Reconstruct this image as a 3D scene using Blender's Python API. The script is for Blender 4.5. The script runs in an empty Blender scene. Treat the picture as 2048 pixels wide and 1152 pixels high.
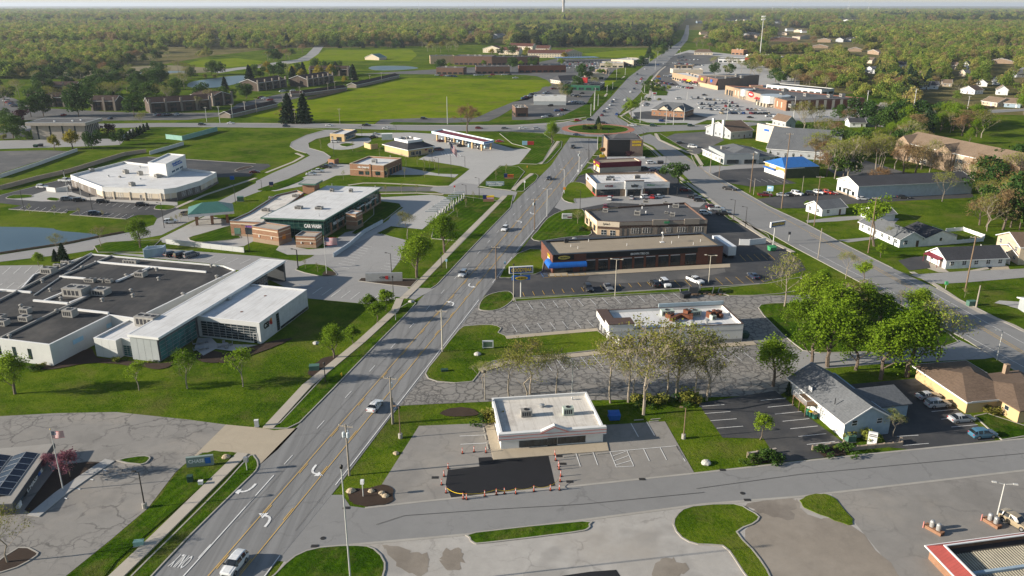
import bpy,math,random
from mathutils import Vector,Matrix
from mathutils.geometry import tessellate_polygon
S = bpy.context.scene
COL = S.collection
# camera,sky,sun,exposure
CH = 72.0                      # camera height above the ground,metres
FP = 1600.0                    # focal length in photo pixels (2048 wide)
PITCH = math.radians(19.51)
cP,sP = math.cos(PITCH),math.sin(PITCH)
cam_d = bpy.data.cameras.new('camera')
cam = bpy.data.objects.new('camera',cam_d)
COL.objects.link(cam)
cam.location = (0,0,CH)
cam.rotation_euler = (math.pi/2 - PITCH,0,0)
cam_d.sensor_width = 36
cam_d.lens = 36*FP/2048
cam_d.clip_start = 1
cam_d.clip_end = 90000
S.camera = cam
SUN_EL = math.radians(18.2)
SUN_AZ = math.radians(260.5)   # clockwise from +Y
world = bpy.data.worlds.new('World')
S.world = world
world.use_nodes = True
wn = world.node_tree.nodes
wl = world.node_tree.links
wn.clear()
w_out = wn.new('ShaderNodeOutputWorld')
w_bg = wn.new('ShaderNodeBackground')
w_sky = wn.new('ShaderNodeTexSky')
w_sky.sky_type = 'NISHITA'
w_sky.sun_disc = False
w_sky.sun_elevation = SUN_EL
w_sky.sun_rotation = SUN_AZ
w_sky.altitude = 250
w_sky.air_density = 1.0
w_sky.dust_density = 0.6
w_sky.ozone_density = 1.0
wl.new(w_sky.outputs[0],w_bg.inputs[0])
w_bg.inputs[1].default_value = 0.078
wl.new(w_bg.outputs[0],w_out.inputs[0])
sun_d = bpy.data.lights.new('sun','SUN')
sun_d.energy = 5.0
sun_d.angle = math.radians(0.53)
sun_d.color = (1.0,0.915,0.79)
sun = bpy.data.objects.new('sun',sun_d)
COL.objects.link(sun)
sd = Vector((math.sin(SUN_AZ)*math.cos(SUN_EL),math.cos(SUN_AZ)*math.cos(SUN_EL),math.sin(SUN_EL)))
sun.rotation_euler = (-sd).to_track_quat('-Z','Y').to_euler()
sun.location = sd*300
vs = S.view_settings
vs.view_transform = 'Standard'
vs.look = 'None'
vs.gamma = 1.0
vs.use_curve_mapping = False
vs.exposure = 0.86
S.cycles.max_bounces = 5
S.cycles.diffuse_bounces = 2
S.cycles.glossy_bounces = 2
S.cycles.transparent_max_bounces = 6
S.cycles.volume_bounces = 0
S.cycles.use_denoising = True
S.cycles.caustics_reflective = False
S.cycles.caustics_refractive = False
# photo pixel -> place on the ground
def ray(px,py):
 u = (px-1024)/FP;v = (576-py)/FP
 return Vector((u,cP+v*sP,-sP+v*cP))
def G(px,py,z=0.0):
 d = ray(px,py)
 t = (z-CH)/d.z
 return Vector((d.x*t,d.y*t,z))
def HZ(p,py):
 """height at which the vertical through ground point p shows at photo row py"""
 k = (576-py)/FP
 return CH + p.y*(k*cP-sP)/(cP+k*sP)
def PX(p):
 y = p[1];w = p[2]-CH
 f = y*cP-w*sP;u = y*sP+w*cP
 return (1024+FP*p[0]/f,576-FP*u/f)
ZK = {'A':(0,0,.25),'B':(512,0,.25),'C':(1024,0,.25),'D':(1536,0,.25),
      'E':(0,230,.25),'F':(512,230,.25),'H':(1024,230,.25),'I':(1536,230,.25),
      'J':(0,490,.25),'K':(512,490,.25),'L':(1024,490,.25),'M':(1536,490,.25),
      'N':(0,720,.375),'O':(640,720,.375),'Q':(1280,720,.375),
      'S':(180,500,.22461),'W':(440,360,.16602),'X':(640,240,.17578),'Y':(1400,180,.31641),
      'R':(1280,80,.22461),'T':(840,80,.22461),'V':(1180,80,.15625),'U':(0,120,.15625),
      'Z':(480,120,.15625),'a':(1330,150,.1123),'b':(1800,940,.18398),'c':(1560,720,.17361),
      'd':(0,840,.19104),'e':(1840,440,.1215),'f':(1060,430,.19531),'g':(1060,270,.1467),'p':(0,0,1)}
def q(k,*pts):
 ox,oy,s = ZK[k]
 return [(ox+x*s,oy+y*s) for x,y in pts]
def g1(k,x,y,z=0.0):
 ox,oy,s = ZK[k]
 return G(ox+x*s,oy+y*s,z)
# materials
MATS = {}
def hexc(r,g,b):
 f = lambda c: (c/255/12.92) if c <= 10 else ((c/255+.055)/1.055)**2.4
 return (f(r),f(g),f(b))
def new_mat(name):
 m = bpy.data.materials.new(name);m.use_nodes = True
 nt = m.node_tree
 b = nt.nodes['Principled BSDF']
 return m,nt,b
def NN(nt,t,**kw):
 n = nt.nodes.new(t)
 for k,v in kw.items():
  if k.startswith('i_'):
   n.inputs[k[2:].replace('_',' ')].default_value = v
  else:
   setattr(n,k,v)
 return n
def coords(nt,world=True):
 if world:
  return NN(nt,'ShaderNodeNewGeometry').outputs['Position']
 return NN(nt,'ShaderNodeTexCoord').outputs['Object']
def noise(nt,vec,scale,detail=4,rough=.55):
 n = NN(nt,'ShaderNodeTexNoise')
 n.inputs['Scale'].default_value = scale;n.inputs['Detail'].default_value = detail;n.inputs['Roughness'].default_value = rough
 nt.links.new(vec,n.inputs['Vector'])
 return n.outputs['Fac']
def ramp(nt,fac,stops,interp='LINEAR'):
 r = NN(nt,'ShaderNodeValToRGB')
 r.color_ramp.interpolation = interp
 el = r.color_ramp.elements
 while len(el) < len(stops): el.new(.5)
 for e,(p,c) in zip(el,stops):
  e.position = p;e.color = (c[0],c[1],c[2],1) if hasattr(c,'__len__') else (c,c,c,1)
 nt.links.new(fac,r.inputs[0])
 return r.outputs[0]
def mixc(nt,fac,a,b,mode='MIX'):
 m = NN(nt,'ShaderNodeMix',data_type='RGBA',blend_type=mode)
 for s,v in (('Factor',fac),('A',a),('B',b)):
  i = [x for x in m.inputs if x.name == s and (x.type == 'RGBA' if s != 'Factor' else x.type == 'VALUE')][0]
  if hasattr(v,'links'): nt.links.new(v,i)
  elif s == 'Factor': i.default_value = v
  else: i.default_value = (v[0],v[1],v[2],1)
 return [o for o in m.outputs if o.type == 'RGBA'][0]
def jit(p,amp,n=3):
 '''a ragged version of an outline'''
 p = smooth_poly(p,n);r = random.Random(int(p[0][0]*10))
 return [v+Vector((r.gauss(0,amp),r.gauss(0,amp))) for v in p]
def mth(nt,op,a,b=None,c=None):
 m = NN(nt,'ShaderNodeMath',operation=op)
 for i,v in enumerate((a,b,c)):
  if v is None: continue
  if hasattr(v,'links'): nt.links.new(v,m.inputs[i])
  else: m.inputs[i].default_value = v
 return m.outputs[0]
def scaled(nt,vec,sx,sy,sz,rot=0.0):
 m = NN(nt,'ShaderNodeMapping')
 m.inputs['Scale'].default_value = (sx,sy,sz);m.inputs['Rotation'].default_value = (0,0,rot)
 nt.links.new(vec,m.inputs['Vector'])
 return m.outputs[0]
def bumped(nt,b,h,strength=.3,dist=.05):
 n = NN(nt,'ShaderNodeBump');n.inputs['Strength'].default_value = strength;n.inputs['Distance'].default_value = dist
 nt.links.new(h,n.inputs['Height']);nt.links.new(n.outputs[0],b.inputs['Normal'])
def PM(name,col,rough=.75,var=.18,scale=.6,spec=.3,metal=0.0,fine=6.0,world=False,dirt=0.0,seam=0.0):
 """a painted or built surface: base colour with broad mottling, fine grain and optional dirt"""
 if name in MATS: return MATS[name]
 m,nt,b = new_mat(name)
 v = coords(nt,world)
 n1 = noise(nt,v,scale,5);n2 = noise(nt,v,fine,3)
 f = mth(nt,'ADD',mth(nt,'MULTIPLY',n1,.65),mth(nt,'MULTIPLY',n2,.35))
 lo = tuple(c*(1-var) for c in col);hi = tuple(min(1,c*(1+var)) for c in col)
 c = ramp(nt,f,[(.3,lo),(.7,hi)])
 if dirt:
  dn = noise(nt,v,scale*.7,8,.7)
  c = mixc(nt,mth(nt,'MULTIPLY',ramp(nt,dn,[(.5,0),(.68,1)]),dirt),c,(.13,.09,.06))
 if seam:
  sx = NN(nt,'ShaderNodeSeparateXYZ');nt.links.new(v,sx.inputs[0])
  fr_ = mth(nt,'FRACT',mth(nt,'DIVIDE',sx.outputs[0],seam))
  c = mixc(nt,ramp(nt,fr_,[(0,.4),(.05,0)]),c,tuple(x*.5 for x in col))
  sn = noise(nt,scaled(nt,v,2.2,.12,1),1,5,.65)
  c = mixc(nt,ramp(nt,sn,[(.5,0),(.75,.5)]),c,(.25,.21,.16))
 nt.links.new(c,b.inputs['Base Color'])
 b.inputs['Roughness'].default_value = rough;b.inputs['Specular IOR Level'].default_value = spec;b.inputs['Metallic'].default_value = metal
 MATS[name] = m
 return m
def ASPH(name,col,crack=0.0,cscale=.16,var=.22,streak=None,patch=0.0,crackcol=(.035,.033,.032),dust=0.0):
 """asphalt or concrete ground: blotches, grain, sealed cracks, lengthwise wear"""
 if name in MATS: return MATS[name]
 m,nt,b = new_mat(name)
 v = coords(nt)
 n1 = noise(nt,v,.035,6,.6);n2 = noise(nt,v,.45,6,.65);n3 = noise(nt,v,9,2)
 f = mth(nt,'ADD',mth(nt,'ADD',mth(nt,'MULTIPLY',n1,.45),mth(nt,'MULTIPLY',n2,.3)),mth(nt,'MULTIPLY',n3,.25))
 c = ramp(nt,f,[(.3,tuple(x*(1-var) for x in col)),(.7,tuple(x*(1+var) for x in col))])
 if streak is not None:
  sv = scaled(nt,v,.8,.01,1,streak)
  c = mixc(nt,ramp(nt,noise(nt,sv,1.0,4,.6),[(.38,1),(.62,0)]),c,tuple(x*.78 for x in col))
 if patch:
  pn = noise(nt,v,.09,3,.5)
  c = mixc(nt,mth(nt,'MULTIPLY',ramp(nt,pn,[(.56,0),(.62,1)]),patch),c,tuple(x*.62 for x in col))
 if dust:
  pn = noise(nt,v,.06,7,.68)
  c = mixc(nt,mth(nt,'MULTIPLY',ramp(nt,pn,[(.48,0),(.66,1)]),dust),c,(.34,.30,.25))
 if crack:
  wob = NN(nt,'ShaderNodeTexNoise');wob.inputs['Scale'].default_value = .33;wob.inputs['Detail'].default_value = 7;wob.inputs['Roughness'].default_value = .62
  nt.links.new(v,wob.inputs['Vector'])
  ad = NN(nt,'ShaderNodeVectorMath',operation='MULTIPLY_ADD');ad.inputs[1].default_value = (4.2,4.2,0)
  nt.links.new(wob.outputs['Color'],ad.inputs[0]);nt.links.new(v,ad.inputs[2])
  tot = None
  for sc,w in ((cscale,.045),(cscale*2.6,.026)):
   vo = NN(nt,'ShaderNodeTexVoronoi',feature='DISTANCE_TO_EDGE');vo.inputs['Scale'].default_value = sc
   vo.voronoi_dimensions = '2D'
   nt.links.new(ad.outputs[0],vo.inputs['Vector'])
   r = ramp(nt,vo.outputs['Distance'],[(0,1),(w*sc/.16,0)])
   if sc != cscale:
    r = mth(nt,'MULTIPLY',r,ramp(nt,noise(nt,v,.07,2),[(.45,0),(.6,1)]))
   tot = r if tot is None else mth(nt,'MAXIMUM',tot,r)
  if crack < .7: tot = mth(nt,'MULTIPLY',tot,ramp(nt,noise(nt,v,.11,5,.6),[(.42,.05),(.56,1)]))
  c = mixc(nt,mth(nt,'MULTIPLY',tot,crack),c,crackcol)
 nt.links.new(c,b.inputs['Base Color'])
 b.inputs['Roughness'].default_value = .85;b.inputs['Specular IOR Level'].default_value = .25
 MATS[name] = m
 return m
def GRASS(name,dark,mid,light,mow=None,scale=1.0):
 if name in MATS: return MATS[name]
 m,nt,b = new_mat(name)
 v = coords(nt)
 n1 = noise(nt,v,.05*scale,6,.62);n2 = noise(nt,v,.35*scale,6,.7);n3 = noise(nt,v,1.6,5,.75)
 f = mth(nt,'ADD',mth(nt,'ADD',mth(nt,'MULTIPLY',n1,.45),mth(nt,'MULTIPLY',n2,.3)),mth(nt,'MULTIPLY',n3,.3))
 c = ramp(nt,f,[(.42,dark),(.5,mid),(.58,light)])
 if mow is not None:
  w = NN(nt,'ShaderNodeTexWave',wave_type='BANDS');w.inputs['Scale'].default_value = .16;w.inputs['Distortion'].default_value = 3.0
  w.inputs['Detail'].default_value = 1;w.inputs['Detail Scale'].default_value = .08
  nt.links.new(scaled(nt,v,1,1,0,mow),w.inputs['Vector'])
  c = mixc(nt,mth(nt,'MULTIPLY',w.outputs['Fac'],.5),c,dark)
 pn = noise(nt,v,.11*scale,8,.72)
 c = mixc(nt,ramp(nt,pn,[(.5,0),(.72,.75)]),c,(.15,.128,.042))
 nt.links.new(c,b.inputs['Base Color'])
 b.inputs['Roughness'].default_value = 1;b.inputs['Specular IOR Level'].default_value = 0
 bumped(nt,b,n3,.8,.3)
 MATS[name] = m
 return m
def GLASS(name,col=(.02,.03,.035),rough=.06):
 if name in MATS: return MATS[name]
 m,nt,b = new_mat(name)
 v = coords(nt,False)
 c = ramp(nt,noise(nt,v,.5,2),[(.35,tuple(x*.6 for x in col)),(.65,tuple(x*1.5 for x in col))])
 nt.links.new(c,b.inputs['Base Color'])
 b.inputs['Roughness'].default_value = rough;b.inputs['Specular IOR Level'].default_value = .6
 MATS[name] = m
 return m
def BRICK(name,c1,c2,mortar=(.3,.26,.22),sc=1.0):
 if name in MATS: return MATS[name]
 m,nt,b = new_mat(name)
 v = coords(nt,False)
 sx = NN(nt,'ShaderNodeSeparateXYZ');nt.links.new(v,sx.inputs[0])
 cx = NN(nt,'ShaderNodeCombineXYZ')
 nt.links.new(mth(nt,'ADD',sx.outputs[0],sx.outputs[1]),cx.inputs[0]);nt.links.new(sx.outputs[2],cx.inputs[1])
 t = NN(nt,'ShaderNodeTexBrick');t.inputs['Scale'].default_value = 2.2*sc
 t.inputs['Color1'].default_value = (*c1,1);t.inputs['Color2'].default_value = (*c2,1);t.inputs['Mortar'].default_value = (*mortar,1)
 t.inputs['Mortar Size'].default_value = .012
 nt.links.new(cx.outputs[0],t.inputs['Vector'])
 c = mixc(nt,ramp(nt,noise(nt,v,.5,6),[(.35,0),(.7,.35)]),t.outputs[0],tuple(x*.55 for x in c1))
 nt.links.new(c,b.inputs['Base Color']);b.inputs['Roughness'].default_value = .85;b.inputs['Specular IOR Level'].default_value = .2
 MATS[name] = m
 return m
def SHINGLE(name,col,var=.3):
 if name in MATS: return MATS[name]
 m,nt,b = new_mat(name)
 v = coords(nt,False)
 sx = NN(nt,'ShaderNodeSeparateXYZ');nt.links.new(v,sx.inputs[0])
 row = mth(nt,'FRACT',mth(nt,'MULTIPLY',sx.outputs[2],5.0))
 n = mth(nt,'ADD',mth(nt,'MULTIPLY',noise(nt,v,2.2,6,.7),.7),mth(nt,'MULTIPLY',noise(nt,v,.25,4),.3))
 c = ramp(nt,n,[(.32,tuple(x*(1-var) for x in col)),(.68,tuple(x*(1+var) for x in col))])
 c = mixc(nt,ramp(nt,row,[(0,.35),(.18,0)]),c,tuple(x*.4 for x in col))
 nt.links.new(c,b.inputs['Base Color']);b.inputs['Roughness'].default_value = .9;b.inputs['Specular IOR Level'].default_value = .15
 MATS[name] = m
 return m
def RIBBED(name,col,freq=6.0,axis=0,rough=.5,metal=0.0,dark=.6):
 if name in MATS: return MATS[name]
 m,nt,b = new_mat(name)
 v = coords(nt,False)
 sx = NN(nt,'ShaderNodeSeparateXYZ');nt.links.new(v,sx.inputs[0])
 f = mth(nt,'FRACT',mth(nt,'MULTIPLY',sx.outputs[axis],freq/3.0))
 c = ramp(nt,noise(nt,v,.8,5),[(.3,tuple(x*.86 for x in col)),(.7,tuple(min(1,x*1.1) for x in col))])
 c = mixc(nt,ramp(nt,f,[(0,1),(.12,0)]),c,tuple(x*dark for x in col))
 nt.links.new(c,b.inputs['Base Color']);b.inputs['Roughness'].default_value = rough;b.inputs['Metallic'].default_value = metal
 MATS[name] = m
 return m
def PAINT(name='car_paint',rough=.28):
 if name in MATS: return MATS[name]
 m,nt,b = new_mat(name)
 oi = NN(nt,'ShaderNodeObjectInfo')
 v = coords(nt,False)
 c = mixc(nt,ramp(nt,noise(nt,v,3,4),[(.35,0),(.8,.25)]),oi.outputs['Color'],(.12,.11,.1))
 nt.links.new(c,b.inputs['Base Color'])
 b.inputs['Roughness'].default_value = rough;b.inputs['Specular IOR Level'].default_value = .5
 b.inputs['Coat Weight'].default_value = .6;b.inputs['Coat Roughness'].default_value = .08
 MATS[name] = m
 return m
# mesh builder and object helpers
class MB:
 def __init__(s): s.v = [];s.f = [];s.m = [];s.T = None
 def av(s,p):
  p = Vector(p)
  if s.T is not None: p = s.T @ p
  s.v.append(p[:]);return len(s.v)-1
 def face(s,pts,m=0):
  s.f.append([s.av(p) for p in pts]);s.m.append(m)
 def fi(s,idx,m=0): s.f.append(list(idx));s.m.append(m)
 def box(s,x0,x1,y0,y1,z0,z1,m=0):
  i = [s.av(p) for p in ((x0,y0,z0),(x1,y0,z0),(x1,y1,z0),(x0,y1,z0),(x0,y0,z1),(x1,y0,z1),(x1,y1,z1),(x0,y1,z1))]
  for a in ((0,3,2,1),(4,5,6,7),(0,1,5,4),(1,2,6,5),(2,3,7,6),(3,0,4,7)): s.fi([i[k] for k in a],m)
  return s
 def beam(s,a,b,w,h=None,m=0,up=(0,0,1)):
  a = Vector(a);b = Vector(b);h = w if h is None else h
  d = (b-a).normalized();u = Vector(up)
  if abs(d.dot(u)) > .95: u = Vector((1,0,0))
  sd_ = d.cross(u).normalized();u = sd_.cross(d)
  i = []
  for p in (a,b):
   for (x,y) in ((-1,-1),(1,-1),(1,1),(-1,1)): i.append(s.av(p+sd_*x*w/2+u*y*h/2))
  for k in ((3,2,1,0),(4,5,6,7),(0,1,5,4),(1,2,6,5),(2,3,7,6),(3,0,4,7)): s.fi([i[j] for j in k],m)
  return s
 def tube(s,a,b,r0,r1=None,n=6,m=0,cap=True):
  a = Vector(a);b = Vector(b);r1 = r0 if r1 is None else r1
  d = (b-a);d = d.normalized() if d.length else Vector((0,0,1))
  u = d.orthogonal().normalized();w = d.cross(u)
  A = [];B = []
  for k in range(n):
   t = 2*math.pi*k/n;o = u*math.cos(t)+w*math.sin(t)
   A.append(s.av(a+o*r0));B.append(s.av(b+o*r1))
  for k in range(n): s.fi((A[k],A[(k+1)%n],B[(k+1)%n],B[k]),m)
  if cap: s.fi(A[::-1],m);s.fi(B,m)
  return s
 def lathe(s,prof,n=12,m=0,c=(0,0,0)):
  rings = []
  for r,z in prof:
   rings.append([s.av((c[0]+r*math.cos(2*math.pi*k/n),c[1]+r*math.sin(2*math.pi*k/n),c[2]+z)) for k in range(n)])
  for a,b in zip(rings,rings[1:]):
   for k in range(n): s.fi((a[k],a[(k+1)%n],b[(k+1)%n],b[k]),m)
  s.fi(rings[0][::-1],m);s.fi(rings[-1],m)
  return s
 def prism(s,poly,z0,z1,m=0,mt=None,bottom=False):
  n = len(poly);mt = m if mt is None else mt
  lo = [s.av((p[0],p[1],z0)) for p in poly];hi = [s.av((p[0],p[1],z1)) for p in poly]
  for k in range(n): s.fi((lo[k],lo[(k+1)%n],hi[(k+1)%n],hi[k]),m)
  s.cap(hi,mt)
  if bottom: s.cap(lo[::-1],m)
  return s
 def cap(s,idx,m=0):
  if len(idx) <= 4 and convex([s.v[i] for i in idx]): s.fi(idx,m);return
  tr = tessellate_polygon([[Vector(s.v[i]) for i in idx]])
  n0 = poly_area([s.v[i] for i in idx])
  for t in tr:
   t = [idx[k] for k in t]
   if poly_area([s.v[i] for i in t])*n0 < 0: t = t[::-1]
   s.fi(t,m)
 def sheet(s,poly,z,m=0):
  s.cap([s.av((p[0],p[1],z)) for p in poly],m);return s
 def mesh(s,name,mats,smooth=False):
  me = bpy.data.meshes.new(name)
  me.from_pydata(s.v,[],s.f)
  for mt in (mats if isinstance(mats,(list,tuple)) else [mats]): me.materials.append(mt)
  if any(s.m): me.polygons.foreach_set('material_index',s.m)
  if smooth: me.polygons.foreach_set('use_smooth',[True]*len(s.f))
  me.update()
  return me
 def build(s,name,mats,parent=None,smooth=False,**props):
  return link(name,s.mesh(name,mats,smooth),parent,**props)
def poly_area(p):
 return sum(p[i][0]*p[(i+1) % len(p)][1]-p[(i+1) % len(p)][0]*p[i][1] for i in range(len(p)))/2
def convex(p):
 n = len(p);sg = 0
 for i in range(n):
  a,b,c = p[i],p[(i+1) % n],p[(i+2) % n]
  k = (b[0]-a[0])*(c[1]-b[1])-(b[1]-a[1])*(c[0]-b[0])
  if abs(k) < 1e-9: continue
  if sg and k*sg < 0: return False
  sg = 1 if k > 0 else -1
 return True
def ccw(p):
 p = [Vector((a[0],a[1])) for a in p]
 return p if poly_area(p) > 0 else p[::-1]
def inset(poly,d):
 """move every side of a counter-clockwise polygon inwards by d"""
 n = len(poly);out = []
 for i in range(n):
  a,b,c = Vector(poly[i-1][:2]),Vector(poly[i][:2]),Vector(poly[(i+1) % n][:2])
  e1 = (b-a).normalized();e2 = (c-b).normalized()
  n1 = Vector((-e1.y,e1.x));n2 = Vector((-e2.y,e2.x))
  k = 1+n1.dot(n2)
  k = max(k,.35)
  out.append(b+(n1+n2)*(d/k))
 return out
def smooth_poly(p,n=4):
 out = [];N = len(p)
 for i in range(N):
  p0,p1,p2,p3 = [Vector(p[(i+k-1) % N][:2]) for k in range(4)]
  for j in range(n):
   t = j/n
   out.append(.5*((2*p1)+(p2-p0)*t+(2*p0-5*p1+4*p2-p3)*t*t+(3*p1-p0-3*p2+p3)*t**3))
 return out
def link(name,data,parent=None,**props):
 o = bpy.data.objects.new(name,data)
 COL.objects.link(o)
 if parent is not None: o.parent = parent
 for k,v in props.items(): o[k] = v
 return o
def thing(name,label,cat,loc=(0,0,0),rotz=0.0,group=None):
 o = link(name,None)
 o.empty_display_size = .5
 o.location = loc;o.rotation_euler = (0,0,rotz)
 return tag(o,label,cat,group)
def tag(o,label,cat,group=None):
 o['label'] = label;o['category'] = cat
 if group: o['group'] = group
 return o
def dup(root,loc,rotz=0.0,label=None,group=None,scale=None,color=None):
 r = root.copy();COL.objects.link(r)
 r.location = loc;r.rotation_euler = (0,0,rotz)
 if scale is not None: r.scale = (scale,scale,scale) if not hasattr(scale,'__len__') else scale
 if label: r['label'] = label
 if group: r['group'] = group
 if color is not None: r.color = (*color,1)
 for ch in root.children:
  c = ch.copy();COL.objects.link(c);c.parent = r
  if color is not None: c.color = (*color,1)
  for k in ch.children:
   d = k.copy();COL.objects.link(d);d.parent = c
   if color is not None: d.color = (*color,1)
 return r
ORD = ['first','second','third','fourth','fifth','sixth','seventh','eighth','ninth','tenth','eleventh','twelfth','thirteenth','fourteenth','fifteenth','sixteenth','seventeenth','eighteenth','nineteenth','twentieth']
def nth(i):
 if i < 20: return ORD[i]
 tens = {2:'twenty',3:'thirty',4:'forty',5:'fifty',6:'sixty',7:'seventy',8:'eighty',9:'ninety'}
 n = i+1
 if n >= 100:
  return 'hundred and '+nth(n-101) if n > 100 else 'hundredth'
 t,u = divmod(n,10)
 return (tens[t][:-1]+'ieth') if u == 0 else tens[t]+'-'+ORD[u-1]
TEXTS = {}
def text_mesh(s,depth=.03,bold=0.0,shear=0.0):
 """letters as geometry, one unit high, centred"""
 k = (s,depth,bold,shear)
 if k not in TEXTS:
  cu = bpy.data.curves.new('lettering','FONT')
  cu.body = s;cu.size = 1.4;cu.extrude = depth;cu.align_x = 'CENTER';cu.align_y = 'CENTER';cu.offset = bold;cu.shear = shear
  cu.resolution_u = 2
  o = bpy.data.objects.new('lettering',cu);COL.objects.link(o)
  dg = bpy.context.evaluated_depsgraph_get()
  me = bpy.data.meshes.new_from_object(o.evaluated_get(dg))
  bpy.data.objects.remove(o)
  me.name = 'lettering'
  TEXTS[k] = me
 return TEXTS[k]
def letters(s,size,width,mat,parent,M,bold=.02,shear=0.0,name='lettering',depth=.03):
 me = text_mesh(s,depth,bold,shear).copy()
 me.materials.clear();me.materials.append(mat)
 xs = [v.co.x for v in me.vertices]
 w = max(xs)-min(xs)
 sx = width/w if width else size
 o = link(name,me,parent)
 o.matrix_local = M @ Matrix.Diagonal((sx,size,size,1))
 return o
# ground materials
M_LAWN = GRASS('lawn',(.020,.050,.003),(.040,.088,.004),(.072,.128,.007),mow=.35)
M_LAWN2 = GRASS('rough_grass',(.030,.064,.004),(.060,.105,.006),(.108,.148,.012),scale=.7)
M_FIELD = GRASS('field_grass',(.080,.125,.004),(.130,.185,.005),(.175,.215,.010),scale=.45)
M_WOODFLOOR = GRASS('woodland_floor',(.045,.06,.02),(.12,.11,.045),(.18,.15,.07),scale=.3)
M_ROAD = ASPH('worn_asphalt',(.226,.222,.215),crack=.2,cscale=.07,var=.13,streak=math.radians(12.75))
M_ROAD2 = ASPH('grey_asphalt',(.226,.22,.21),crack=.25,cscale=.06,var=.15)
M_LOTBAD = ASPH('badly_cracked_asphalt',(.245,.228,.205),crack=.62,cscale=.2,var=.22,dust=.5,patch=.35)
M_LOTOLD = ASPH('old_asphalt',(.25,.232,.208),crack=.2,cscale=.16,var=.22,dust=.5,patch=.3)
M_LOTCRK = ASPH('crazed_asphalt',(.242,.226,.203),crack=.78,cscale=.42,var=.22,dust=.45,patch=.3)
M_LOTDK = ASPH('dark_asphalt',(.052,.052,.054),crack=.15,cscale=.05,var=.25,dust=.14)
M_LOTNEW = ASPH('new_asphalt',(.016,.016,.018),var=.3)
M_LOTMID = ASPH('faded_asphalt',(.10,.098,.095),crack=.3,cscale=.1,var=.2,dust=.25)
M_CONC = ASPH('concrete_paving',(.38,.365,.34),crack=.25,cscale=.12,var=.13,crackcol=(.16,.15,.14))
M_CONCW = ASPH('warm_concrete',(.40,.335,.245),crack=.2,cscale=.12,var=.14,crackcol=(.2,.16,.12))
M_CONCG = ASPH('grey_concrete',(.285,.275,.262),crack=.25,cscale=.1,var=.14,crackcol=(.13,.12,.12))
M_GRAVEL = ASPH('dusty_lot',(.38,.355,.32),crack=.3,cscale=.07,var=.3,patch=.5,dust=.5)
M_DIRT = ASPH('bare_dirt',(.24,.205,.165),var=.35,patch=.4,dust=.5)
M_MUD = ASPH('damp_mud',(.165,.14,.115),var=.35,dust=.6,patch=.4)
M_MULCH = ASPH('bark_mulch',(.045,.028,.018),var=.45)
M_KERB = PM('kerb_concrete',(.34,.315,.275),.85,.15,.3,world=True)
M_WALK = ASPH('pavement_concrete',(.42,.37,.30),crack=.15,cscale=.1,var=.13,crackcol=(.2,.18,.15))
M_REDBRK = ASPH('red_brick_paving',(.36,.14,.085),var=.2)
M_WHITE = PM('road_paint_white',(.72,.71,.68),.7,.22,.9,world=True)
M_YELLOW = PM('road_paint_yellow',(.62,.37,.06),.7,.22,.9,world=True)
M_BLUEP = PM('road_paint_blue',(.10,.22,.45),.7,.2,.9,world=True)
mW,ntW,bW = new_mat('pond_water')
vW = coords(ntW)
nW = noise(ntW,scaled(ntW,vW,.8,1.6,1,.3),1.2,4)
bumped(ntW,bW,nW,.25,.06)
ntW.links.new(ramp(ntW,noise(ntW,vW,.03,3),[(.3,(.03,.06,.085)),(.7,(.05,.09,.12))]),bW.inputs['Base Color'])
bW.inputs['Roughness'].default_value = .3;bW.inputs['Specular IOR Level'].default_value = .22
M_WATER = mW
def W(pts): return [G(x,y) for x,y in pts]
_isl = [0]
def sheet(name,mat,pts,lvl,sm=0):
 p = W(pts) if not isinstance(pts[0],Vector) else pts
 p = ccw(p)
 if sm: p = jit(p,.28 if 'dirt' in name else .1,sm+2) if ('dirt' in name or 'mulch' in name) else smooth_poly(p,sm)
 MB().sheet(p,.02+.006*lvl).build(name,mat,kind='structure')
def island(pts,mat=None,sm=3,kerb=True,name='grass_island',h=.12):
 p = W(pts) if not isinstance(pts[0],Vector) else pts
 p = ccw(p)
 if sm: p = smooth_poly(p,sm) if kerb else jit(p,.12,sm+1)
 _isl[0] += 1
 z = h+.0031*(_isl[0] % 17)
 b = MB()
 if kerb:
  inn = inset(p,.22)
  n = len(p)
  b.prism(inn,z-.03,z-.01,0)
  o = MB()
  a = [o.av((v[0],v[1],0)) for v in p];c = [o.av((v[0],v[1],z+.02)) for v in p]
  d = [o.av((v[0],v[1],z+.02)) for v in inn];e = [o.av((v[0],v[1],z-.04)) for v in inn]
  for k in range(n):
   j = (k+1) % n
   o.fi((a[k],a[j],c[j],c[k]));o.fi((c[k],c[j],d[j],d[k]));o.fi((d[k],d[j],e[j],e[k]))
  g = b.build(name,mat or M_LAWN,kind='structure')
  o.build('kerb',M_KERB,g)
 else:
  b.prism(p,0,z)
  g = b.build(name,mat or M_LAWN,kind='structure')
 return g
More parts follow.
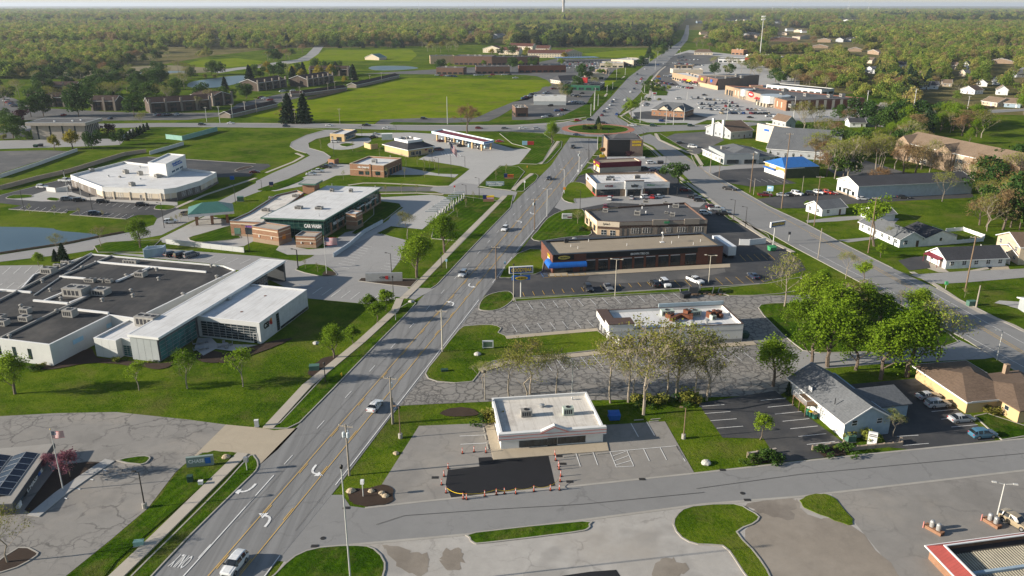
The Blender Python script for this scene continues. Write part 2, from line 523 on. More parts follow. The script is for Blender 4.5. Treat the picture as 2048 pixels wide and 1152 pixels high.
def ribbon(name,mat,pts,w,z0=0.0,z1=.14,off=0.0,world=False):
 p = pts if world else W(pts)
 p = [Vector((v[0],v[1])) for v in p]
 L = [];Rr = []
 for i in range(len(p)):
  d = (p[min(i+1,len(p)-1)]-p[max(i-1,0)]).normalized();nn = Vector((-d.y,d.x))
  L.append(p[i]+nn*(off+w/2));Rr.append(p[i]+nn*(off-w/2))
 b = MB();n = len(p)
 i0 = [b.av((v[0],v[1],z0)) for v in L];i1 = [b.av((v[0],v[1],z1)) for v in L]
 j0 = [b.av((v[0],v[1],z0)) for v in Rr];j1 = [b.av((v[0],v[1],z1)) for v in Rr]
 for k in range(n-1):
  b.fi((j1[k],j1[k+1],i1[k+1],i1[k]));b.fi((i0[k+1],i0[k],i1[k],i1[k+1]));b.fi((j0[k],j0[k+1],j1[k+1],j1[k]))
 b.fi((j0[0],j1[0],i1[0],i0[0]));b.fi((j0[-1],i0[-1],i1[-1],j1[-1]))
 return b.build(name,mat,kind='structure')
def walk(pts,w=1.6,z=.055,mat=None):
 global _wz
 _wz = (_wz+1) % 13
 return ribbon('pavement',mat or M_WALK,pts,w,0,z+.0034*_wz)
_wz = 0
# ground,far fields,water
b = MB()
R0 = 60000
rings = [0,1500,6000,R0]
b.sheet([Vector((R0*math.cos(a*math.pi/24),R0*math.sin(a*math.pi/24),0)) for a in range(48)],0)
b.build('ground',M_LAWN2,kind='structure')
sheet('woodland_ground',M_WOODFLOOR,q('p',(-900,112),(60,118),(130,146),(330,128),(420,112),(560,96),(640,96),(850,92),(950,78),(1050,95),(1330,96),(1345,60),(1400,60),(1440,95),(1530,135),(1600,190),(1740,205),(1850,225),(2100,232),(2900,190),(2300,16),(1024,14),(-300,16)),-2)
sheet('field',M_FIELD,q('B',(-100,925),(230,950),(700,985),(940,992),(1000,955),(1290,945),(1760,940),(2040,830),(2560,750),(2980,690),(3010,660),(2850,640),(2048,640),(1700,628),(1150,622),(900,690),(430,800),(-100,920)),-1)
sheet('meadow',M_FIELD,q('B',(560,400),(1240,395),(1290,440),(1230,490),(560,485),(430,600),(180,540),(370,495)),-1)
sheet('marsh',ASPH('marsh_grass',(.18,.15,.075),var=.45),q('A',(240,600),(420,585),(900,545),(1300,520),(1750,540),(1900,560),(1500,590),(1000,610),(500,630)),-1)
sheet('meadow',M_FIELD,q('A',(1430,525),(1600,480),(1900,465),(2100,490),(2080,520),(1700,545)),0)
sheet('lawn',M_LAWN,q('p',(1670,192),(1725,184),(1790,196),(1920,218),(1880,222),(1790,213),(1735,212)),0)
sheet('lawn',M_FIELD,q('C',(560,430),(900,400),(1290,400),(1180,490),(1000,470),(640,450)),0)
island(q('E',(0,895),(380,905),(500,930),(740,952),(768,972),(540,1022),(0,1108),(-500,1160),(-700,900)),M_WATER,3,False,'pond',.06)
sheet('pond',M_WATER,q('A',(1500,690),(1530,655),(1650,635),(1820,612),(1960,605),(1980,640),(1800,690),(1600,705)),2,3)
sheet('pond',M_WATER,q('A',(1060,588),(1160,572),(1400,568),(1510,576),(1300,586)),2,3)
sheet('pond',M_WATER,q('B',(900,545),(960,528),(1190,528),(1300,545),(1150,560),(960,562)),2,3)
# main road and cross roads
RDL = [(167,1300),(307,1152),(463,987),(669,777),(832,607),(1024,409),(1103,330),(1128,292)]
RDR = [(428,1300),(545,1135),(676,974),(773,845),(889,697),(1029,512),(1131,385),(1195,298)]
sheet('road',M_ROAD,RDL+[(1140,275),(1195,278)]+RDR[::-1],4)
sheet('road',M_ROAD,q('C',(420,1010),(620,945),(780,790),(930,620),(1040,540),(1240,400),(1345,330),(1376,270),(1395,200),(1415,200),(1416,270),(1405,320),(1300,440),(1190,545),(1100,610),(1030,740),(880,890),(840,935),(930,985),(900,1060),(500,1060)),5)
RC = G(1196,258)
def circ(c,r,n=48,a0=0.0): return [Vector((c.x+r*math.cos(a0+2*math.pi*k/n),c.y+r*math.sin(a0+2*math.pi*k/n),0)) for k in range(n)]
sheet('roundabout',M_ROAD,circ(RC,31),8)
sheet('roundabout',M_REDBRK,circ(RC,22.3),11)
island(circ(RC,18.6,40),M_LAWN,0)
sheet('road',M_ROAD2,q('p',(-300,252),(-40,250),(320,246),(512,246),(780,249),(1024,250),(1140,243),(1175,250),(1175,266),(1130,268),(1024,263),(862,262),(640,256),(512,255),(320,254),(-40,262),(-300,266)),6)
sheet('road',M_ROAD2,q('p',(1235,250),(1260,251),(1440,249),(1536,239),(1700,233),(1900,223),(2048,217),(2400,203),(2400,208),(2048,222),(1911,231),(1700,241),(1536,248),(1440,258),(1290,265),(1240,266)),6)
RRW = q('p',(1270,276),(1306,292),(1335,318),(1384,366),(1424,402),(1464,437),(1536,465),(1593,497),(1631,517),(1740,575),(1858,640),(1936,682),(2048,752),(2200,850))
RRE = q('p',(1300,268),(1336,287),(1381,318),(1409,342),(1449,362),(1536,412),(1611,447),(1691,490),(1786,537),(1873,577),(1961,620),(2048,664),(2200,745))
sheet('road',M_ROAD2,RRW+RRE[::-1],7)
sheet('road',M_CONCG,q('M',(960,180),(1130,240),(1500,215),(2048,190),(2600,160),(2600,235),(2048,262),(1600,300),(1380,312),(1310,300)),8)
BST = q('O',(120,720),(160,780),(240,790),(550,755),(1390,670),(2048,600))+q('Q',(1100,515),(2048,420),(2600,370))
BSB = q('O',(-160,1080),(0,1002),(800,930),(1400,855),(2048,770))+q('Q',(850,730),(2048,590),(2600,525))
sheet('road',M_ROAD2,q('p',(660,990))+BST+BSB[::-1]+q('p',(556,1122)),2)
# car parks east of the main road
sheet('parking_lot',M_GRAVEL,BSB[1:]+q('p',(2300,1300),(470,1300),(520,1190),(570,1120)),0)
sheet('parking_lot',M_LOTOLD,q('Q',(1020,715),(2048,592),(2600,530),(2700,1400),(1480,1300),(1380,1152),(1130,850),(1040,745)),1)
sheet('dirt_patch',M_DIRT,q('Q',(600,790),(700,765),(830,745),(870,800),(1000,850),(1130,890),(1400,1160),(1440,1230),(700,1230),(600,1050),(560,920)),2,2)
sheet('dirt_patch',M_MUD,q('Q',(560,775),(700,745),(830,740),(830,800),(790,850),(700,830),(620,800)),3,3)
sheet('dirt_patch',M_DIRT,q('O',(340,985),(480,1020),(560,1040),(590,1100),(520,1150),(380,1080)),2,3)
sheet('dirt_patch',M_DIRT,q('O',(660,1020),(740,1010),(760,1090),(700,1130),(650,1080)),2,3)
sheet('dirt_patch',M_LOTNEW,q('O',(1290,1152),(1440,1130),(1580,1120),(1620,1180),(1280,1200)),3)
sheet('dirt_patch',M_DIRT,q('Q',(80,1090),(160,1060),(250,1090),(220,1160),(90,1180)),2,3)
sheet('parking_lot',M_LOTOLD,q('p',(838,852),(985,846),(1214,850),(1330,843),(1388,945))+q('O',(1390,672),(550,757),(250,790)),3)
sheet('asphalt_patch',M_LOTNEW,q('O',(845,522),(912,518),(930,535),(1218,512),(1255,672),(700,735),(670,665),(682,588),(850,568)),6)
island(q('O',(880,350),(925,345),(965,478),(1530,440),(1540,487),(925,535)),M_CONCW,0,False,'pavement',.15)
sheet('parking_lot',M_LOTCRK,q('p',(795,812),(848,745),(900,668),(940,612),(975,598),(1020,604),(1359,586),(1454,592),(1625,590),(1625,606),(1516,616),(1560,665),(1600,700),(1600,765),(1560,790),(1240,800),(985,803),(830,810)),3)
sheet('parking_lot',M_LOTCRK,q('p',(960,772),(1040,727),(1500,692),(1590,700),(1590,775),(1400,788),(1000,800)),4)
sheet('parking_lot',M_LOTDK,q('p',(945,596),(985,562),(1030,520),(1090,432),(1160,352),(1195,312),(1335,318),(1359,365),(1421,410),(1459,442),(1509,457),(1536,476),(1600,520),(1612,540),(1519,568),(1026,598),(1015,590),(985,588)),2)
sheet('parking_lot',M_CONCG,q('H',(395,660),(480,650),(900,640),(1240,640),(1560,690),(1500,740),(800,700),(560,745),(400,765),(340,740)),3)
sheet('parking_lot',M_CONCG,q('H',(600,420),(1020,345),(1240,330),(1330,400),(1260,460),(1030,440),(1000,460),(700,450)),3)
sheet('pavement',M_CONCW,q('L',(300,228),(590,215),(1060,180),(1745,150),(1745,178),(590,243),(300,252)),4)
sheet('parking_lot',M_LOTMID,q('L',(620,250),(1700,190),(1500,260),(800,310)),3,2)
island(q('p',(957,615),(965,598),(985,587),(1018,583),(1028,597),(1008,615),(985,622),(962,621)))
island(q('p',(850,748),(872,717),(917,660),(937,652),(984,650),(1003,657),(1012,672),(1194,661),(1200,700),(1022,717),(968,732),(946,764),(874,764)),M_LAWN2,2)
ribbon('pavement',M_CONCW,q('p',(1012,676),(1100,668),(1196,660)),1.7,0,.16)
ribbon('pavement',M_CONCW,q('p',(960,742),(1022,724),(1215,705),(1400,696),(1510,687)),1.9,0,.17)
island(q('p',(1028,596),(1200,586),(1360,577),(1362,585),(1229,591),(1030,604)),M_LAWN2,0)
island(q('p',(1438,577),(1536,567),(1600,555),(1610,575),(1560,588),(1458,592)),M_LAWN2,2)
island(q('p',(1516,616),(1540,607),(1622,604),(1700,585),(1780,610),(1858,648),(1918,684),(1836,698),(1640,707),(1590,690),(1545,650)),M_LAWN,2)
sheet('driveway',M_CONCG,q('p',(1580,698),(1640,707),(1836,697),(1918,680),(1993,714),(1970,718),(1760,728),(1640,738),(1575,742)),5)
island(q('p',(998,556),(1034,508),(1082,499),(1085,543),(1050,550)),M_LAWN2,2)
island(q('H',(152,985),(200,930),(280,830),(390,770),(470,755),(560,755),(590,800),(640,950),(560,968),(400,985),(220,1012)),M_LAWN,2)
island(q('H',(395,660),(440,560),(500,537),(600,560),(668,655),(500,672),(512,705),(450,700)),M_LAWN2,2)
island(q('H',(512,500),(560,445),(630,425),(668,465),(575,478)),M_LAWN2,1)
island(q('H',(600,382),(640,345),(655,365),(650,390)),M_LAWN2,0)
island(q('H',(645,325),(705,255),(735,270),(730,330)),M_LAWN,1)
island(q('H',(1040,240),(1110,285),(1160,342),(1045,342)),M_LAWN,0)
island(q('H',(1345,532),(1400,530),(1600,680),(1760,795),(2048,960),(2100,1050),(1940,925),(1860,850),(1740,840),(1590,725)),M_LAWN,0)
walk(q('H',(1400,545),(1600,690),(1780,830),(2048,1000),(2250,1100)),1.6,.18)
walk(q('H',(1040,225),(1110,262),(1190,335),(1230,400),(1380,530)),1.6,.03)
island(q('H',(1430,318),(1455,318),(1510,405),(1480,415),(1440,345)),M_LAWN,0)
island(q('H',(1140,160),(1185,150),(1360,255),(1450,290),(1330,275),(1160,190)),M_LAWN,0)
walk(q('H',(1150,150),(1180,200),(1400,300),(1470,320),(1520,400)),1.5,.17)
island(q('H',(1470,310),(1540,320),(1700,400),(1525,415)),M_LAWN,0)
# east of the second road
sheet('parking_lot',M_LOTMID,q('H',(1205,190),(1300,150),(1600,130),(1700,200),(1560,270),(1480,320),(1330,260)),2)
sheet('parking_lot',M_LOTDK,q('Y',(70,530),(150,505),(400,490),(430,520),(610,590),(330,612),(190,590)),2)
sheet('parking_lot',M_CONCG,q('Y',(0,480),(170,480),(240,470),(410,470),(420,500),(150,525),(70,535),(0,520)),1)
sheet('parking_lot',M_LOTDK,q('Y',(355,690),(620,655),(860,640),(990,690),(1720,655),(1730,680),(1300,700),(960,720),(700,748),(480,748)),2)
sheet('driveway',M_CONCG,q('I',(300,845),(560,815),(850,800),(1050,830),(1000,880),(840,880),(720,835),(560,850),(320,862)),2)
sheet('driveway',M_CONCG,q('I',(560,1000),(850,975),(880,990),(640,1020)),2)
sheet('driveway',M_LOTDK,q('M',(1040,125),(1170,95),(1270,90),(1300,185),(1130,205)),9)
sheet('driveway',M_CONCW,q('e',(980,560),(1240,680),(1450,760),(1480,820),(1190,840),(1000,700)),6)
sheet('driveway',M_CONC,q('M',(1810,465),(1850,445),(2010,455),(2300,480),(2300,680),(2040,520),(1940,495),(1900,480)),6)
sheet('driveway',M_WALK,q('e',(20,640),(200,720),(400,800),(480,860),(780,840),(1170,760),(1190,800),(780,870),(300,860),(60,780)),6)
sheet('parking_lot',M_LOTDK,q('p',(1688,770),(1830,757),(2024,748),(2080,770),(1880,790),(1990,880),(1830,900),(1780,895)),2)
sheet('parking_lot',M_LOTDK,q('Q',(310,232),(470,205),(720,165),(890,300),(1110,460),(1090,485),(980,522),(740,548),(660,420),(440,415)),7)
island(q('Q',(1780,300),(1850,285),(2048,350),(2300,420),(2300,440),(2048,410),(1930,430),(1880,390)),M_LAWN,1)
sheet('driveway',M_CONC,q('D',(900,820),(1100,830),(1240,870),(1500,890),(1500,920),(1200,905),(640,932),(640,900),(850,880)),12)
sheet('parking_lot',M_LOTMID,q('Y',(980,430),(1060,450),(1160,480),(1380,545),(1250,560),(900,560),(800,500),(860,450)),1)
walk(q('M',(1150,215),(1340,320),(1520,440),(1700,540),(1950,640),(2048,690)),1.5,.05)
walk(q('D',(700,935),(1100,920),(1300,870),(1480,890),(1700,885),(2048,870)),1.6,.04)
# west side: bank,office,car wash,clinic,fuel station
sheet('parking_lot',M_LOTBAD,q('N',(-500,310),(0,300),(300,284),(620,278),(1000,318),(1205,345),(1075,500),(985,556),(935,600),(790,790),(590,960),(330,1170),(180,1330),(-500,1330)),1)
sheet('driveway',M_CONCW,q('N',(1205,345),(1410,365),(1462,376),(1590,362),(1480,480),(1386,560),(1370,535),(1290,500),(1200,490),(1075,495),(1000,548)),4)
for poly in (q('N',(1075,505),(1140,492),(1262,502),(1150,620),(700,1000),(560,1152),(480,1240),(300,1240),(420,1110),(640,930),(800,790),(960,590)),):
 island(poly,M_LAWN,2,False)
ribbon('pavement',M_WALK,q('N',(530,1240),(625,1152),(800,985),(1050,740),(1295,500)),2.0,0,.19)
island(q('N',(640,1240),(700,1152),(900,955),(1200,655),(1330,512),(1362,520),(1378,550),(1370,590),(1300,660),(1000,955),(815,1152),(720,1240)),M_LAWN,2)
island(q('p',(538,858),(560,846),(637,764),(720,680),(780,628),(826,600),(832,607),(816,626),(760,682),(668,777),(600,846),(575,858)),M_LAWN,0)
ribbon('pavement',M_WALK,q('p',(536,857),(614,772),(660,735),(722,684),(790,622),(800,598)),2.0,0,.2)
ribbon('pavement',M_WALK,q('K',(1180,430),(1265,350),(1480,130),(1610,-10),(1800,-200),(1990,-390)),2.0,0,.19)
island(q('K',(1280,350),(1310,330),(1560,70),(1900,-280),(2010,-400),(2060,-400),(2040,-300),(1750,0),(1450,320),(1400,352)),M_LAWN,1)
island(q('H',(20,612),(90,520),(190,470),(212,490),(190,530),(90,612)),M_LAWN,1)
island(q('H',(240,392),(300,320),(370,240),(390,205),(402,215),(395,260),(320,350),(280,385)),M_LAWN,1)
walk(q('H',(10,600),(80,530),(160,470)),1.8,.17);walk(q('H',(225,392),(300,300),(370,210)),1.8,.05)
sheet('driveway',M_CONCG,q('p',(797,598),(822,605),(836,596),(870,577),(846,574),(815,578),(798,585)),5)
sheet('parking_lot',M_CONCG,q('p',(200,500),(330,498),(512,512),(600,523),(622,515),(690,465),(722,458),(760,468),(812,480),(800,520),(782,545),(818,578),(800,598),(734,608),(617,597),(540,560),(500,520)),1)
sheet('parking_lot',M_CONCG,q('J',(930,62),(1150,78),(1640,78),(2048,108),(2300,130),(2060,210),(1880,200),(1790,160),(900,72)),2)
sheet('parking_lot',M_CONCG,q('J',(-400,220),(0,165),(345,160),(345,240),(270,300),(160,360),(-400,420)),1)
VD = q('E',(-600,1180),(0,1120),(540,1037),(770,987),(1000,945),(1230,880),(1255,832),(1420,757),(1650,737),(2048,545))+q('F',(0,530),(130,465),(320,385),(432,325),(400,303),(320,280),(272,252),(285,215),(400,160),(555,118),(690,120),(600,165),(480,190),(415,225),(422,262),(540,295),(598,335),(560,380),(300,490),(30,612),(-100,660))+q('E',(1680,790),(1500,860),(1290,962),(1000,1012),(770,1042),(748,1080),(560,1110),(0,1175),(-600,1260))
sheet('road',M_CONCG,VD,3)
sheet('parking_lot',M_LOTDK,q('E',(-200,680),(0,640),(560,498),(900,395),(1050,350),(1180,332),(1400,345),(2048,388))+q('F',(100,392),(118,410),(60,440),(0,455))+q('E',(2000,492),(1740,500),(1750,545),(1400,700),(1430,752),(1262,832),(1225,800),(1100,800),(1010,832),(560,797),(632,760),(540,765),(530,782),(70,752),(172,725),(0,705),(-200,705)),2)
sheet('pavement',M_CONC,q('E',(230,650),(370,605),(560,560),(580,620),(700,660),(800,650),(1420,700),(1420,725),(700,680),(560,640),(470,690),(330,692),(60,672)),3)
sheet('parking_lot',M_LOTMID,q('E',(-400,330),(0,290),(370,282),(570,290),(300,370),(0,468),(-400,600)),1)
sheet('parking_lot',M_CONCG,q('E',(-400,215),(0,205),(260,198),(860,190),(930,205),(1050,110),(1080,110),(960,240),(720,250),(0,272),(-400,285)),1)
sheet('parking_lot',M_LOTMID,q('E',(-200,120),(240,110),(240,170),(80,190),(-200,200)),2)
sheet('parking_lot',M_CONC,q('F',(940,690),(1000,660),(1400,638),(1500,650),(1560,690),(1500,760),(1420,840),(1330,915),(1030,885),(1080,810),(1180,740)),2)
sheet('driveway',M_CONC,q('F',(160,1080),(190,1040),(300,980),(330,1060),(420,1075),(640,1060),(820,980),(1030,860),(1100,810),(1180,745),(1160,710),(990,690),(1000,655),(1250,700),(1280,760),(1120,870),(640,1110),(500,1120),(250,1118)),3)
sheet('driveway',M_CONC,q('E',(1280,990),(1660,800),(1880,860),(1850,900),(1720,925),(1600,960),(1515,992),(1560,1020),(1700,1012),(1860,985),(2000,960),(2048,1000),(1950,1050),(1880,1055),(1300,1022)),3)
sheet('road',M_LOTMID,q('F',(780,572),(1440,574),(1470,590),(1420,612),(990,612)),3)
sheet('road',M_CONCG,q('F',(1420,574),(1560,568),(1640,540),(1790,560),(1770,580),(2048,608),(2090,620),(2060,690),(1870,645),(1500,632),(1440,614),(1390,602)),4)
sheet('parking_lot',M_CONC,q('F',(690,150),(1240,140),(1400,150),(1500,150),(1900,225),(2060,270),(2210,272),(2110,390),(2048,405),(1950,405),(1770,570),(1530,574),(1600,520),(1710,432),(1640,410),(1300,355),(1430,290),(1330,200),(1080,185),(860,168)),3)
sheet('parking_lot',M_CONC,q('F',(660,390),(760,398),(1180,415),(1460,470),(1620,475),(1590,500),(1360,478),(1060,480),(760,478),(640,485),(540,530),(420,560),(150,610),(120,605),(350,510)),2)
sheet('driveway',M_CONC,q('F',(570,240),(600,220),(640,215),(800,190),(900,180),(920,210),(830,255),(740,275),(620,275)),3,2)
island(q('F',(665,240),(720,225),(790,235),(720,255)),M_LAWN,2)
ribbon('pavement',M_WALK,q('F',(740,562),(860,545),(1000,545),(1300,560),(1450,572),(1540,570)),1.5,0,.08)
ribbon('pavement',M_WALK,q('F',(990,630),(1300,625),(1500,635)),1.5,0,.09)
ribbon('pavement',M_WALK,q('F',(80,462),(300,375),(380,330),(320,305)),1.5,0,.09)
ribbon('pavement',M_WALK,q('E',(1400,745),(1640,640),(2048,505)),1.6,0,.09)
ribbon('pavement',M_WALK,q('B',(-200,985),(600,990),(900,997),(1090,1000),(1600,1006),(2048,1008),(2400,990),(2600,950)),1.6,0,.07)
island(q('B',(1070,990),(1100,978),(1500,985),(1900,985),(2048,970),(2300,960),(2300,985),(1900,1000),(1100,1000)),M_LAWN,0,False)
sheet('road',M_LOTMID,q('B',(940,1000),(1000,955),(1300,945),(1760,942),(1900,880),(2060,815),(2560,748),(2700,740),(2350,720),(2330,690),(2290,700),(2250,760),(2080,850),(1950,930),(1860,970),(1500,985),(1090,980),(1060,1000)),2)
sheet('parking_lot',M_LOTMID,q('C',(-1200,590),(0,600),(100,600),(200,610),(280,640),(320,680),(60,800),(0,830),(0,960),(300,960),(560,890),(640,760),(820,560),(1000,500),(900,470),(350,470),(200,500),(0,520),(-700,560)),1)
island(q('C',(0,975),(200,955),(400,930),(600,830),(660,770),(770,775),(640,930),(300,975),(0,990)),M_LAWN,0,False)
ribbon('pavement',M_WALK,q('C',(0,990),(400,965),(580,940),(740,780),(750,760),(900,610)),1.8,0,.14)
island(q('C',(715,740),(760,690),(850,640),(920,610),(930,620),(790,755)),M_LAWN,0,False)
sheet('parking_lot',M_CONC,q('C',(930,900),(1060,790),(1060,770),(1150,690),(1130,600),(1250,450),(1420,400),(2048,460),(2300,560),(2300,700),(2650,790),(3100,870),(3100,900),(2600,940),(2048,965),(1560,960),(1450,1000),(1100,985),(960,940)),2)
sheet('parking_lot',M_LOTMID,q('C',(1100,600),(1240,460),(1400,420),(1900,480),(1500,520),(1250,600),(1350,690),(1150,690)),3)
sheet('parking_lot',M_LOTDK,q('C',(970,900),(1080,890),(1400,900),(1570,940),(1500,965),(1330,960),(1000,950)),3)
island(q('C',(870,935),(900,925),(990,975),(1160,985),(1400,985),(1450,1000),(1100,1005),(950,985)),M_LAWN,1)
island(q('C',(905,890),(940,850),(1050,785),(1060,790),(985,870),(960,890)),M_LAWN,1)
island(q('C',(1030,720),(1060,660),(1100,610),(1130,600),(1110,680),(1095,755),(1050,750)),M_LAWN,1)
island(q('C',(1110,700),(1160,690),(1250,735),(1240,765),(1130,765)),M_LAWN,1)
ribbon('pavement',M_WALK,q('C',(870,930),(985,860),(1080,790),(1105,760),(1110,650),(1180,570),(1230,530)),2.0,0,.16)
island(q('D',(-200,975),(0,970),(250,965),(300,1000),(0,985)),M_LAWN,0,False)
sheet('road',M_CONCG,q('B',(0,520),(330,475),(400,440),(470,370),(545,365),(500,430),(420,485),(200,520),(0,545)),1)
sheet('road',M_CONCG,q('A',(1680,570),(1900,540),(2060,525),(2060,540),(1900,560),(1750,585)),1)
sheet('parking_lot',M_LOTMID,q('A',(-300,760),(0,755),(120,790),(260,860),(800,890),(1200,905),(1800,900),(1900,830),(2200,760),(2560,700),(2560,740),(2200,830),(1780,930),(1500,960),(800,965),(0,960),(-300,950)),1)
island(q('K',(315,200),(390,155),(560,165),(640,225),(640,245),(560,255),(480,245)),M_LAWN,2)
sheet('mulch_bed',M_MULCH,[Vector(v) for v in smooth_poly([Vector(v[:2]) for v in W(q('K',(530,240),(560,210),(625,220),(632,242),(560,252)))],3)],26)
island(q('K',(815,290),(840,265),(900,265),(1300,275),(1240,340),(1050,320)),M_MULCH,1)
island(q('K',(1110,420),(1180,430),(1270,440),(1275,475),(1200,530),(1150,560),(1130,500)),M_LAWN,2,False)
island(q('E',(750,1050),(850,1020),(1000,1010),(1290,1000),(1180,1100),(780,1100)),M_LAWN,1)
island(q('E',(45,665),(110,640),(250,640),(250,660),(100,672)),M_LAWN,2)
island(q('E',(370,680),(400,660),(480,670),(450,690)),M_LAWN,2)
island(q('E',(1235,745),(1260,720),(1390,725),(1400,745),(1330,762),(1240,755)),M_LAWN,2)
island(q('E',(1880,440),(1960,412),(2030,415),(1900,452)),M_MULCH,2)
island(q('E',(1505,985),(1600,955),(1720,920),(1850,885),(1860,920),(1930,985),(1700,1015),(1560,1018)),M_LAWN,2)
island(q('F',(20,605),(60,580),(300,500),(380,510),(330,540),(160,600)),M_LAWN,1,False)
island(q('F',(940,700),(1000,690),(1150,710),(1165,735),(1060,820),(980,880),(900,900),(800,960),(760,950),(940,800)),M_LAWN,1)
island(q('F',(1560,660),(1640,650),(1940,690),(1700,950),(1620,1010),(1400,990),(1420,890),(1580,770)),M_LAWN,1)
island(q('F',(1775,570),(1900,450),(1960,410),(2100,415),(2150,455),(2040,605),(1900,590)),M_LAWN,1)
island(q('H',(55,390),(150,275),(80,250),(0,230),(-100,150),(0,135),(250,150),(340,210),(250,370),(200,395)),M_LAWN,1)
def bed(k,*pts,sm=3,lvl=20): sheet('mulch_bed',M_MULCH,q(k,*pts),lvl,sm)
bed('J',(200,980),(440,935),(720,830),(770,900),(960,920),(1280,950),(1400,930),(1300,995),(1100,975),(770,945),(500,985),(330,1000))
bed('S',(940,950),(1100,905),(1260,920),(1560,830),(1800,790),(1600,880),(1250,1000),(1000,1000))
bed('K',(430,990),(560,900),(740,880),(700,930),(560,1020),(450,1060))
bed('O',(150,690),(240,690),(330,670),(385,690),(380,760),(260,780),(170,765))
bed('O',(640,290),(680,265),(780,255),(850,290),(740,305))
bed('Q',(580,520),(720,505),(740,545),(610,558),sm=0);bed('Q',(930,475),(1060,460),(1100,510),(980,520),sm=0)
bed('H',(510,870),(580,860),(640,940),(655,960),(640,955),sm=0)
bed('N',(310,560),(460,545),(560,545),(180,830),(130,800),sm=0,lvl=5)
ribbon('pavement',M_CONC,q('d',(1150,425),(900,590),(640,770),(350,1010)),2.0,0,.16)
island(q('N',(620,540),(740,515),(800,518),(795,540),(750,562)),M_LAWN,2)
island(q('N',(-60,1115),(100,1000),(190,1020),(200,1045),(90,1110),(-60,1150)),M_MULCH,2)
island(q('p',(470,1230),(548,1150),(590,1112),(640,1095),(715,1091),(749,1098),(771,1126),(765,1160),(740,1240)),M_LAWN,2)
island(q('O',(795,950),(830,920),(1400,860),(1440,880),(1430,905),(1340,925),(900,978),(820,980)),M_LAWN,2)
island(q('Q',(175,880),(200,820),(280,780),(500,768),(580,800),(640,840),(600,880),(520,920),(600,1010),(680,1120),(700,1200),(600,1200),(500,1060),(440,995),(310,988),(220,950)),M_LAWN2,2)
island(q('Q',(858,765),(880,730),(960,715),(1040,742),(1130,850),(1112,880),(1000,838),(900,800)),M_LAWN2,2,False)
ribbon('kerb',M_KERB,BST[2:],.45,0,.06);ribbon('kerb',M_KERB,BSB[1:],.5,0,.055)
ribbon('kerb',M_KERB,q('p',(1026,599),(1200,588),(1519,568)),.3,0,.16)
ribbon('kerb',M_KERB,RRE[3:9],.35,0,.12);ribbon('kerb',M_KERB,RRE[9:],.35,0,.12);ribbon('kerb',M_KERB,RRW[3:],.35,0,.12)
ribbon('kerb',M_KERB,q('B',(-100,1020),(300,1022),(545,1035)),.35,0,.1)
for pts in (q('E',(0,645),(560,503),(1050,354),(1180,336),(1400,349),(2048,391)),q('E',(1010,833),(560,799),(632,763),(540,767),(530,784),(70,754)),q('F',(545,128),(400,162),(285,217),(272,252),(320,282),(400,306)),q('F',(690,124),(600,167),(480,192),(416,226),(424,264),(540,297),(598,336),(560,382),(300,492),(30,614))):
 ribbon('kerb',M_KERB,pts,.3,0,.14)
# painted markings
def stripe(b,a,c,w,z):
 a = Vector((a[0],a[1],0));c = Vector((c[0],c[1],0))
 d = (c-a).normalized();n = Vector((-d.y,d.x,0))*w/2
 b.face([(a-n+Vector((0,0,z)))[:],(c-n+Vector((0,0,z)))[:],(c+n+Vector((0,0,z)))[:],(a+n+Vector((0,0,z)))[:]])
MW,MY,MBL = MB(),MB(),MB()
ZM = .02+.006*13
def polyline(b,pts,w,z=ZM,world=False):
 p = pts if world else W(pts)
 for a,c in zip(p,p[1:]): stripe(b,a,c,w,z)
def dashes(b,a,c,on,off,w,z=ZM):
 a,c = G(*a),G(*c);L = (c-a).length;d = (c-a)/L;t = 0
 while t < L:
  stripe(b,a+d*t,a+d*min(L,t+on),w,z);t += on+off
ra = G(671,971);rb = G(1024,514)
RD = (rb-ra).normalized();RN = Vector((-RD.y,RD.x,0))
RANG = math.atan2(RD.y,RD.x)
def rp(px,py): return G(px,py)
def along(px0,px1,toff):
 """line beside the right-hand edge line, toff metres to its west"""
 a,c = G(*px0)+RN*toff,G(*px1)+RN*toff
 return a,c
e0,e1 = (428,1287),(1176,316)
stripe(MW,*along((671,971),(958,600),0),.14,ZM);stripe(MW,*along((985,566),(1024,515),0),.14,ZM);stripe(MW,*along((1032,503),(1093,432),0),.14,ZM);stripe(MW,*along((1125,386),e1,0),.14,ZM)
stripe(MW,*along((500,1192),(560,1112),0),.12,ZM)
def dash_world(b,a,c,on,off,w):
 L = (c-a).length;d = (c-a)/L;t = 0
 while t < L: stripe(b,a+d*t,a+d*min(L,t+on),w,ZM);t += on+off
LT = 3.55
for t_ in (LT,2*LT+.25):
 a,c = along(e0,e1,t_)
 sgn = 1 if t_ == LT else -1
 stripe(MY,a+RN*.14*-sgn,c+RN*.14*-sgn,.11,ZM)
 dash_world(MY,a+RN*.14*sgn,c+RN*.14*sgn,3,9,.11)
a,c = along((540,1140),e1,3*LT+.2)
dash_world(MW,a,c,3,9.2,.11)
stripe(MW,*[v for v in (G(352,1170),G(548,951))],.16,ZM)
MT = MB()
polyline(MT,q('O',(300,880),(450,832),(900,800),(1390,772),(2048,708)),.09);polyline(MT,q('Q',(300,688),(850,612),(1400,560),(2048,500)),.09)
for t_ in (.75,LT*1.5,2*LT+.9,3*LT-.5): stripe(MT,*along((600,1064),(1150,350),t_),.05,ZM-.004)
MT.build('tar_seams',ASPH('tar_seam',(.085,.08,.075),var=.3),kind='structure')
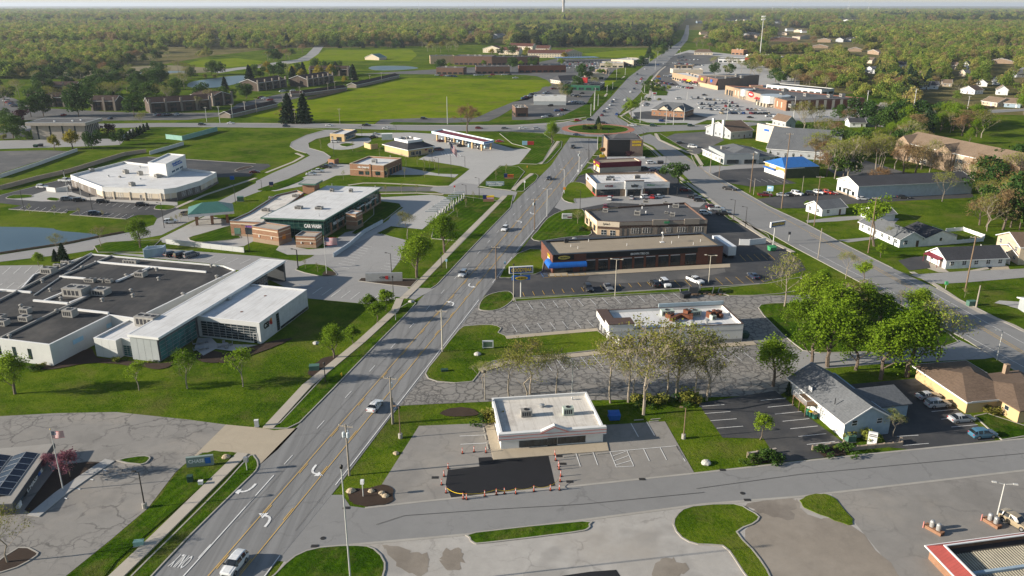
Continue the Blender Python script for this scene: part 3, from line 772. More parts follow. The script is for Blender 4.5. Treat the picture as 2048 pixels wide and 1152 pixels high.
def arrow(b,p,ang,flip=1,s=1.0):
 d = Vector((math.cos(ang),math.sin(ang),0));n = Vector((-d.y,d.x,0))*flip
 z = Vector((0,0,ZM))
 pts = []
 C_ = [(-1.7,0),(-.7,.02),(0,.2),(.4,.6),(.5,1.1)]
 P_ = [p+d*x*s+n*y*s for x,y in C_]
 for u,v in zip(P_,P_[1:]): stripe(b,u,v,.34*s,ZM)
 t = P_[-1]
 hd = (P_[-1]-P_[-2]).normalized();hn = Vector((-hd.y,hd.x,0))
 b.face([(t-hn*.62*s+z)[:],(t+hn*.62*s+z)[:],(t+hd*1.15*s+z)[:]][::1])
for (x,y,rev,fl) in ((622,943,1,1),(543,1039,0,1),(499,982,1,-1),(936,572,1,1),(909,607,0,1),(1060,427,1,1),(1044,444,0,1)):
 arrow(MW,G(x,y),RANG+(math.pi if rev else 0),fl,1.15)
M = Matrix.Translation(G(364,1122)+Vector((0,0,ZM))) @ Matrix.Rotation(RANG+math.pi/2,4,'Z')
lw = letters('ONLY',2.8,2.3,M_WHITE,None,M,bold=.0,name='lane_lettering',depth=.001)
lw['kind'] = 'structure'
def stalls(b,a,c,n,tip,w=.11,z=ZM,skip=()):
 """n+1 stall lines from the line a-c; tip = pixel of the far end of the first line"""
 a,c,t = G(*a),G(*c),G(*tip)
 for k in range(n+1):
  if k in skip: continue
  p = a+(c-a)*(k/n)
  stripe(b,p,p+(t-a),w,z)
Z = lambda k,x,y: (ZK[k][0]+x*ZK[k][2],ZK[k][1]+y*ZK[k][2])
sheet('patio',M_CONC,q('S',(930,880),(960,785),(1085,790),(1130,835),(1310,845),(1490,850),(1270,905),(1120,885),(1010,945)),22)
stalls(MW,Z('O',1365,500),Z('O',1900,460),6,Z('O',1388,570),skip=(2,3))
polyline(MW,q('O',(1545,492),(1900,460),(1948,543)),.12)
for u,v in (((1545,490),(1580,573)),((1635,482),(1673,568)),((1580,573),(1673,568)),((1560,515),(1630,490)),((1570,540),(1645,512)),((1578,562),(1660,538))): polyline(MW,q('O',u,v),.1)
for u,v in (((1658,340),(1698,412)),((1742,332),(1784,405)),((745,408),(885,402)),((750,452),(890,445))): polyline(MW,q('O',u,v),.14)
stalls(MY,Z('L',85,380),Z('L',1080,297),13,Z('L',100,413),.12);stalls(MY,Z('L',1300,285),Z('L',1950,248),8,Z('L',1350,338),.12,skip=(3,))
polyline(MY,q('L',(255,262),(420,253),(585,243)),.12)
stalls(MY,Z('L',290,240),Z('L',580,222),6,Z('L',300,260),.12)
polyline(MBL,q('L',(210,195),(255,262)),.15)
for k in range(5): polyline(MBL,q('L',(225+k*9,210+k*11),(268+k*7,205+k*11)),.12)
stalls(MW,Z('L',30,470),Z('L',1290,385),13,Z('L',65,525),.1);stalls(MW,Z('L',0,640),Z('L',600,600),6,Z('L',40,700),.1)
stalls(MW,Z('L',240,900),Z('L',1800,820),16,Z('L',320,1010),.1)
stalls(MW,Z('J',1240,70),Z('J',2300,130),11,Z('J',1140,110),.1);stalls(MW,Z('K',530,340),Z('K',985,400),6,Z('K',450,395),.12)
stalls(MW,Z('J',85,180),Z('J',340,170),3,Z('J',20,235),.12);stalls(MW,Z('J',20,310),Z('J',300,290),3,Z('J',-50,360),.12)
stalls(MW,Z('K',640,170),Z('K',830,0),9,Z('K',745,190),.1);stalls(MW,Z('K',1000,190),Z('K',1160,30),8,Z('K',1090,205),.1)
stalls(MW,Z('F',720,1020),Z('F',1000,950),1,Z('F',900,1080),.1)
for u,v in (((340,320),(450,330)),((345,350),(455,330)),((350,335),(400,350))): polyline(MBL,q('K',u,v),.12)
stalls(MW,Z('E',790,690),Z('E',1200,735),8,Z('E',745,715),.1);stalls(MW,Z('E',200,730),Z('E',540,755),6,Z('E',140,765),.1);stalls(MW,Z('E',700,770),Z('E',1070,800),7,Z('E',640,800),.1)
stalls(MW,Z('Q',780,205),Z('Q',1040,437),6,Z('Q',643,218),.13);stalls(MW,Z('Q',450,240),Z('Q',550,355),3,Z('Q',315,250),.13)
stalls(MW,Z('Q',1690,265),Z('Q',1800,347),2,Z('Q',1555,277),.13);polyline(MW,q('Q',(1400,458),(1540,447)),.13);polyline(MW,q('Q',(1370,410),(1485,403)),.13)
for x,y in ((560,590),(490,640),(420,690),(350,740)): polyline(MW,q('N',(x-8,y-2),(x+8,y+2)),.2)
polyline(MY,q('p',(1325,295),(1395,330),(1420,352),(1500,400),(1620,466),(1711,512),(1800,562),(1886,608),(2048,705)),.12)
polyline(MY,q('p',(1620,470),(1711,516),(1800,566),(1886,612),(2048,709)),.12)
polyline(MW,q('M',(250,0),(600,180),(1000,380),(1700,790),(2048,980)),.12);polyline(MW,q('M',(1010,230),(1250,350)),.12);polyline(MW,q('M',(1290,370),(2048,790)),.12)
polyline(MW,q('O',(560,2),(520,60),(400,230)),.0001)
stalls(MW,Z('X',1380,370),Z('X',1580,385),6,Z('X',1400,400),.25)
stalls(MW,Z('Y',340,580),Z('Y',560,590),5,Z('Y',300,560),.12)
stalls(MY,Z('L',1820,80),Z('L',2048,70),4,Z('L',1870,130),.12)
MW.build('lane_markings_white',M_WHITE,kind='structure');MY.build('lane_markings_yellow',M_YELLOW,kind='structure');MBL.build('bay_markings_blue',M_BLUEP,kind='structure')
b = MB()
for x,y,r in ((646,1077,.38),(1485,987,.38),(600,735,0)):
 if r: b.lathe([(r,.04),(r,.075)],14,0,G(x,y))
b.build('manhole_covers',PM('cast_iron',(.03,.028,.026),.6),kind='structure')
b = MB()
for k,x,y in (('O',614,628),('O',1275,514),('O',1296,555),('O',1332,650)):
 p = g1(k,x,y);b.box(p.x-.55,p.x+.55,p.y-.35,p.y+.35,.03,.062)
for k,x,y in (('O',1718,637),('Q',440,588),('Q',572,748),('O',140,790),('N',1678,994)):
 p = g1(k,x,y);b.box(p.x-.5,p.x+.5,p.y-.3,p.y+.3,.03,.09)
b.build('drain_covers',MATS['cast_iron'],kind='structure')
# building materials
B_WHITE = PM('white_stucco',(.66,.65,.62),.85,.08,.3,dirt=.12)
B_CREAM = PM('cream_stucco',(.58,.49,.37),.85,.08,.3,dirt=.1)
B_TAN = PM('tan_stucco',(.46,.34,.22),.85,.1,.3)
B_YEL = PM('yellow_stucco',(.52,.37,.19),.85,.08,.3)
B_GREY = PM('grey_panel',(.34,.36,.36),.6,.1,.3)
B_GREYL = PM('pale_grey_panel',(.52,.52,.50),.7,.08,.3,dirt=.08)
B_GREYD = PM('dark_grey_panel',(.07,.075,.08),.5,.15,.3)
B_BLACK = PM('black_cladding',(.018,.018,.02),.45,.2,.4)
B_SIDING = RIBBED('white_siding',(.68,.68,.67),13,2,.6,dark=.8)
B_SIDEY = RIBBED('beige_siding',(.50,.40,.29),13,2,.6,dark=.8)
B_SIDEG = RIBBED('grey_siding',(.36,.37,.38),13,2,.6,dark=.8)
B_SIDEB = RIBBED('blue_siding',(.28,.36,.42),13,2,.6,dark=.8)
B_BRKR = BRICK('red_brick',(.17,.065,.042),(.13,.05,.035),(.2,.12,.09))
B_BRKO = BRICK('orange_brick',(.31,.16,.09),(.25,.125,.07),(.34,.26,.2))
B_BRKD = BRICK('brown_brick',(.17,.095,.07),(.13,.075,.055),(.2,.15,.12))
B_BRKT = BRICK('tan_brick',(.33,.23,.15),(.27,.19,.13),(.36,.3,.24))
B_STONE = BRICK('tan_stone',(.38,.30,.22),(.30,.24,.18),(.4,.35,.3),.5)
R_WHITE = PM('white_roof_membrane',(.62,.58,.52),.8,.14,.25,dirt=.4,seam=3.1)
R_CLEAN = PM('clean_roof_membrane',(.63,.62,.60),.75,.1,.25,dirt=.14,seam=3.6)
R_DARK = ASPH('tar_roof',(.045,.044,.044),var=.35,dust=.16,streak=.3)
R_GREYR = ASPH('grey_roof',(.095,.094,.095),var=.25,dust=.14)
R_GRAV = ASPH('gravel_roof',(.31,.255,.185),var=.2,dust=.12)
R_SHDK = SHINGLE('charcoal_shingles',(.055,.055,.06));R_SHGR = SHINGLE('grey_shingles',(.13,.135,.14));R_SHBR = SHINGLE('brown_shingles',(.15,.105,.075));R_SHMA = SHINGLE('maroon_shingles',(.10,.045,.035));R_SHTN = SHINGLE('tan_shingles',(.20,.145,.10))
R_BLUE = RIBBED('blue_metal_roof',(.025,.13,.38),8,0,.5);R_GREEN = RIBBED('green_metal_roof',(.055,.155,.125),7,0,.4);R_RED = RIBBED('red_metal_roof',(.26,.05,.04),6,0,.55)
B_TAUPE = BRICK('taupe_block',(.17,.145,.125),(.14,.12,.105),(.2,.18,.16));T_WHITE = PM('white_trim',(.70,.69,.67),.5,.06,.8);T_DARK = PM('dark_metal_trim',(.035,.036,.04),.45,.15,.8);T_GREY = PM('grey_metal',(.30,.31,.32),.4,.12,.8,metal=.4)
T_GREEN = PM('green_trim',(.075,.15,.115),.5,.1,.8);T_BROWN = PM('brown_trim',(.09,.055,.04),.6,.12,.8);T_RED = PM('red_trim',(.42,.03,.03),.5,.1,.8)
T_MAROON = PM('maroon_panel',(.17,.022,.035),.6,.1,.8);T_BLUE = PM('blue_panel',(.02,.12,.42),.45,.1,.8);T_NAVY = PM('navy_panel',(.012,.025,.10),.4,.1,.8)
T_YELLOW = PM('yellow_panel',(.75,.50,.02),.5,.06,.8);T_PEACH = PM('peach_panel',(.36,.25,.155),.7,.1,.6);T_ORANGE = PM('orange_panel',(.55,.20,.02),.5,.06,.8);T_BLACK = PM('black_lettering',(.012,.012,.012),.5,.1,.8)
T_PINK = PM('faded_red_stripe',(.52,.22,.19),.6,.1,.8);T_RUST = PM('rusty_metal',(.14,.05,.025),.85,.4,1.2);T_WOOD = PM('weathered_wood',(.20,.135,.085),.85,.25,1.5)
T_STEEL = PM('galvanised_steel',(.42,.42,.41),.45,.15,1.0,metal=.5);T_HVAC = PM('rooftop_unit_paint',(.30,.285,.26),.6,.15,1.2,dirt=.2);T_LBLUE = PM('light_blue_panel',(.30,.50,.62),.5,.08,.8);T_GRN = PM('sign_green',(.06,.30,.12),.5,.1,.8)
G_DARK = GLASS('dark_glass');G_TEAL = GLASS('teal_glass',(.045,.13,.125),.08);G_BLUE = GLASS('blue_glass',(.06,.11,.15));G_GREEN = GLASS('green_glass',(.015,.05,.045))
class Bld:
 """a building on a footprint: walls, flat roof behind a parapet, and things measured on its faces"""
 def __init__(s,name,label,cat,foot,h,wall,roof,para=.5,cop=None,group=None,parent=None,walls=True,base=0.0,copw=.32):
  foot = [Vector((p[0],p[1])) for p in foot]
  if poly_area(foot) < 0: foot = foot[::-1]
  s.h = h
  if parent is None:
   s.ang = math.atan2(foot[1].y-foot[0].y,foot[1].x-foot[0].x)
   s.o = foot[0].copy()
   s.root = thing(name,label,cat,(s.o.x,s.o.y,0),s.ang,group)
  else:
   s.ang,s.o,s.root = parent.ang,parent.o,parent.root
  s.P = [s.loc(p) for p in foot]
  s.base = base
  n = len(s.P)
  if walls:
   inn = inset(s.P,.3)
   b = MB()
   wl_ = wall if isinstance(wall,(list,tuple)) else [wall]
   ms = list(dict.fromkeys(wl_))
   lo = [b.av((p.x,p.y,base)) for p in s.P];hi = [b.av((p.x,p.y,h)) for p in s.P]
   ih = [b.av((p.x,p.y,h)) for p in inn];il = [b.av((p.x,p.y,h-para-.02)) for p in inn]
   for k in range(n):
    j = (k+1) % n;m = ms.index(wl_[k % len(wl_)])
    b.fi((lo[k],lo[j],hi[j],hi[k]),m);b.fi((hi[k],hi[j],ih[j],ih[k]),m);b.fi((ih[k],ih[j],il[j],il[k]),m)
   b.build('wall',ms,s.root)
   MB().sheet(inset(s.P,.28),h-para).build('roof',roof,s.root)
   if cop is not None:
    s.ring('coping',inset(s.P,-.05),inset(s.P,copw),h+.004,h+.10,cop)
 def ring(s,name,out,inn,z0,z1,mat,parent=None):
  b = MB();n = len(out)
  a = [b.av((p.x,p.y,z0)) for p in out];c = [b.av((p.x,p.y,z1)) for p in out]
  d = [b.av((p.x,p.y,z1)) for p in inn];e = [b.av((p.x,p.y,z0)) for p in inn]
  for k in range(n):
   j = (k+1) % n
   b.fi((a[k],a[j],c[j],c[k]));b.fi((c[k],c[j],d[j],d[k]));b.fi((d[k],d[j],e[j],e[k]));b.fi((e[k],e[j],a[j],a[k]))
  return b.build(name,mat,parent or s.root)
 def loc(s,p):
  d = Vector((p[0],p[1]))-s.o
  c,n = math.cos(-s.ang),math.sin(-s.ang)
  return Vector((d.x*c-d.y*n,d.x*n+d.y*c))
 def wld(s,p):
  c,n = math.cos(s.ang),math.sin(s.ang)
  return Vector((s.o.x+p[0]*c-p[1]*n,s.o.y+p[0]*n+p[1]*c,p[2] if len(p) > 2 else 0))
 def fr(s,i):
  n = len(s.P);a,b = s.P[i % n],s.P[(i+1) % n]
  d = (b-a);L = d.length;d = d/L
  return a,d,Vector((d.y,-d.x)),L
 def T(s,i):
  a,d,o,L = s.fr(i)
  return Matrix(((d.x,o.x,0,a.x),(d.y,o.y,0,a.y),(0,0,1,0),(0,0,0,1)))
 def TT(s,i,u,z,out=.06):
  """frame for lettering: x along the face, y up, z outwards"""
  a,d,o,L = s.fr(i)
  p = a+d*u+o*out
  return Matrix(((d.x,0,o.x,p.x),(d.y,0,o.y,p.y),(0,1,0,z),(0,0,0,1)))
 def uz(s,i,px,py,out=0.0):
  """where the photo ray meets face i: metres along it and height"""
  a,d,o,L = s.fr(i)
  A = s.wld((a.x+o.x*out,a.y+o.y*out,0));D = s.wld((a.x+d.x,a.y+d.y,0))-s.wld((a.x,a.y,0))
  r = ray(px,py)
  N = Vector((D.y,-D.x,0))
  t = (A-Vector((0,0,CH))).dot(N)/r.dot(N)
  p = Vector((0,0,CH))+r*t
  return (p-A).dot(D),p.z
 def rect(s,i,k,x0,y0,x1,y1):
  ox,oy,sc = ZK[k]
  u0,z1 = s.uz(i,ox+x0*sc,oy+y0*sc);u1,z0 = s.uz(i,ox+x1*sc,oy+y1*sc)
  return min(u0,u1),max(u0,u1),min(z0,z1),max(z0,z1)
 def slab(s,i,u0,u1,z0,z1,mat,name='wall_band',t=.06,t0=-.02,parent=None):
  b = MB();b.T = s.T(i);b.box(u0,u1,t0,t,z0,z1)
  return b.build(name,mat,parent or s.root)
 def win(s,i,u0,u1,z0,z1,nx=1,ny=1,fm=None,gm=None,fw=.07,split=False,t=.07,name='window',pane='pane',pm=None):
  fm = fm or T_DARK;gm = gm or G_DARK
  b = MB();b.T = s.T(i)
  xs = [u0+(u1-u0)*k/nx for k in range(nx+1)];zs = [z0+(z1-z0)*k/ny for k in range(ny+1)]
  for x in xs: b.box(max(u0,x-fw/2),min(u1,x+fw/2),-.02,t,z0,z1)
  for z in zs: b.box(u0+fw/2,u1-fw/2,-.02,t-.004,max(z0,z-fw/2),min(z1,z+fw/2))
  w = b.build(name,fm,s.root)
  if split:
   r = random.Random(int(u0*100+z0*10))
   for a_,c in zip(xs,xs[1:]):
    for e,f in zip(zs,zs[1:]):
     p = MB();p.T = s.T(i);p.box(a_+fw/2,c-fw/2,-.01,t*.35,e+fw/2,f-fw/2)
     p.build(pane,gm,w)
  else:
   p = MB();p.T = s.T(i);p.box(u0+.01,u1-.01,-.01,t*.35,z0+.01,z1-.01);p.build(pane,gm,w)
  return w
 def winp(s,i,k,x0,y0,x1,y1,nx=1,ny=1,**kw):
  return s.win(i,*s.rect(i,k,x0,y0,x1,y1),nx,ny,**kw)
 def slabp(s,i,k,x0,y0,x1,y1,mat,name='wall_band',t=.06,**kw):
  return s.slab(i,*s.rect(i,k,x0,y0,x1,y1),mat,name,t,**kw)
 def door(s,i,u0,u1,z1,mat=None,z0=.02,glass=False):
  b = MB();b.T = s.T(i)
  b.box(u0-.08,u0,-.02,.09,z0,z1+.08);b.box(u1,u1+.08,-.02,.09,z0,z1+.08);b.box(u0,u1,-.02,.09,z1,z1+.08)
  f = b.build('door_frame',T_WHITE,s.root)
  p = MB();p.T = s.T(i);p.box(u0,u1,-.01,.05,z0,z1)
  p.build('door',G_DARK if glass else (mat or T_GREY),f)
 def text(s,i,txt,u,z,size,width,mat,bold=.02,shear=0,out=.07,name='sign_lettering',parent=None):
  return letters(txt,size,width,mat,parent or s.root,s.TT(i,u,z,out),bold,shear,name)
 def textp(s,i,txt,k,x0,y0,x1,y1,mat,bold=.02,shear=0,out=.07,**kw):
  """x0,y0 .. x1,y1: pixel corners (top left, bottom right) of the lettering"""
  u0,u1,z0,z1 = s.rect(i,k,x0,y0,x1,y1)
  return s.text(i,txt,(u0+u1)/2,(z0+z1)/2,z1-z0,u1-u0,mat,bold,shear,out,**kw)
 def roofpt(s,k,x,y,z):
  ox,oy,sc = ZK[k]
  return s.loc(G(ox+x*sc,oy+y*sc,z))
 def unit(s,k,x,y,w,d,hh,z=None,mat=None,ang=0.0,fans=1,label=None):
  """rooftop unit whose base is seen at the given pixel"""
  z = s.h-.5 if z is None else z
  p = s.roofpt(k,x,y,z)
  M = Matrix.Translation((p.x,p.y,z)) @ Matrix.Rotation(ang,4,'Z')
  b = MB();b.T = M
  b.box(-w/2,w/2,-d/2,d/2,.12,hh);b.box(-w/2+.1,w/2-.1,-d/2+.1,d/2-.1,-.05,.12);b.box(-w/2-.03,w/2+.03,-d/2-.03,d/2+.03,hh*.93,hh*.96)
  u = b.build('rooftop_unit',mat or T_HVAC,s.root)
  for j in range(fans):
   f = MB();f.T = M;cx = -w/2+w*(j+.5)/fans;r = min(w/fans,d)*.34
   f.lathe([(r,0),(r,.09),(r*.85,.1),(r*.8,.02),(r*.2,.02),(.1,.06)],12,0,(cx,0,hh));f.build('fan',T_DARK,u)
  f = MB();f.T = M
  for j in range(4): f.box(-w*.4+w*.2*j,-w*.4+w*.2*j+w*.14,-d/2-.02,-d/2+.02,hh*.25,hh*.8)
  f.build('louvre',T_DARK,u)
  return u
 def vent(s,k,x,y,z=None,hh=.6,r=.16,mat=None,hood=True):
  z = s.h-.5 if z is None else z
  p = s.roofpt(k,x,y,z)
  prof = [(r*1.6,-.02),(r*1.5,.06),(r,.1),(r,hh)]
  if hood: prof += [(r*1.9,hh),(r*1.9,hh+.12),(r*.8,hh+.3)]
  MB().lathe(prof,8,0,(p.x,p.y,z)).build('roof_vent',mat or T_STEEL,s.root)
 def box(s,k,x,y,z,w,d,hh,mat,name,ang=0.0):
  p = s.roofpt(k,x,y,z)
  b = MB();b.T = Matrix.Translation((p.x,p.y,z)) @ Matrix.Rotation(ang,4,'Z')
  b.box(-w/2,w/2,-d/2,d/2,0,hh)
  return b.build(name,mat,s.root)
def fbox(A,B,d):
 A = Vector((A[0],A[1]));B = Vector((B[0],B[1]));e = (B-A).normalized();n = Vector((-e.y,e.x))
 return [A,B,B+n*d,A+n*d]
def fdepth(A,B,C):
 A = Vector((A[0],A[1]));B = Vector((B[0],B[1]));e = (B-A).normalized()
 return (Vector((C[0],C[1]))-A).dot(Vector((-e.y,e.x)))
def zt(k,bx,by,tx,ty):
 """height of the corner whose base and top are seen at two pixels"""
 ox,oy,s = ZK[k]
 return HZ(G(ox+bx*s,oy+by*s),oy+ty*s)
def pitched(b,w_,d_,h,rise,ridge,over,hip,roofm,wallm,x0=0.0,y0=0.0,thick=.22,trim=None,gable_on=(1,1)):
 """gable or hip roof over a w x d block at (x0, y0) in building b's own frame"""
 o = over
 if ridge == 'u':
  L,D = w_,d_;f = lambda x,y,z: (x0+x,y0+y,z)
 else:
  L,D = d_,w_;f = lambda x,y,z: (x0+w_-y,y0+x,z)
 sl = rise/(D/2);ze = h-o*sl
 hx = hip
 r0,r1 = (-o+hx,L+o-hx)
 m = MB()
 for dz,flip in ((0,0),(-thick,1)):
  e = [f(-o,-o,ze+dz),f(L+o,-o,ze+dz),f(L+o,D+o,ze+dz),f(-o,D+o,ze+dz)]
  rr = [f(r0,D/2,h+rise+dz),f(r1,D/2,h+rise+dz)]
  fs = [[e[0],e[1],rr[1],rr[0]],[e[2],e[3],rr[0],rr[1]]]
  if hx: fs += [[e[1],e[2],rr[1]],[e[3],e[0],rr[0]]]
  for q_ in fs: m.face(q_[::-1] if flip else q_)
 rf = m.build('roof',roofm,b.root)
 t = MB()
 e = [f(-o,-o,ze),f(L+o,-o,ze),f(L+o,D+o,ze),f(-o,D+o,ze)]
 rr = [f(r0,D/2,h+rise),f(r1,D/2,h+rise)]
 segs = [(e[0],e[1]),(e[2],e[3])]+([(e[1],e[2]),(e[3],e[0])] if hx else [(e[1],rr[1]),(e[2],rr[1]),(e[0],rr[0]),(e[3],rr[0])])
 for a,c in segs:
  a = Vector(a);c = Vector(c);dn = Vector((0,0,-thick-.05));up = Vector((0,0,.03))
  t.face([a+up,c+up,c+dn,a+dn])
  t.beam(a+Vector((0,0,-.1)),c+Vector((0,0,-.1)),.1,.22)
 t.build('fascia',trim or T_WHITE,rf)
 if not hx:
  for x in (0,L):
   g = MB();g.face([f(x,0,h-.05),f(x,D,h-.05),f(x,D/2,h+rise-.05)]);g.build('gable',wallm,b.root)
 return rf
def house(name,label,cat,A,B,d,h,rise,wall,roof,ridge='u',over=.5,hip=0.0,group=None,trim=None,wins=True,seed=0,chim=False,fm=None):
 """small house: A, B are the seen base corners of its front"""
 b = Bld(name,label,cat,fbox(A,B,d),h,wall,roof,para=.02,group=group)
 w_ = b.fr(0)[3]
 pitched(b,w_,d,h,rise,ridge,over,hip,roof,wall,trim=trim)
 if wins:
  r = random.Random(seed)
  for i in (0,1,3):
   L = b.fr(i)[3];n = max(1,int(L/3.6))
   for k in range(n):
    u = L*(k+.5)/n
    if i == 0 and k == n//2 and n > 1: b.door(0,u-.5,u+.5,2.1,T_BROWN if r.random() < .5 else T_WHITE)
    else: b.win(i,u-.6,u+.6,1.0,min(h-.3,2.3),2,2,fm=fm or T_WHITE)
    if h > 4.6: b.win(i,u-.6,u+.6,3.6,min(h-.3,4.9),2,2,fm=fm or T_WHITE)
 if chim:
  MB().box(w_*.7,w_*.7+.8,d*.5-.4,d*.5+.4,h,h+rise+1.0).build('chimney',B_BRKD,b.root)
 return b
# convenience shop
A,B = g1('O',965,480),g1('O',1508,440)
h = zt('O',965,480,970,393)
dep = fdepth(A,B,g1('O',918,205,h))
b = Bld('convenience_shop','low white shop with red-striped parapet and pediment behind fresh black asphalt','shop',fbox(A,B,dep),h,B_WHITE,R_WHITE,.45,T_WHITE)
w_ = b.fr(0)[3]
m = MB();m.T = b.T(0);m.box(-.45,w_+.45,-.3,.45,h-1.25,h+.12)
m.build('fascia',B_WHITE,b.root)
for z0,z1 in ((h-1.0,h-.84),(h-.42,h-.26)):
 m = MB();m.T = b.T(0);m.box(-.47,w_+.47,-.3,.475,z0,z1);m.build('stripe',T_PINK,b.root)
u0,_ = b.uz(0,*Z('O',1172,372));u1,_ = b.uz(0,*Z('O',1325,368));um = (u0+u1)/2
m = MB();m.T = b.T(0)
pk = h+1.15
pts = [(u0,h+.05),(u1,h+.05),(um,pk)]
m.face([(x,.5,z) for x,z in pts]);m.face([(x,-.25,z) for x,z in pts])
for a,c in ((pts[0],pts[2]),(pts[2],pts[1])): m.face([(a[0],.5,a[1]),(c[0],.5,c[1]),(c[0],-.25,c[1]),(a[0],-.25,a[1])])
pd = m.build('pediment',B_WHITE,b.root)
m = MB();m.T = b.T(0)
for a,c in ((pts[0],pts[2]),(pts[2],pts[1])): m.beam((a[0],.52,a[1]-.35),(c[0],.52,c[1]-.35),.06,.2)
m.build('stripe',T_PINK,pd)
b.winp(0,'O',1062,432,1212,455,4,1,split=True);b.winp(0,'O',1268,412,1415,437,4,1,split=True)
b.winp(0,'O',1214,416,1264,458,2,1,name='door',pane='pane',split=True)
b.unit('O',1100,298,2.0,1.3,1.3,h-.45,T_HVAC);b.unit('O',1322,290,1.9,1.2,1.5,h-.45,PM('pale_green_unit',(.40,.45,.38),.6,.1))
b.vent('O',1182,250,h-.45,.35,.3);b.vent('O',1345,212,h-.45,.3,.1)
# vacant white restaurant
A,B = g1('L',860,824),g1('L',1838,772)
h = zt('L',1838,772,1845,632)
dep = fdepth(A,B,g1('L',1655,478,h))
ft = fbox(A,B,dep)
b = Bld('vacant_restaurant','vacant white flat-roofed restaurant with rusty ducts and open porch posts','building',ft,h,B_WHITE,R_CLEAN,.7,T_BROWN)
w_ = b.fr(0)[3]
for k in range(6):
 u = w_-.4-dep*0
for k,(x,y) in enumerate(((812,800),(768,755),(735,700),(712,680))):
 p = b.loc(g1('L',x,y))
 MB().box(p.x-.25,p.x+.25,p.y-.25,p.y+.25,0,h-1.4).build('porch_post',T_WHITE,b.root)
m = MB();m.T = b.T(3);L3 = b.fr(3)[3];m.box(-.2,L3+.1,0.03,2.4,h-1.5,h+.05);m.build('porch_canopy',B_WHITE,b.root)
m = MB();m.T = b.T(3);m.box(-.28,L3+.12,-.1,2.48,h+.06,h+.2);m.build('coping',T_BROWN,b.root)
m = MB();m.T = b.T(3);m.box(L3-3.2,L3+.3,-3.0,2.7,h-.2,h+1.5);m.build('corner_tower',B_WHITE,b.root)
m = MB();m.T = b.T(3);m.box(L3-3.3,L3+.4,-3.1,2.8,h+1.5,h+1.65);m.build('coping',T_BROWN,b.root)
for k in range(4): b.win(3,1+k*L3/5,1+k*L3/5+L3/7,.6,h-1.8,1,1,T_WHITE)
b.win(0,.6,3.4,.5,h-1.7,2,1,T_WHITE);b.win(0,4.2,6.4,.5,h-1.7,2,1,T_WHITE)
b.slab(0,7.5,w_-.02,.02,.8,T_GREY,'plinth');b.slab(0,7.5,w_-.02,h-1.4,h-1.32,T_GREY,'wall_joint',.03)
m = MB();m.T = b.T(2);L2 = b.fr(2)[3];m.box(-.02,L2*.56,-.25,.05,h-.3,h+1.0);m.build('rear_parapet',PM('pale_blue_panel',(.36,.44,.48),.6,.12),b.root)
for k,(x,y,w,d,hh,rust) in enumerate(((1240,560,3.0,1.6,1.3,0),(1460,565,2.6,1.7,1.4,0),(1340,665,3.0,1.5,1.0,0),(1605,595,1.1,1.1,1.1,0),(1400,570,1.2,1.6,1.6,1),(1580,580,1.0,1.4,1.5,1),(1640,570,2.2,1.2,1.3,1),(1260,580,1.6,1.4,1.0,1))):
 b.unit('L',x,y,w,d,hh,h-.7,T_RUST if rust else PM('pale_green_unit',(.40,.45,.38)),ang=.1*k,fans=1)
for a,c in (((1270,600),(1350,560)),((1350,562),(1430,575)),((1610,530),(1680,570)),((1440,520),(1430,585))):
 p,r_ = b.roofpt('L',*a,h-.1),b.roofpt('L',*c,h-.1)
 MB().beam((p.x,p.y,h),(r_.x,r_.y,h-.1),.8,.8).build('duct',T_RUST,b.root)
b.vent('L',1437,640,h-.7,.9,.35);b.vent('L',1555,632,h-.7,.9,.35)
# tyre dealer
A,B = g1('L',322,226),g1('L',1678,148)
h = zt('L',322,226,310,82)
dep = fdepth(A,B,g1('H',1530,940,h))
b = Bld('tyre_shop','long red brick tyre shop with blue awning and black fascia','shop',fbox(A,B,dep),h,B_BRKR,R_GRAV,.35,T_DARK,copw=1.1)
u0,u1,z0,z1 = b.rect(0,'f',600,400,1712,470);zf = z1-.15
b.slab(0,b.uz(0,*Z('f',575,430))[0],b.uz(0,*Z('f',1712,400))[0],h-1.55,h+.02,B_BLACK,'fascia',.12)
b.slab(0,b.uz(0,*Z('f',245,430))[0],b.uz(0,*Z('f',450,420))[0],h-1.6,h-.1,B_BLACK,'fascia',.12)
b.textp(0,'BROWN TIRE CO.','f',1030,390,1220,400,T_WHITE,.03,out=.14).scale[1] = .62
m = MB();m.T = b.TT(0,(b.uz(0,*Z('f',285,440))[0]+b.uz(0,*Z('f',412,430))[0])/2,h-.85,.12);m.T = m.T @ Matrix.Diagonal((1.75,.55,1,1));m.lathe([(1,0),(1,.05)],24)
lo = m.build('oval_sign',PM('gold_sign',(.62,.46,.10),.4),b.root)
letters('TIRE SERVICE',.42,2.5,T_BLACK,lo,b.TT(0,(b.uz(0,*Z('f',285,440))[0]+b.uz(0,*Z('f',412,430))[0])/2,h-.85,.19),.03,.2)
for (x0,y0,x1,y1) in ((578,470,668,572),(700,465,795,568),(822,458,915,560),(945,450,1042,550),(1070,442,1160,540),(1190,432,1282,530),(1315,425,1415,522),(1440,418,1535,512),(1590,410,1697,505)):
 b.winp(0,'f',x0,y0,x1,y1,4,4,fm=T_BLACK,name='bay_door',fw=.09)
 uu = b.rect(0,'f',x0,y0-6,x1,y0-8)
 b.slab(0,uu[0],uu[1],uu[3]-.06,uu[3]+.1,T_WHITE,'door_header',.1)
b.slabp(0,'f',1828,402,1905,495,T_BROWN,'service_door',.05)
b.winp(0,'f',248,530,320,592,2,2);b.winp(0,'f',366,522,438,585,2,2);b.winp(0,'f',320,530,362,596,1,1,name='door');b.winp(0,'f',508,525,540,572,1,1,name='door')
m = MB();m.T = b.T(0)
ue = b.uz(0,*Z('f',573,460))[0];za = h-2.15
n = 6
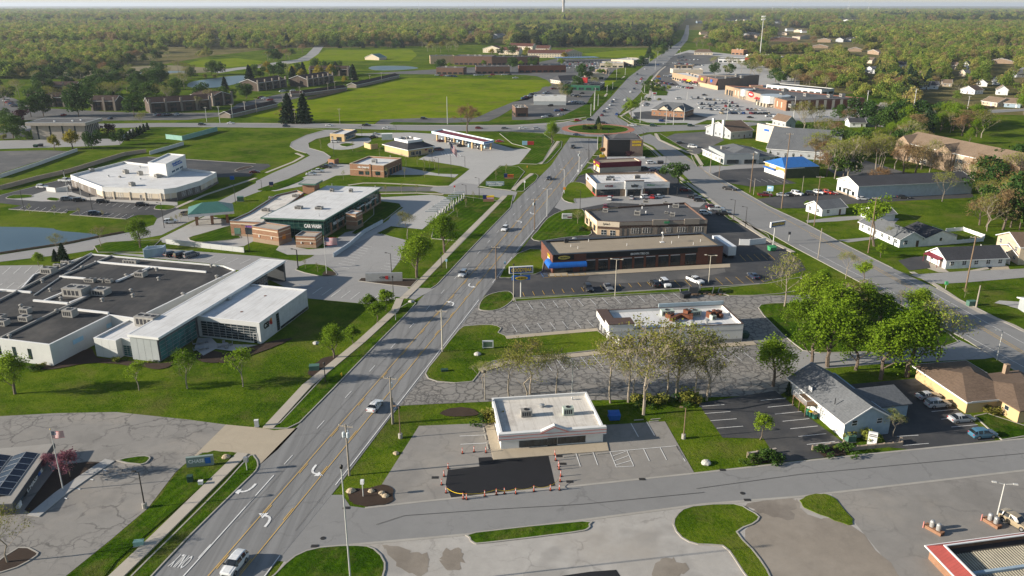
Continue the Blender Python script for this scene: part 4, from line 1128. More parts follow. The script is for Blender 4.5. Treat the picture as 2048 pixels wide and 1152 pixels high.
for k in range(n):
 t0,t1 = math.pi/2*k/n,math.pi/2*(k+1)/n
 y0,y1 = 1.3*math.sin(t0)+.1,1.3*math.sin(t1)+.1;q0,q1 = za-1.3+1.3*math.cos(t0),za-1.3+1.3*math.cos(t1)
 m.face([(0-y0*.0,y0,q0),(ue,y0,q0),(ue,y1,q1),(0,y1,q1)])
 m.face([(ue,y0,q0),(ue,0,q0),(ue,0,q1),(ue,y1,q1)])
 m.face([(0,y0,q0),(-y0,y0,q0),(-y1,y1,q1),(0,y1,q1)])
 m.face([(-y0,y0,q0),(-y0,-4.2,q0),(-y1,-4.2,q1),(-y1,y1,q1)])
m.build('awning',RIBBED('blue_awning',(.008,.11,.42),4,0,.5,dark=.8),b.root)
b.slab(0,0,.35,0,h-.02,B_BRKR,'pier',.12)
for k in range(1,9): pass
w3 = b.fr(3)[3]
b.text(3,'TIRES',w3-4.6,h-1.5,.8,3.0,T_YELLOW,.05);b.text(3,'SERVICE',w3-4.6,h-2.3,.6,3.0,T_WHITE,.05)
b.unit('f',370,282,1.2,1.0,1.2,h-.35,T_DARK);b.vent('f',455,250,h-.35,.3,.4)
for x,y in ((418,325),(490,345),(600,270),(992,315),(1450,290),(1522,235),(1365,235),(1672,305),(1745,272)): b.vent('f',x,y,h-.35,.75,.07,T_WHITE,False)
p = b.roofpt('f',1352,280,h-.35)
m = MB();m.tube((p.x,p.y,h-.4),(p.x,p.y,h+2.4),.05);m.box(p.x-.6,p.x+.6,p.y-.5,p.y+.5,h-.36,h-.2);m.lathe([(.05,-.3),(.3,-.2),(.38,0),(.3,.2),(.05,.3)],10,0,(p.x,p.y,h+2.6));m.build('roof_beacon',T_WHITE,b.root)
# row of salons north of the tyre shop
h = zt('H',1555,952,1560,842)
F = [g1('H',680,957),g1('H',858,968),g1('H',1556,950)]
C3 = g1('H',1385,700,h);D3 = g1('H',845,735,h);E3 = g1('H',585,760,h)
b = Bld('salon_row','brown and cream salon building with angled corner entrance and grey roof','shop',[F[0],F[1],F[2],C3,D3,E3],h,[B_TAN,B_BRKD,B_BRKD,B_BRKD,B_TAN,B_TAN],R_GREYR,.5,T_BROWN)
b.slab(0,.1,b.fr(0)[3]-.1,h-1.75,h-.02,B_CREAM,'fascia',.1);b.slab(0,.1,b.fr(0)[3]-.1,h-2.6,h-1.77,T_BROWN,'wall_band',.06)
b.text(0,'Sylvia\'s',b.fr(0)[3]*.4,h-.9,.75,2.4,T_BLACK,.0,.3,.12)
for x in (.18,.58): b.win(0,b.fr(0)[3]*x,b.fr(0)[3]*(x+.24),.1,h-2.9,2,2,T_WHITE)
L = b.fr(1)[3]
b.slab(1,.05,L-.1,h-1.15,h-.02,PM('taupe_stucco',(.30,.25,.20),.85,.1),'fascia',.1);b.slab(1,.05,L-.1,h-2.0,h-1.17,T_BROWN,'wall_band',.06);b.slab(1,.05,L-.1,.02,h-2.02,B_STONE,'wall_base',.04)
for u in (L*.46,L*.82): b.slab(1,u-2.6,u+2.6,h-1.3,h+.55,MATS['taupe_stucco'],'raised_parapet',.22,-.3)
b.slab(1,L*.46+1.2,L*.46+3.0,h-.75,h-.05,T_GRN,'shop_sign',.3)
for x0,x1,d_ in ((1035,1110,0),(1152,1230,0),(1388,1438,0),(1510,1585,0),(1680,1755,0),(938,990,1),(1302,1330,1),(1615,1642,1)):
 ua,ub = b.uz(1,*Z('f',x0,170))[0],b.uz(1,*Z('f',x1,165))[0]
 if d_: b.win(1,ua,ub,.05,h-2.1,1,1,T_BROWN,name='door',t=.1)
 else: b.win(1,ua,ub,.8,h-2.15,3,1,T_WHITE,G_BLUE,split=True,t=.1)
L = b.fr(5)[3]
b.slab(5,.2,L-.2,h-1.6,h-.02,B_CREAM,'fascia',.1)
for k in range(3): b.win(5,L*(.12+.3*k),L*(.27+.3*k),.6,h-2.2,1,2,T_BROWN)
for x,y,w,d,hh in ((748,775,1.8,1.5,1.2),(1003,800,2.0,1.6,1.6),(1283,808,1.7,1.3,1.3),(1235,788,1.2,.9,.8),(1310,738,2.2,1.6,1.2),(1228,715,1.9,1.2,1.0),(1072,700,2.0,1.6,1.1),(1040,730,1.8,1.2,.8)): b.unit('H',x,y,w,d,hh,h-.5)
for x,y in ((1042,750),(1072,785),(1255,740)): b.vent('H',x,y,h-.5,.5,.14,T_WHITE)
# shopping plaza with white fascia
A,B = g1('H',672,655),g1('H',1252,640)
h = zt('H',672,655,675,548)
dep = fdepth(A,B,g1('H',1120,455,h))
b = Bld('shop_plaza','white fascia shop plaza with dark storefront glass and white roof','shop',fbox(A,B,dep),h,B_BRKT,R_CLEAN,.7,T_BROWN)
L = b.fr(0)[3]
zb = h-2.35
b.slab(0,-.12,L+.1,zb,h-.02,B_WHITE,'fascia',.35);b.slab(3,-.1,b.fr(3)[3]+.1,zb,h-.02,B_WHITE,'fascia',.1)
uc0,uc1 = b.uz(0,*Z('g',1290,700))[0],b.uz(0,*Z('g',1545,700))[0]
b.slab(0,uc0,uc1,zb-.1,h+.75,B_WHITE,'raised_parapet',.9,-.35);b.slab(0,uc0-.06,uc1+.06,h+.752,h+.9,T_BROWN,'coping',.96,-.4)
for u in (uc0+.35,uc1-.95): b.slab(0,u,u+.6,.02,zb-.11,B_WHITE,'column',.85,.3)
b.textp(0,'nektar','g',1372,662,1470,705,T_BLACK,.03,out=.95)
b.textp(0,'AUTO SHINE','g',1020,682,1128,708,T_MAROON,.04,out=.4)
b.textp(0,'Wellness','g',1590,668,1700,690,T_GRN,.03,out=.4);b.textp(0,'PHYSICAL THERAPY','g',1705,672,1835,684,T_GREY,.0,out=.4)
b.winp(0,'g',915,735,1135,832,5,1,split=True);b.winp(0,'g',1140,735,1225,832,3,1,name='door',split=True);b.winp(0,'g',1320,735,1500,830,4,1,split=True);b.winp(0,'g',1570,715,1865,822,6,1,split=True)
u0,u1,z0,z1 = b.rect(0,'g',915,820,1135,835);b.slab(0,u0,u1,.03,.45,T_RED,'red_sill',.12)
w3 = b.fr(3)[3];b.win(3,w3*.66,w3*.93,.7,zb-.1,3,1,split=True);b.slab(3,w3*.62,w3*.98,.03,.55,T_RED,'red_sill',.12)
b.text(3,'OPEN',w3*.8,h-1.2,.6,1.6,T_MAROON,.04,out=.14);b.slab(3,w3*.12,w3*.3,h-1.9,h-.8,T_BROWN,'lattice',.14)
for x,y,w,d,hh in ((785,505,3.4,1.2,.9),(770,522,2.4,1.1,.9),(1000,508,2.4,1.6,1.4),(815,525,1.0,.8,.7)): b.unit('H',x,y,w,d,hh,h-.7,T_STEEL if x < 800 else T_HVAC)
for x,y in ((680,492),(1080,478),(1102,478)): b.vent('H',x,y,h-.7,.5,.13)
# maroon fascia shop
A,B = g1('H',700,462),g1('H',1030,447)
h = zt('H',700,462,703,384)
b = Bld('maroon_shop','flat-roofed shop with deep maroon fascia and cream walls','shop',fbox(A,B,fdepth(A,B,g1('H',950,345,h))),h,B_CREAM,R_GRAV,.4,T_MAROON)
for i in (0,1,2,3): b.slab(i,-.1,b.fr(i)[3]+.1,h-2.2,h-.02,T_MAROON,'fascia',.14)
w3 = b.fr(3)[3];b.slab(3,w3*.45,w3*.95,h-1.9,h-1.2,T_YELLOW,'shop_sign',.2);b.slab(3,w3*.02,w3*.25,h-1.2,h-.6,T_YELLOW,'shop_sign',.2);b.win(3,w3*.3,w3*.5,.4,h-2.4,2,1)
b.vent('H',697,362,h-.4,.6,.3,T_DARK)
# dark two storey loan office
A,B = g1('H',758,338),g1('H',1043,336)
h = HZ(A,230+197*.25)
ft = fbox(A,B,17)
b = Bld('loan_office','dark two-storey office block with yellow sign letters by the roundabout','office',ft,h,[B_BRKD,B_BRKD,B_BRKD,B_BRKT],R_GREYR,.5,T_GREY)
L = b.fr(0)[3]
b.slab(0,.6,L*.64,.02,h-.1,B_BLACK,'dark_panel',.08);b.slab(0,L*.645,L,.02,h+.0,BRICK('taupe_brick',(.24,.17,.13),(.2,.14,.11)),'wall_panel',.3)
b.text(0,'LENDING',L*.82,h-1.2,1.0,4.6,T_YELLOW,.07,out=.36);b.text(0,'& LOANS',L*.82,h-2.7,1.0,4.4,T_YELLOW,.07,out=.36)
b.win(0,L*.4,L*.62,h-2.8,h-1.4,2,1,T_DARK,PM('tan_blind',(.36,.30,.2)),t=.14)
for k in range(4): b.win(0,L*(.1+.12*k),L*(.17+.12*k),.5,2.3,1,1,T_DARK,G_BLUE,t=.14)
b.door(0,L*.86,L*.93,2.4,glass=True)
b.slab(3,2,4.5,.1,h+.1,B_GREYD,'dark_fin',.5)
m = MB();m.face([(L*.2,6,h-.3),(L*.95,6,h-.3),(L*.9,15,h+.8),(L*.45,15,h+.8)]);m.face([(L*.2,6,h-.3),(L*.45,15,h+.8),(L*.2,16,h-.3)]);m.build('sloped_roof',R_GREYR,b.root)
m = MB();m.box(-.5,L+.5,-4.5,-4.2,0,1.0);m.build('front_wall',T_WHITE,b.root)
# office block with the long white roof bar
hm = zt('J',430,970,395,800)
hb = zt('S',625,1000,590,775)
hh_ = zt('S',1530,835,1515,650)
ha = zt('S',60,945,35,785)
A,B,C = g1('S',385,972),g1('S',625,1000),g1('S',1735,272)
full = (C-B).length;dr = (C-B)/full
ft = [A,B,B+dr*full*.84,A+dr*full*.84]
b = Bld('office_building','sprawling grey office block with a long white roof bar and black tar roof','office',ft,hb-.35,[B_GREY,B_GREYD,B_GREY,B_GREYL],R_CLEAN,.1)
ob = b
Lr = b.fr(0)[3]
o0 = b.loc(A);o1 = b.loc(B);dl = (b.loc(C)-o1).normalized()
sl = [o0-dl*.3+Vector((-.15,0)),o1-dl*.3+Vector((.7,0)),o1+dl*full+Vector((.7,0)),o0+dl*full+Vector((-.15,0))]
m = MB();m.prism(sl,hb-.34,hb,0,0,True);m.build('roof_slab',R_CLEAN,b.root)
b.ring('roof_edge',inset(sl,-.06),inset(sl,.25),hb-.5,hb+.05,T_WHITE)
m = MB();p = o1+dl*(full-.9);pe = o0+dl*(full-.9)
m.prism([p+Vector((.5,0)),p+dl*.8+Vector((.5,0)),pe+dl*.8,pe],0,hb-.52);m.build('end_wall',B_GREYD,b.root)
L1 = b.fr(1)[3]
uh = b.uz(1,*Z('S',965,770))[0];uf = b.uz(1,*Z('S',622,950))[0]
b.win(1,.5,uh-.4,.25,hb-.55,6,6,T_GREY,G_TEAL,split=True,fw=.09)
u2 = b.uz(1,*Z('S',1430,330))[0]
b.win(1,u2,L1-.2,.2,hb-.6,5,6,T_GREY,G_DARK,split=True,fw=.09)
b.slab(1,0,L1,hb-1.3,hb-.52,B_GREYD,'dark_fascia',.15)
for k in (1,2,3): b.slab(0,Lr*k/4-.012,Lr*k/4+.012,.1,hb-.5,T_DARK,'panel_joint',.012)
A2,B2,C2 = g1('S',975,770),g1('S',1530,835),g1('S',1945,522)
hall = Bld('','','',[A2,B2,C2,A2+(C2-B2)],hh_,[B_GREYL,RIBBED('pale_ribbed_panel',(.50,.50,.49),4,2,.7,dark=.85),B_GREYL,B_GREYL],R_CLEAN,.25,T_WHITE,parent=ob)
x = hall
x.win(0,*x.rect(0,'S',985,628,1490,815),9,6,T_STEEL,G_DARK,split=True,fw=.11,t=.1)
x.slab(0,x.fr(0)[3]-.5,x.fr(0)[3],.02,hh_-.02,B_GREYL,'corner_pier',.12)
x.door(0,x.rect(0,'S',1470,760,1495,820)[0]-.4,x.rect(0,'S',1470,760,1495,820)[1],2.4,glass=True)
u0,u1,z0,z1 = x.rect(1,'S',1652,550,1695,720);x.win(1,u0,u1,.2,hh_-.6,1,7,T_DARK,G_DARK,split=True,fw=.08)
x.win(1,u1+.3,x.fr(1)[3]-.4,.15,.75,4,1,T_DARK,G_DARK)
u0,u1,z0,z1 = x.rect(1,'S',1550,655,1600,690);zc = hh_-1.6
x.text(1,'CSI',2.6,zc,1.3,2.2,T_BLACK,.06)
for k,(du,dz,mt) in enumerate(((0,0,T_RED),(.45,.35,T_ORANGE),(.5,-.3,T_RED))):
 m = MB();m.T = x.TT(1,4.35+du,zc+.15+dz,.03);m.box(-.38,.38,-.42,.42,0,.05);m.build('logo_petal',mt,ob.root)
for k,(x_,y_) in enumerate(((1350,550),(1560,408))):
 m = MB();p = x.roofpt('S',x_,y_,hh_-.24);m.lathe([(.35,0),(.35,.04)],10,0,(p.x,p.y,hh_-.245));m.build('roof_drain',T_RUST,ob.root)
x.vent('S',1240,445,hh_-.25,.4,.3)
A3,B3 = g1('S',62,945),g1('S',256,970)
na = (B3-A3).normalized();n3 = Vector((-na.y,na.x,0))
dpt = fdepth(A3,B3,g1('S',425,590,ha))
E4 = g1('S',385,972)+Vector((0,0,0))
wA = (E4-A3).dot(na)
an = Bld('','','',[A3,B3,B3+n3*1.6,A3+na*(wA-.1)+n3*1.6,A3+na*(wA-.1)+n3*dpt,A3+n3*dpt],ha,B_GREYL,R_CLEAN,.3,T_WHITE,parent=ob)
an.win(2,.3,an.fr(2)[3]-.1,.2,ha*.62,3,5,T_STEEL,G_TEAL,split=True)
for k in (1,2): an.slab(0,an.fr(0)[3]*k/3-.012,an.fr(0)[3]*k/3+.012,.1,ha-.3,T_GREY,'panel_joint',.012)
an.slab(0,.05,an.fr(0)[3]-.05,ha*.5-.012,ha*.5+.012,T_GREY,'panel_joint',.011)
an.unit('S',520,670,5.0,2.6,2.4,ha-.3,T_HVAC,fans=3)
RP = [(-420,700),(395,800),(880,562),(1085,590),(1885,203),(1790,166),(730,72),(265,238),(155,360),(0,362),(-400,420)]
mf = [g1('J',x,y,hm) for x,y in RP]
mn = Bld('','','',mf,hm,B_GREYL,R_DARK,.25,T_WHITE,parent=ob)
for a,c in (((-300,600),(735,72)),((10,750),(760,390)),((490,258),(900,90)),((480,258),(690,275)),((760,140),(1650,222)),((930,298),(1200,186)),((270,450),(545,475)),((350,455),(540,375)),((0,365),(250,385)),((540,515),(870,552)),((560,470),(740,400))):
 p,r_ = mn.roofpt('J',*a,hm-.25),mn.roofpt('J',*c,hm-.25)
 MB().beam((p.x,p.y,hm-.05),(r_.x,r_.y,hm-.05),.45,.5).build('roof_curb',T_WHITE if abs(a[1]-c[1]) < 130 else T_HVAC,ob.root)
p,r_ = mn.roofpt('J',270,400,hm),mn.roofpt('J',735,80,hm)
MB().beam((p.x,p.y,hm-.1),(r_.x,r_.y,hm-.1),.25,.2).build('roof_pipe',T_STEEL,ob.root)
for x_,y_,w,d,hh,f in ((620,400,5.5,3.6,2.2,2),(815,395,3.6,2.8,1.6,1),(1130,250,2.6,2.2,1.4,1),(395,225,3.4,2.4,1.6,2),(1050,145,4.2,1.6,1.0,4),(725,295,2.8,1.4,1.0,2),(815,295,1.5,1.2,.9,1),(875,300,1.6,1.2,.9,1),(565,570,2.6,2.0,1.8,1),(210,545,2.2,1.6,1.3,1),(205,605,2.4,1.6,1.2,1),(30,640,2.2,1.8,1.3,1),(10,590,1.8,1.6,1.0,1),(465,175,2.2,1.0,.9,2),(530,150,2.6,1.0,.9,2)):
 mn.unit('J',x_,y_,w,d,hh,hm-.25,fans=f,ang=.05)
for x_,y_ in ((820,450),(405,370),(1255,205),(1465,405),(490,440),(1690,175),(660,190),(1270,280),(1050,375),(1065,415),(340,300),(80,745),(1735,265),(455,540),(170,500),(1010,255)):
 mn.vent('J',x_,y_,hm-.25,.6,.26,T_HVAC)
for k in range(3): mn.slab(0,mn.fr(0)[3]-6-4*k,mn.fr(0)[3]-5.1-4*k,1.0,3.4,G_DARK,'window',.05)
mn.slab(1,6,9,2.4,3.4,T_LBLUE,'wall_sign',.04);mn.slab(1,16,19,2.2,3.2,T_LBLUE,'wall_sign',.04)
# car wash
hr = zt('W',1280,702,1258,482)
A,B,C = g1('W',521,470,hr-.5),g1('W',1258,482,hr),g1('W',1945,88,hr)
A.z = B.z = C.z = 0
A = g1('W',490,452,hr);A.z = 0
ft = [A,B,C,A+(C-B)]
cw = Bld('car_wash','car wash with green glass hall, white roof and orange brick boxes','car wash',inset(ccw(ft),.7),hr-.35,[B_GREYD,B_GREYD,B_BRKO,B_BRKO],R_CLEAN,.1)
sl = [cw.loc(p) for p in ccw(ft)]
MB().prism(sl,hr-.3,hr-.02,0,0,True).build('roof_slab',R_CLEAN,cw.root)
cw.ring('roof_edge',inset(sl,-.08),inset(sl,.2),hr-.42,hr+.03,T_GREEN)
L0,L1 = cw.fr(0)[3],cw.fr(1)[3]
cw.win(0,.1,L0-.1,hr*.52,hr-.45,12,2,T_GREEN,G_GREEN,split=True,t=.09);cw.win(0,.1,L0-.1,.1,hr*.515,8,2,T_GREEN,G_GREEN)
cw.win(1,.1,L1-.1,hr*.5,hr-.45,24,2,T_GREEN,G_GREEN,split=True,t=.09)
for k in range(10):
 u = L1*(k+.5)/10
 cw.win(1,u-L1*.036,u+L1*.036,.7,hr*.5-.1,2,2,T_GREEN,G_GREEN)
 cw.slab(1,u+L1*.04,u+L1*.06,.02,hr*.62,B_BRKO,'brick_pier',.35)
cw.slab(1,.05,L1-.05,.02,.68,B_BRKT,'plinth',.2)
cw.textp(0,'CAR WASH','W',1015,532,1225,582,T_WHITE,.06,out=.2)
cw.textp(1,'FREE VACUUM','W',1350,520,1482,462,T_WHITE,.05,out=.45).scale.y = 1.0
cw.textp(1,'CAR WASH','W',1735,300,1815,262,T_WHITE,.05,out=.45).scale.y = .9
for u0_,u1_ in ((1650,1730),(1820,1875)):
 a_,c_ = cw.uz(1,*Z('W',u0_,330))[0],cw.uz(1,*Z('W',u1_,260))[0]
 cw.slab(1,min(a_,c_),max(a_,c_),hr*.52,hr*.52+.25,T_WHITE,'white_band',.42)
m = MB();m.T = cw.TT(1,cw.uz(1,*Z('W',1568,345))[0],hr*.7,.1) @ Matrix.Diagonal((1.3,1.0,1,1));m.lathe([(1,0),(1,.06)],20);m.build('round_emblem',T_BLACK,cw.root)
for x_,y_,w,d,hh in ((950,345,2.4,2.0,.9),(1195,350,2.4,2.0,.9),(1350,140,1.3,1.3,1.2),(1578,145,1.3,1.3,1.2)): cw.unit('W',x_,y_,w,d,hh,hr-.02,T_HVAC)
for x_,y_ in ((1195,435),(578,430),(1350,70),(1870,95)): cw.vent('W',x_,y_,hr-.02,.9,.12,T_STEEL,False)
hl = zt('W',140,672,125,492)
lw_ = [g1('W',140,672),g1('W',512,700),g1('W',512,520,hl),g1('W',1000,150,hl),g1('W',930,122,hl),g1('W',675,182,hl),g1('W',210,385,hl),g1('W',340,395,hl)]
for p in lw_: p.z = 0
wing = Bld('','','',[lw_[0],g1('W',515,512,hl),g1('W',1010,155,hl),g1('W',930,122,hl),g1('W',675,182,hl),g1('W',345,392,hl)],hl,B_BRKO,R_WHITE,.4,T_GREY,parent=cw)
L = wing.fr(0)[3]
wing.slab(0,.05,L-.05,hl-1.0,hl-.6,B_CREAM,'stone_band',.06);wing.slab(0,.05,L-.05,.02,.8,B_BRKT,'plinth',.06)
wing.slab(0,1.2,3.4,.05,2.8,T_GREEN,'service_door',.06);wing.slab(0,L*.44,L*.72,.05,3.0,G_DARK,'wash_bay',.05);wing.slab(0,L*.46,L*.7,3.2,3.8,PM('purple_sign',(.13,.06,.28)),'bay_sign',.12)
for x_,y_,w,d,hh in ((915,205,2.6,1.2,1.0),(550,375,2.6,1.2,1.0),(612,235,1.2,1.0,1.1)): wing.unit('W',x_,y_,w,d,hh,hl-.4,T_HVAC)
for k_,(a,bb,cc,top) in enumerate((((402,742),(715,792),(815,545),(705,602)),((920,812),(1160,822),(1258,625),(1155,682)),((1525,592),(1650,602),(1710,372),(1655,412)))):
 hx = zt('W',*bb,*top)
 a_,b_ = g1('W',*a),g1('W',*bb)
 d_ = fdepth(a_,b_,g1('W',*cc,hx))
 w = Bld('','','',fbox(a_,b_,d_),hx,B_BRKO,PM('sand_roof',(.42,.36,.29),.85,.12) if k_ < 2 else R_CLEAN,.3,T_GREY,parent=cw)
 for i in (0,1,3):
  L = w.fr(i)[3]
  w.slab(i,.3,L-.3,hx-.95,hx-.6,B_CREAM,'stone_band',.05);w.slab(i,-.03,L+.03,hx*.52,hx*.52+.14,B_CREAM,'stone_course',.06);w.slab(i,-.04,L+.04,.02,hx*.26,B_BRKT,'plinth',.07)
 if k_ < 2:
  for u in (.25,.72): w.slab(0,w.fr(0)[3]*u,w.fr(0)[3]*u+.3,hx*.36,hx*.5,T_WHITE,'wall_lamp',.2)
 if k_ == 0: w.slab(1,w.fr(1)[3]*.3,w.fr(1)[3]*.55,hx*.3,hx*.6,T_ORANGE,'notice_panel',.05)
 if k_ == 2: w.win(1,1,w.fr(1)[3]-1,.2,hx*.5,3,2,T_GREEN,G_GREEN)
a_,b_ = g1('W',1000,155,hl),g1('W',1140,160,hl);a_.z = b_.z = 0
tw = Bld('','','',fbox(a_,b_,5.2),hl+3.4,B_BRKO,R_GREYR,.1,None,parent=cw,base=hl-.5)
sl = inset(tw.P,-1.0);MB().prism(sl,hl+3.4,hl+3.75,0,0,True).build('tower_roof',PM('grey_roof_slab',(.36,.35,.32)),cw.root)
tw.ring('roof_edge',inset(sl,-.05),inset(sl,.15),hl+3.25,hl+3.8,T_GREEN)
hf = zt('E',1320,690,1325,592);hf2 = zt('E',1740,545,1730,442)
cl = Bld('clinic','white medical clinic with tan wall panels and a tall sign block on its roof','clinic',[g1('E',580,572),g1('E',780,652),g1('E',830,672),g1('E',1325,692),g1('E',1420,680),g1('E',1612,620),g1('E',1742,548),g1('E',1482,428,hf),g1('E',990,372,hf),g1('E',600,470,hf)],hf,[B_WHITE],R_CLEAN,.7,T_WHITE)
for i in (1,2,3,5): cl.slab(i,.05,cl.fr(i)[3]-.05,1.0,hf-1.9,B_CREAM if i != 3 else B_CREAM,'tan_panel',.05);cl.slab(i,.03,cl.fr(i)[3]-.03,.02,1.0,B_TAUPE,'brick_base',.06)
cl.slab(0,.3,cl.fr(0)[3]-.3,.02,hf-1.9,B_TAUPE,'brick_base',.05);cl.slab(4,.05,cl.fr(4)[3]-.05,.02,hf-1.9,B_TAUPE,'brick_base',.05)
L = cl.fr(2)[3]
for u in (.06,.25,.71,.9): cl.win(2,L*u,L*u+L*.075,.7,hf-2.0,2,3,T_WHITE,t=.12)
cl.door(2,L*.6,L*.63,2.3)
for u in (0,.17,.43,.68,.93): cl.slab(2,L*u,L*u+.45,.02,hf-1.6,B_CREAM,'pilaster',.3)
for i,us in ((4,(.2,.45,.75)),(5,(.2,.6)),(0,(.12,.4,.68)),(3,(.4,))):
 L = cl.fr(i)[3]
 for u in us: cl.win(i,L*u,L*u+min(2.4,L*.16),.7,hf-2.0,2,4,T_WHITE,t=.12)
a_,b_ = g1('E',1198,486,hf-.7),g1('E',1340,500,hf-.7);a_.z = b_.z = 0
C_ = g1('E',1495,420,hf-.7);C_.z = 0
ht = HZ(b_,230+393*.25)
tb = Bld('','','',[a_,b_,C_,a_+(C_-b_)],ht,B_WHITE,R_CLEAN,.4,T_WHITE,parent=cl,base=hf-.75)
Lt = tb.fr(1)[3]
tb.text(1,'Healthcare',Lt*.5,ht-1.3,.9,Lt*.42,T_BLUE,.05);tb.text(1,'Professionals',Lt*.56,ht-2.2,.8,Lt*.46,T_BLUE,.05)
for k in range(3): tb.slab(1,Lt*(.24+.2*k),Lt*(.4+.2*k),hf+.2,hf+.95,G_BLUE,'window',.05)
for x_,y_,w,d,hh in ((1008,468,2.6,1.8,1.6),(1122,480,2.2,1.8,1.6),(1262,500,2.6,2.0,1.4),(1058,566,2.6,1.8,1.4),(735,450,2.2,1.6,1.2),(960,500,1.2,.8,.6)): cl.unit('E',x_,y_,w,d,hh,hf-.7,T_HVAC)
for x_,y_ in ((870,495),(1120,420),(1125,520)): cl.vent('E',x_,y_,hf-.7,.5,.25)
A,B = g1('X',345,630),g1('X',730,655);C = g1('X',932,562)
h = zt('X',730,655,735,520)
oc = Bld('oil_change_shop','small orange brick oil change shop with service bays and white roof','garage',[A,B,C,A+(C-B)],h,B_BRKO,R_CLEAN,.6,B_CREAM)
L = oc.fr(0)[3]
oc.slab(0,.05,L-.05,h*.52,h*.52+.15,B_CREAM,'stone_course',.07);oc.slab(1,.05,oc.fr(1)[3]-.05,h*.55,h*.55+.15,B_CREAM,'stone_course',.07);oc.slab(0,L*.58,L*.63,.02,h+.4,B_BRKO,'brick_pier',.25)
oc.textp(0,'OIL CHANGE','X',430,525,568,552,T_WHITE,.06,out=.1)
oc.winp(0,'X',440,580,495,622,2,2);oc.winp(0,'X',515,582,570,625,2,2,gm=G_GREEN);oc.winp(0,'X',630,585,685,630,2,2,gm=G_GREEN)
L = oc.fr(1)[3]
for k in range(4): oc.slab(1,L*(.3+.17*k),L*(.42+.17*k),.05,h*.52,G_DARK,'bay_door',.05);oc.slab(1,L*(.43+.17*k),L*(.465+.17*k),.02,h*.7,B_BRKO,'brick_pier',.3)
oc.win(1,L*.05,L*.2,.8,h*.5,2,2,gm=G_GREEN)
oc.unit('X',620,490,2.2,1.8,1.8,h-.6,T_STEEL);oc.vent('X',800,430,h-.6,.8,.12)
A,B,C = g1('X',738,357),g1('X',1008,423),g1('X',1288,378)
h = zt('X',1008,423,1003,338)
fs = Bld('fuel_station_shop','yellow fuel station shop with dark hipped roof and white roof well','shop',[A,B,C,A+(C-B)],h,B_YEL,R_SHDK,.02)
P = inset(fs.P,-.9)
top = [fs.roofpt('X',x,y,h+2.6) for x,y in ((1028,250),(1152,232),(975,195),(855,212))]
cx = sum((p for p in fs.P),Vector((0,0)))/4
tp = [cx+(p-cx)*.48 for p in P]
m = MB()
for k in range(4):
 j = (k+1) % 4;m.face([(P[k].x,P[k].y,h),(P[j].x,P[j].y,h),(tp[j].x,tp[j].y,h+2.4),(tp[k].x,tp[k].y,h+2.4)])
m.prism(P,h-.25,h-.002,0,0,True);m.build('roof',R_SHDK,fs.root)
fs.ring('eaves_trim',inset(P,-.05),inset(P,.1),h-.35,h+.02,T_WHITE);fs.ring('roof_well',inset(tp,-.5),inset(tp,.15),h+2.2,h+3.4,T_WHITE)
MB().sheet(inset(tp,.1),h+2.45).build('roof_deck',R_CLEAN,fs.root)
for k in range(3): fs.unit('X',930+60*k,215,1.6,1.3,1.0,h+2.45)
L = fs.fr(1)[3]
fs.door(1,L*.42,L*.5,2.4,glass=True);fs.win(1,L*.1,L*.25,.7,2.5,2,1,T_WHITE);fs.win(1,L*.28,L*.4,.7,2.5,2,1,T_WHITE);fs.slab(1,L*.66,L*.76,2.0,2.8,T_MAROON,'shop_sign',.1);fs.win(1,L*.8,L*.95,.7,2.5,2,1,T_WHITE)
fs.slab(1,.05,L-.05,.02,.6,B_STONE,'plinth',.05);fs.slab(0,.05,fs.fr(0)[3]-.05,.02,.6,B_STONE,'plinth',.05)
hc = HZ(g1('X',1845,358),240+250*.17578);
cp = [g1('X',1270,128,hc),g1('X',1862,252,hc),g1('X',1980,228,hc),g1('X',1390,103,hc)]
for p in cp: p.z = 0
ca = Bld('fuel_canopy','long fuel pump canopy with white fascia and red roof on tan columns','canopy',cp,hc,T_LBLUE,R_DARK,walls=False)
m = MB();m.prism(ca.P,hc-1.1,hc-.5,0,0,True);m.build('canopy_deck',T_MAROON,ca.root)
ca.ring('canopy_fascia',inset(ca.P,-.05),inset(ca.P,.2),hc-1.2,hc+.1,PM('canopy_white',(.55,.66,.70),.5,.08))
ca.slab(0,.0,ca.fr(0)[3],hc-.75,hc-.45,T_LBLUE,'blue_stripe',.1);ca.slab(1,.2,ca.fr(1)[3]*.9,hc-.8,hc-.2,T_BLUE,'brand_panel',.1)
CD = ca.fr(1)[3];CL = ca.fr(0)[3]
for k in range(6):
 for v in (.16,.84):
  x_,y_ = CL*(.07+.172*k),CD*v
  MB().box(x_-.4,x_+.4,y_-.4,y_+.4,0,hc-1.1).build('column',B_YEL,ca.root)
PUMPS = []
for k in range(5):
 for v in (.24,.76):
  PUMPS.append(ca.wld((CL*(.155+.172*k),CD*v,0)))
A,B,C = g1('X',118,240),g1('X',280,248),g1('X',408,192)
h = zt('X',280,248,280,162)
bk = Bld('drive_through_kiosk','small yellow drive-through building with black barrel awning','shop',[A,B,C,A+(C-B)],h,B_YEL,R_CLEAN,.6,T_WHITE)
L = bk.fr(0)[3];bk.slab(0,L*.45,L*.8,.1,h*.6,G_DARK,'drive_window',.06);bk.win(0,L*.1,L*.22,h*.35,h*.65);bk.door(0,L*.12,L*.2,2.1)
L = bk.fr(1)[3];bk.win(1,L*.12,L*.9,.7,h*.55,6,1,T_WHITE,G_BLUE);bk.slab(1,.02,L-.02,h*.58,h*.66,T_WHITE,'wall_band',.08)
m = MB();m.T = bk.T(1)
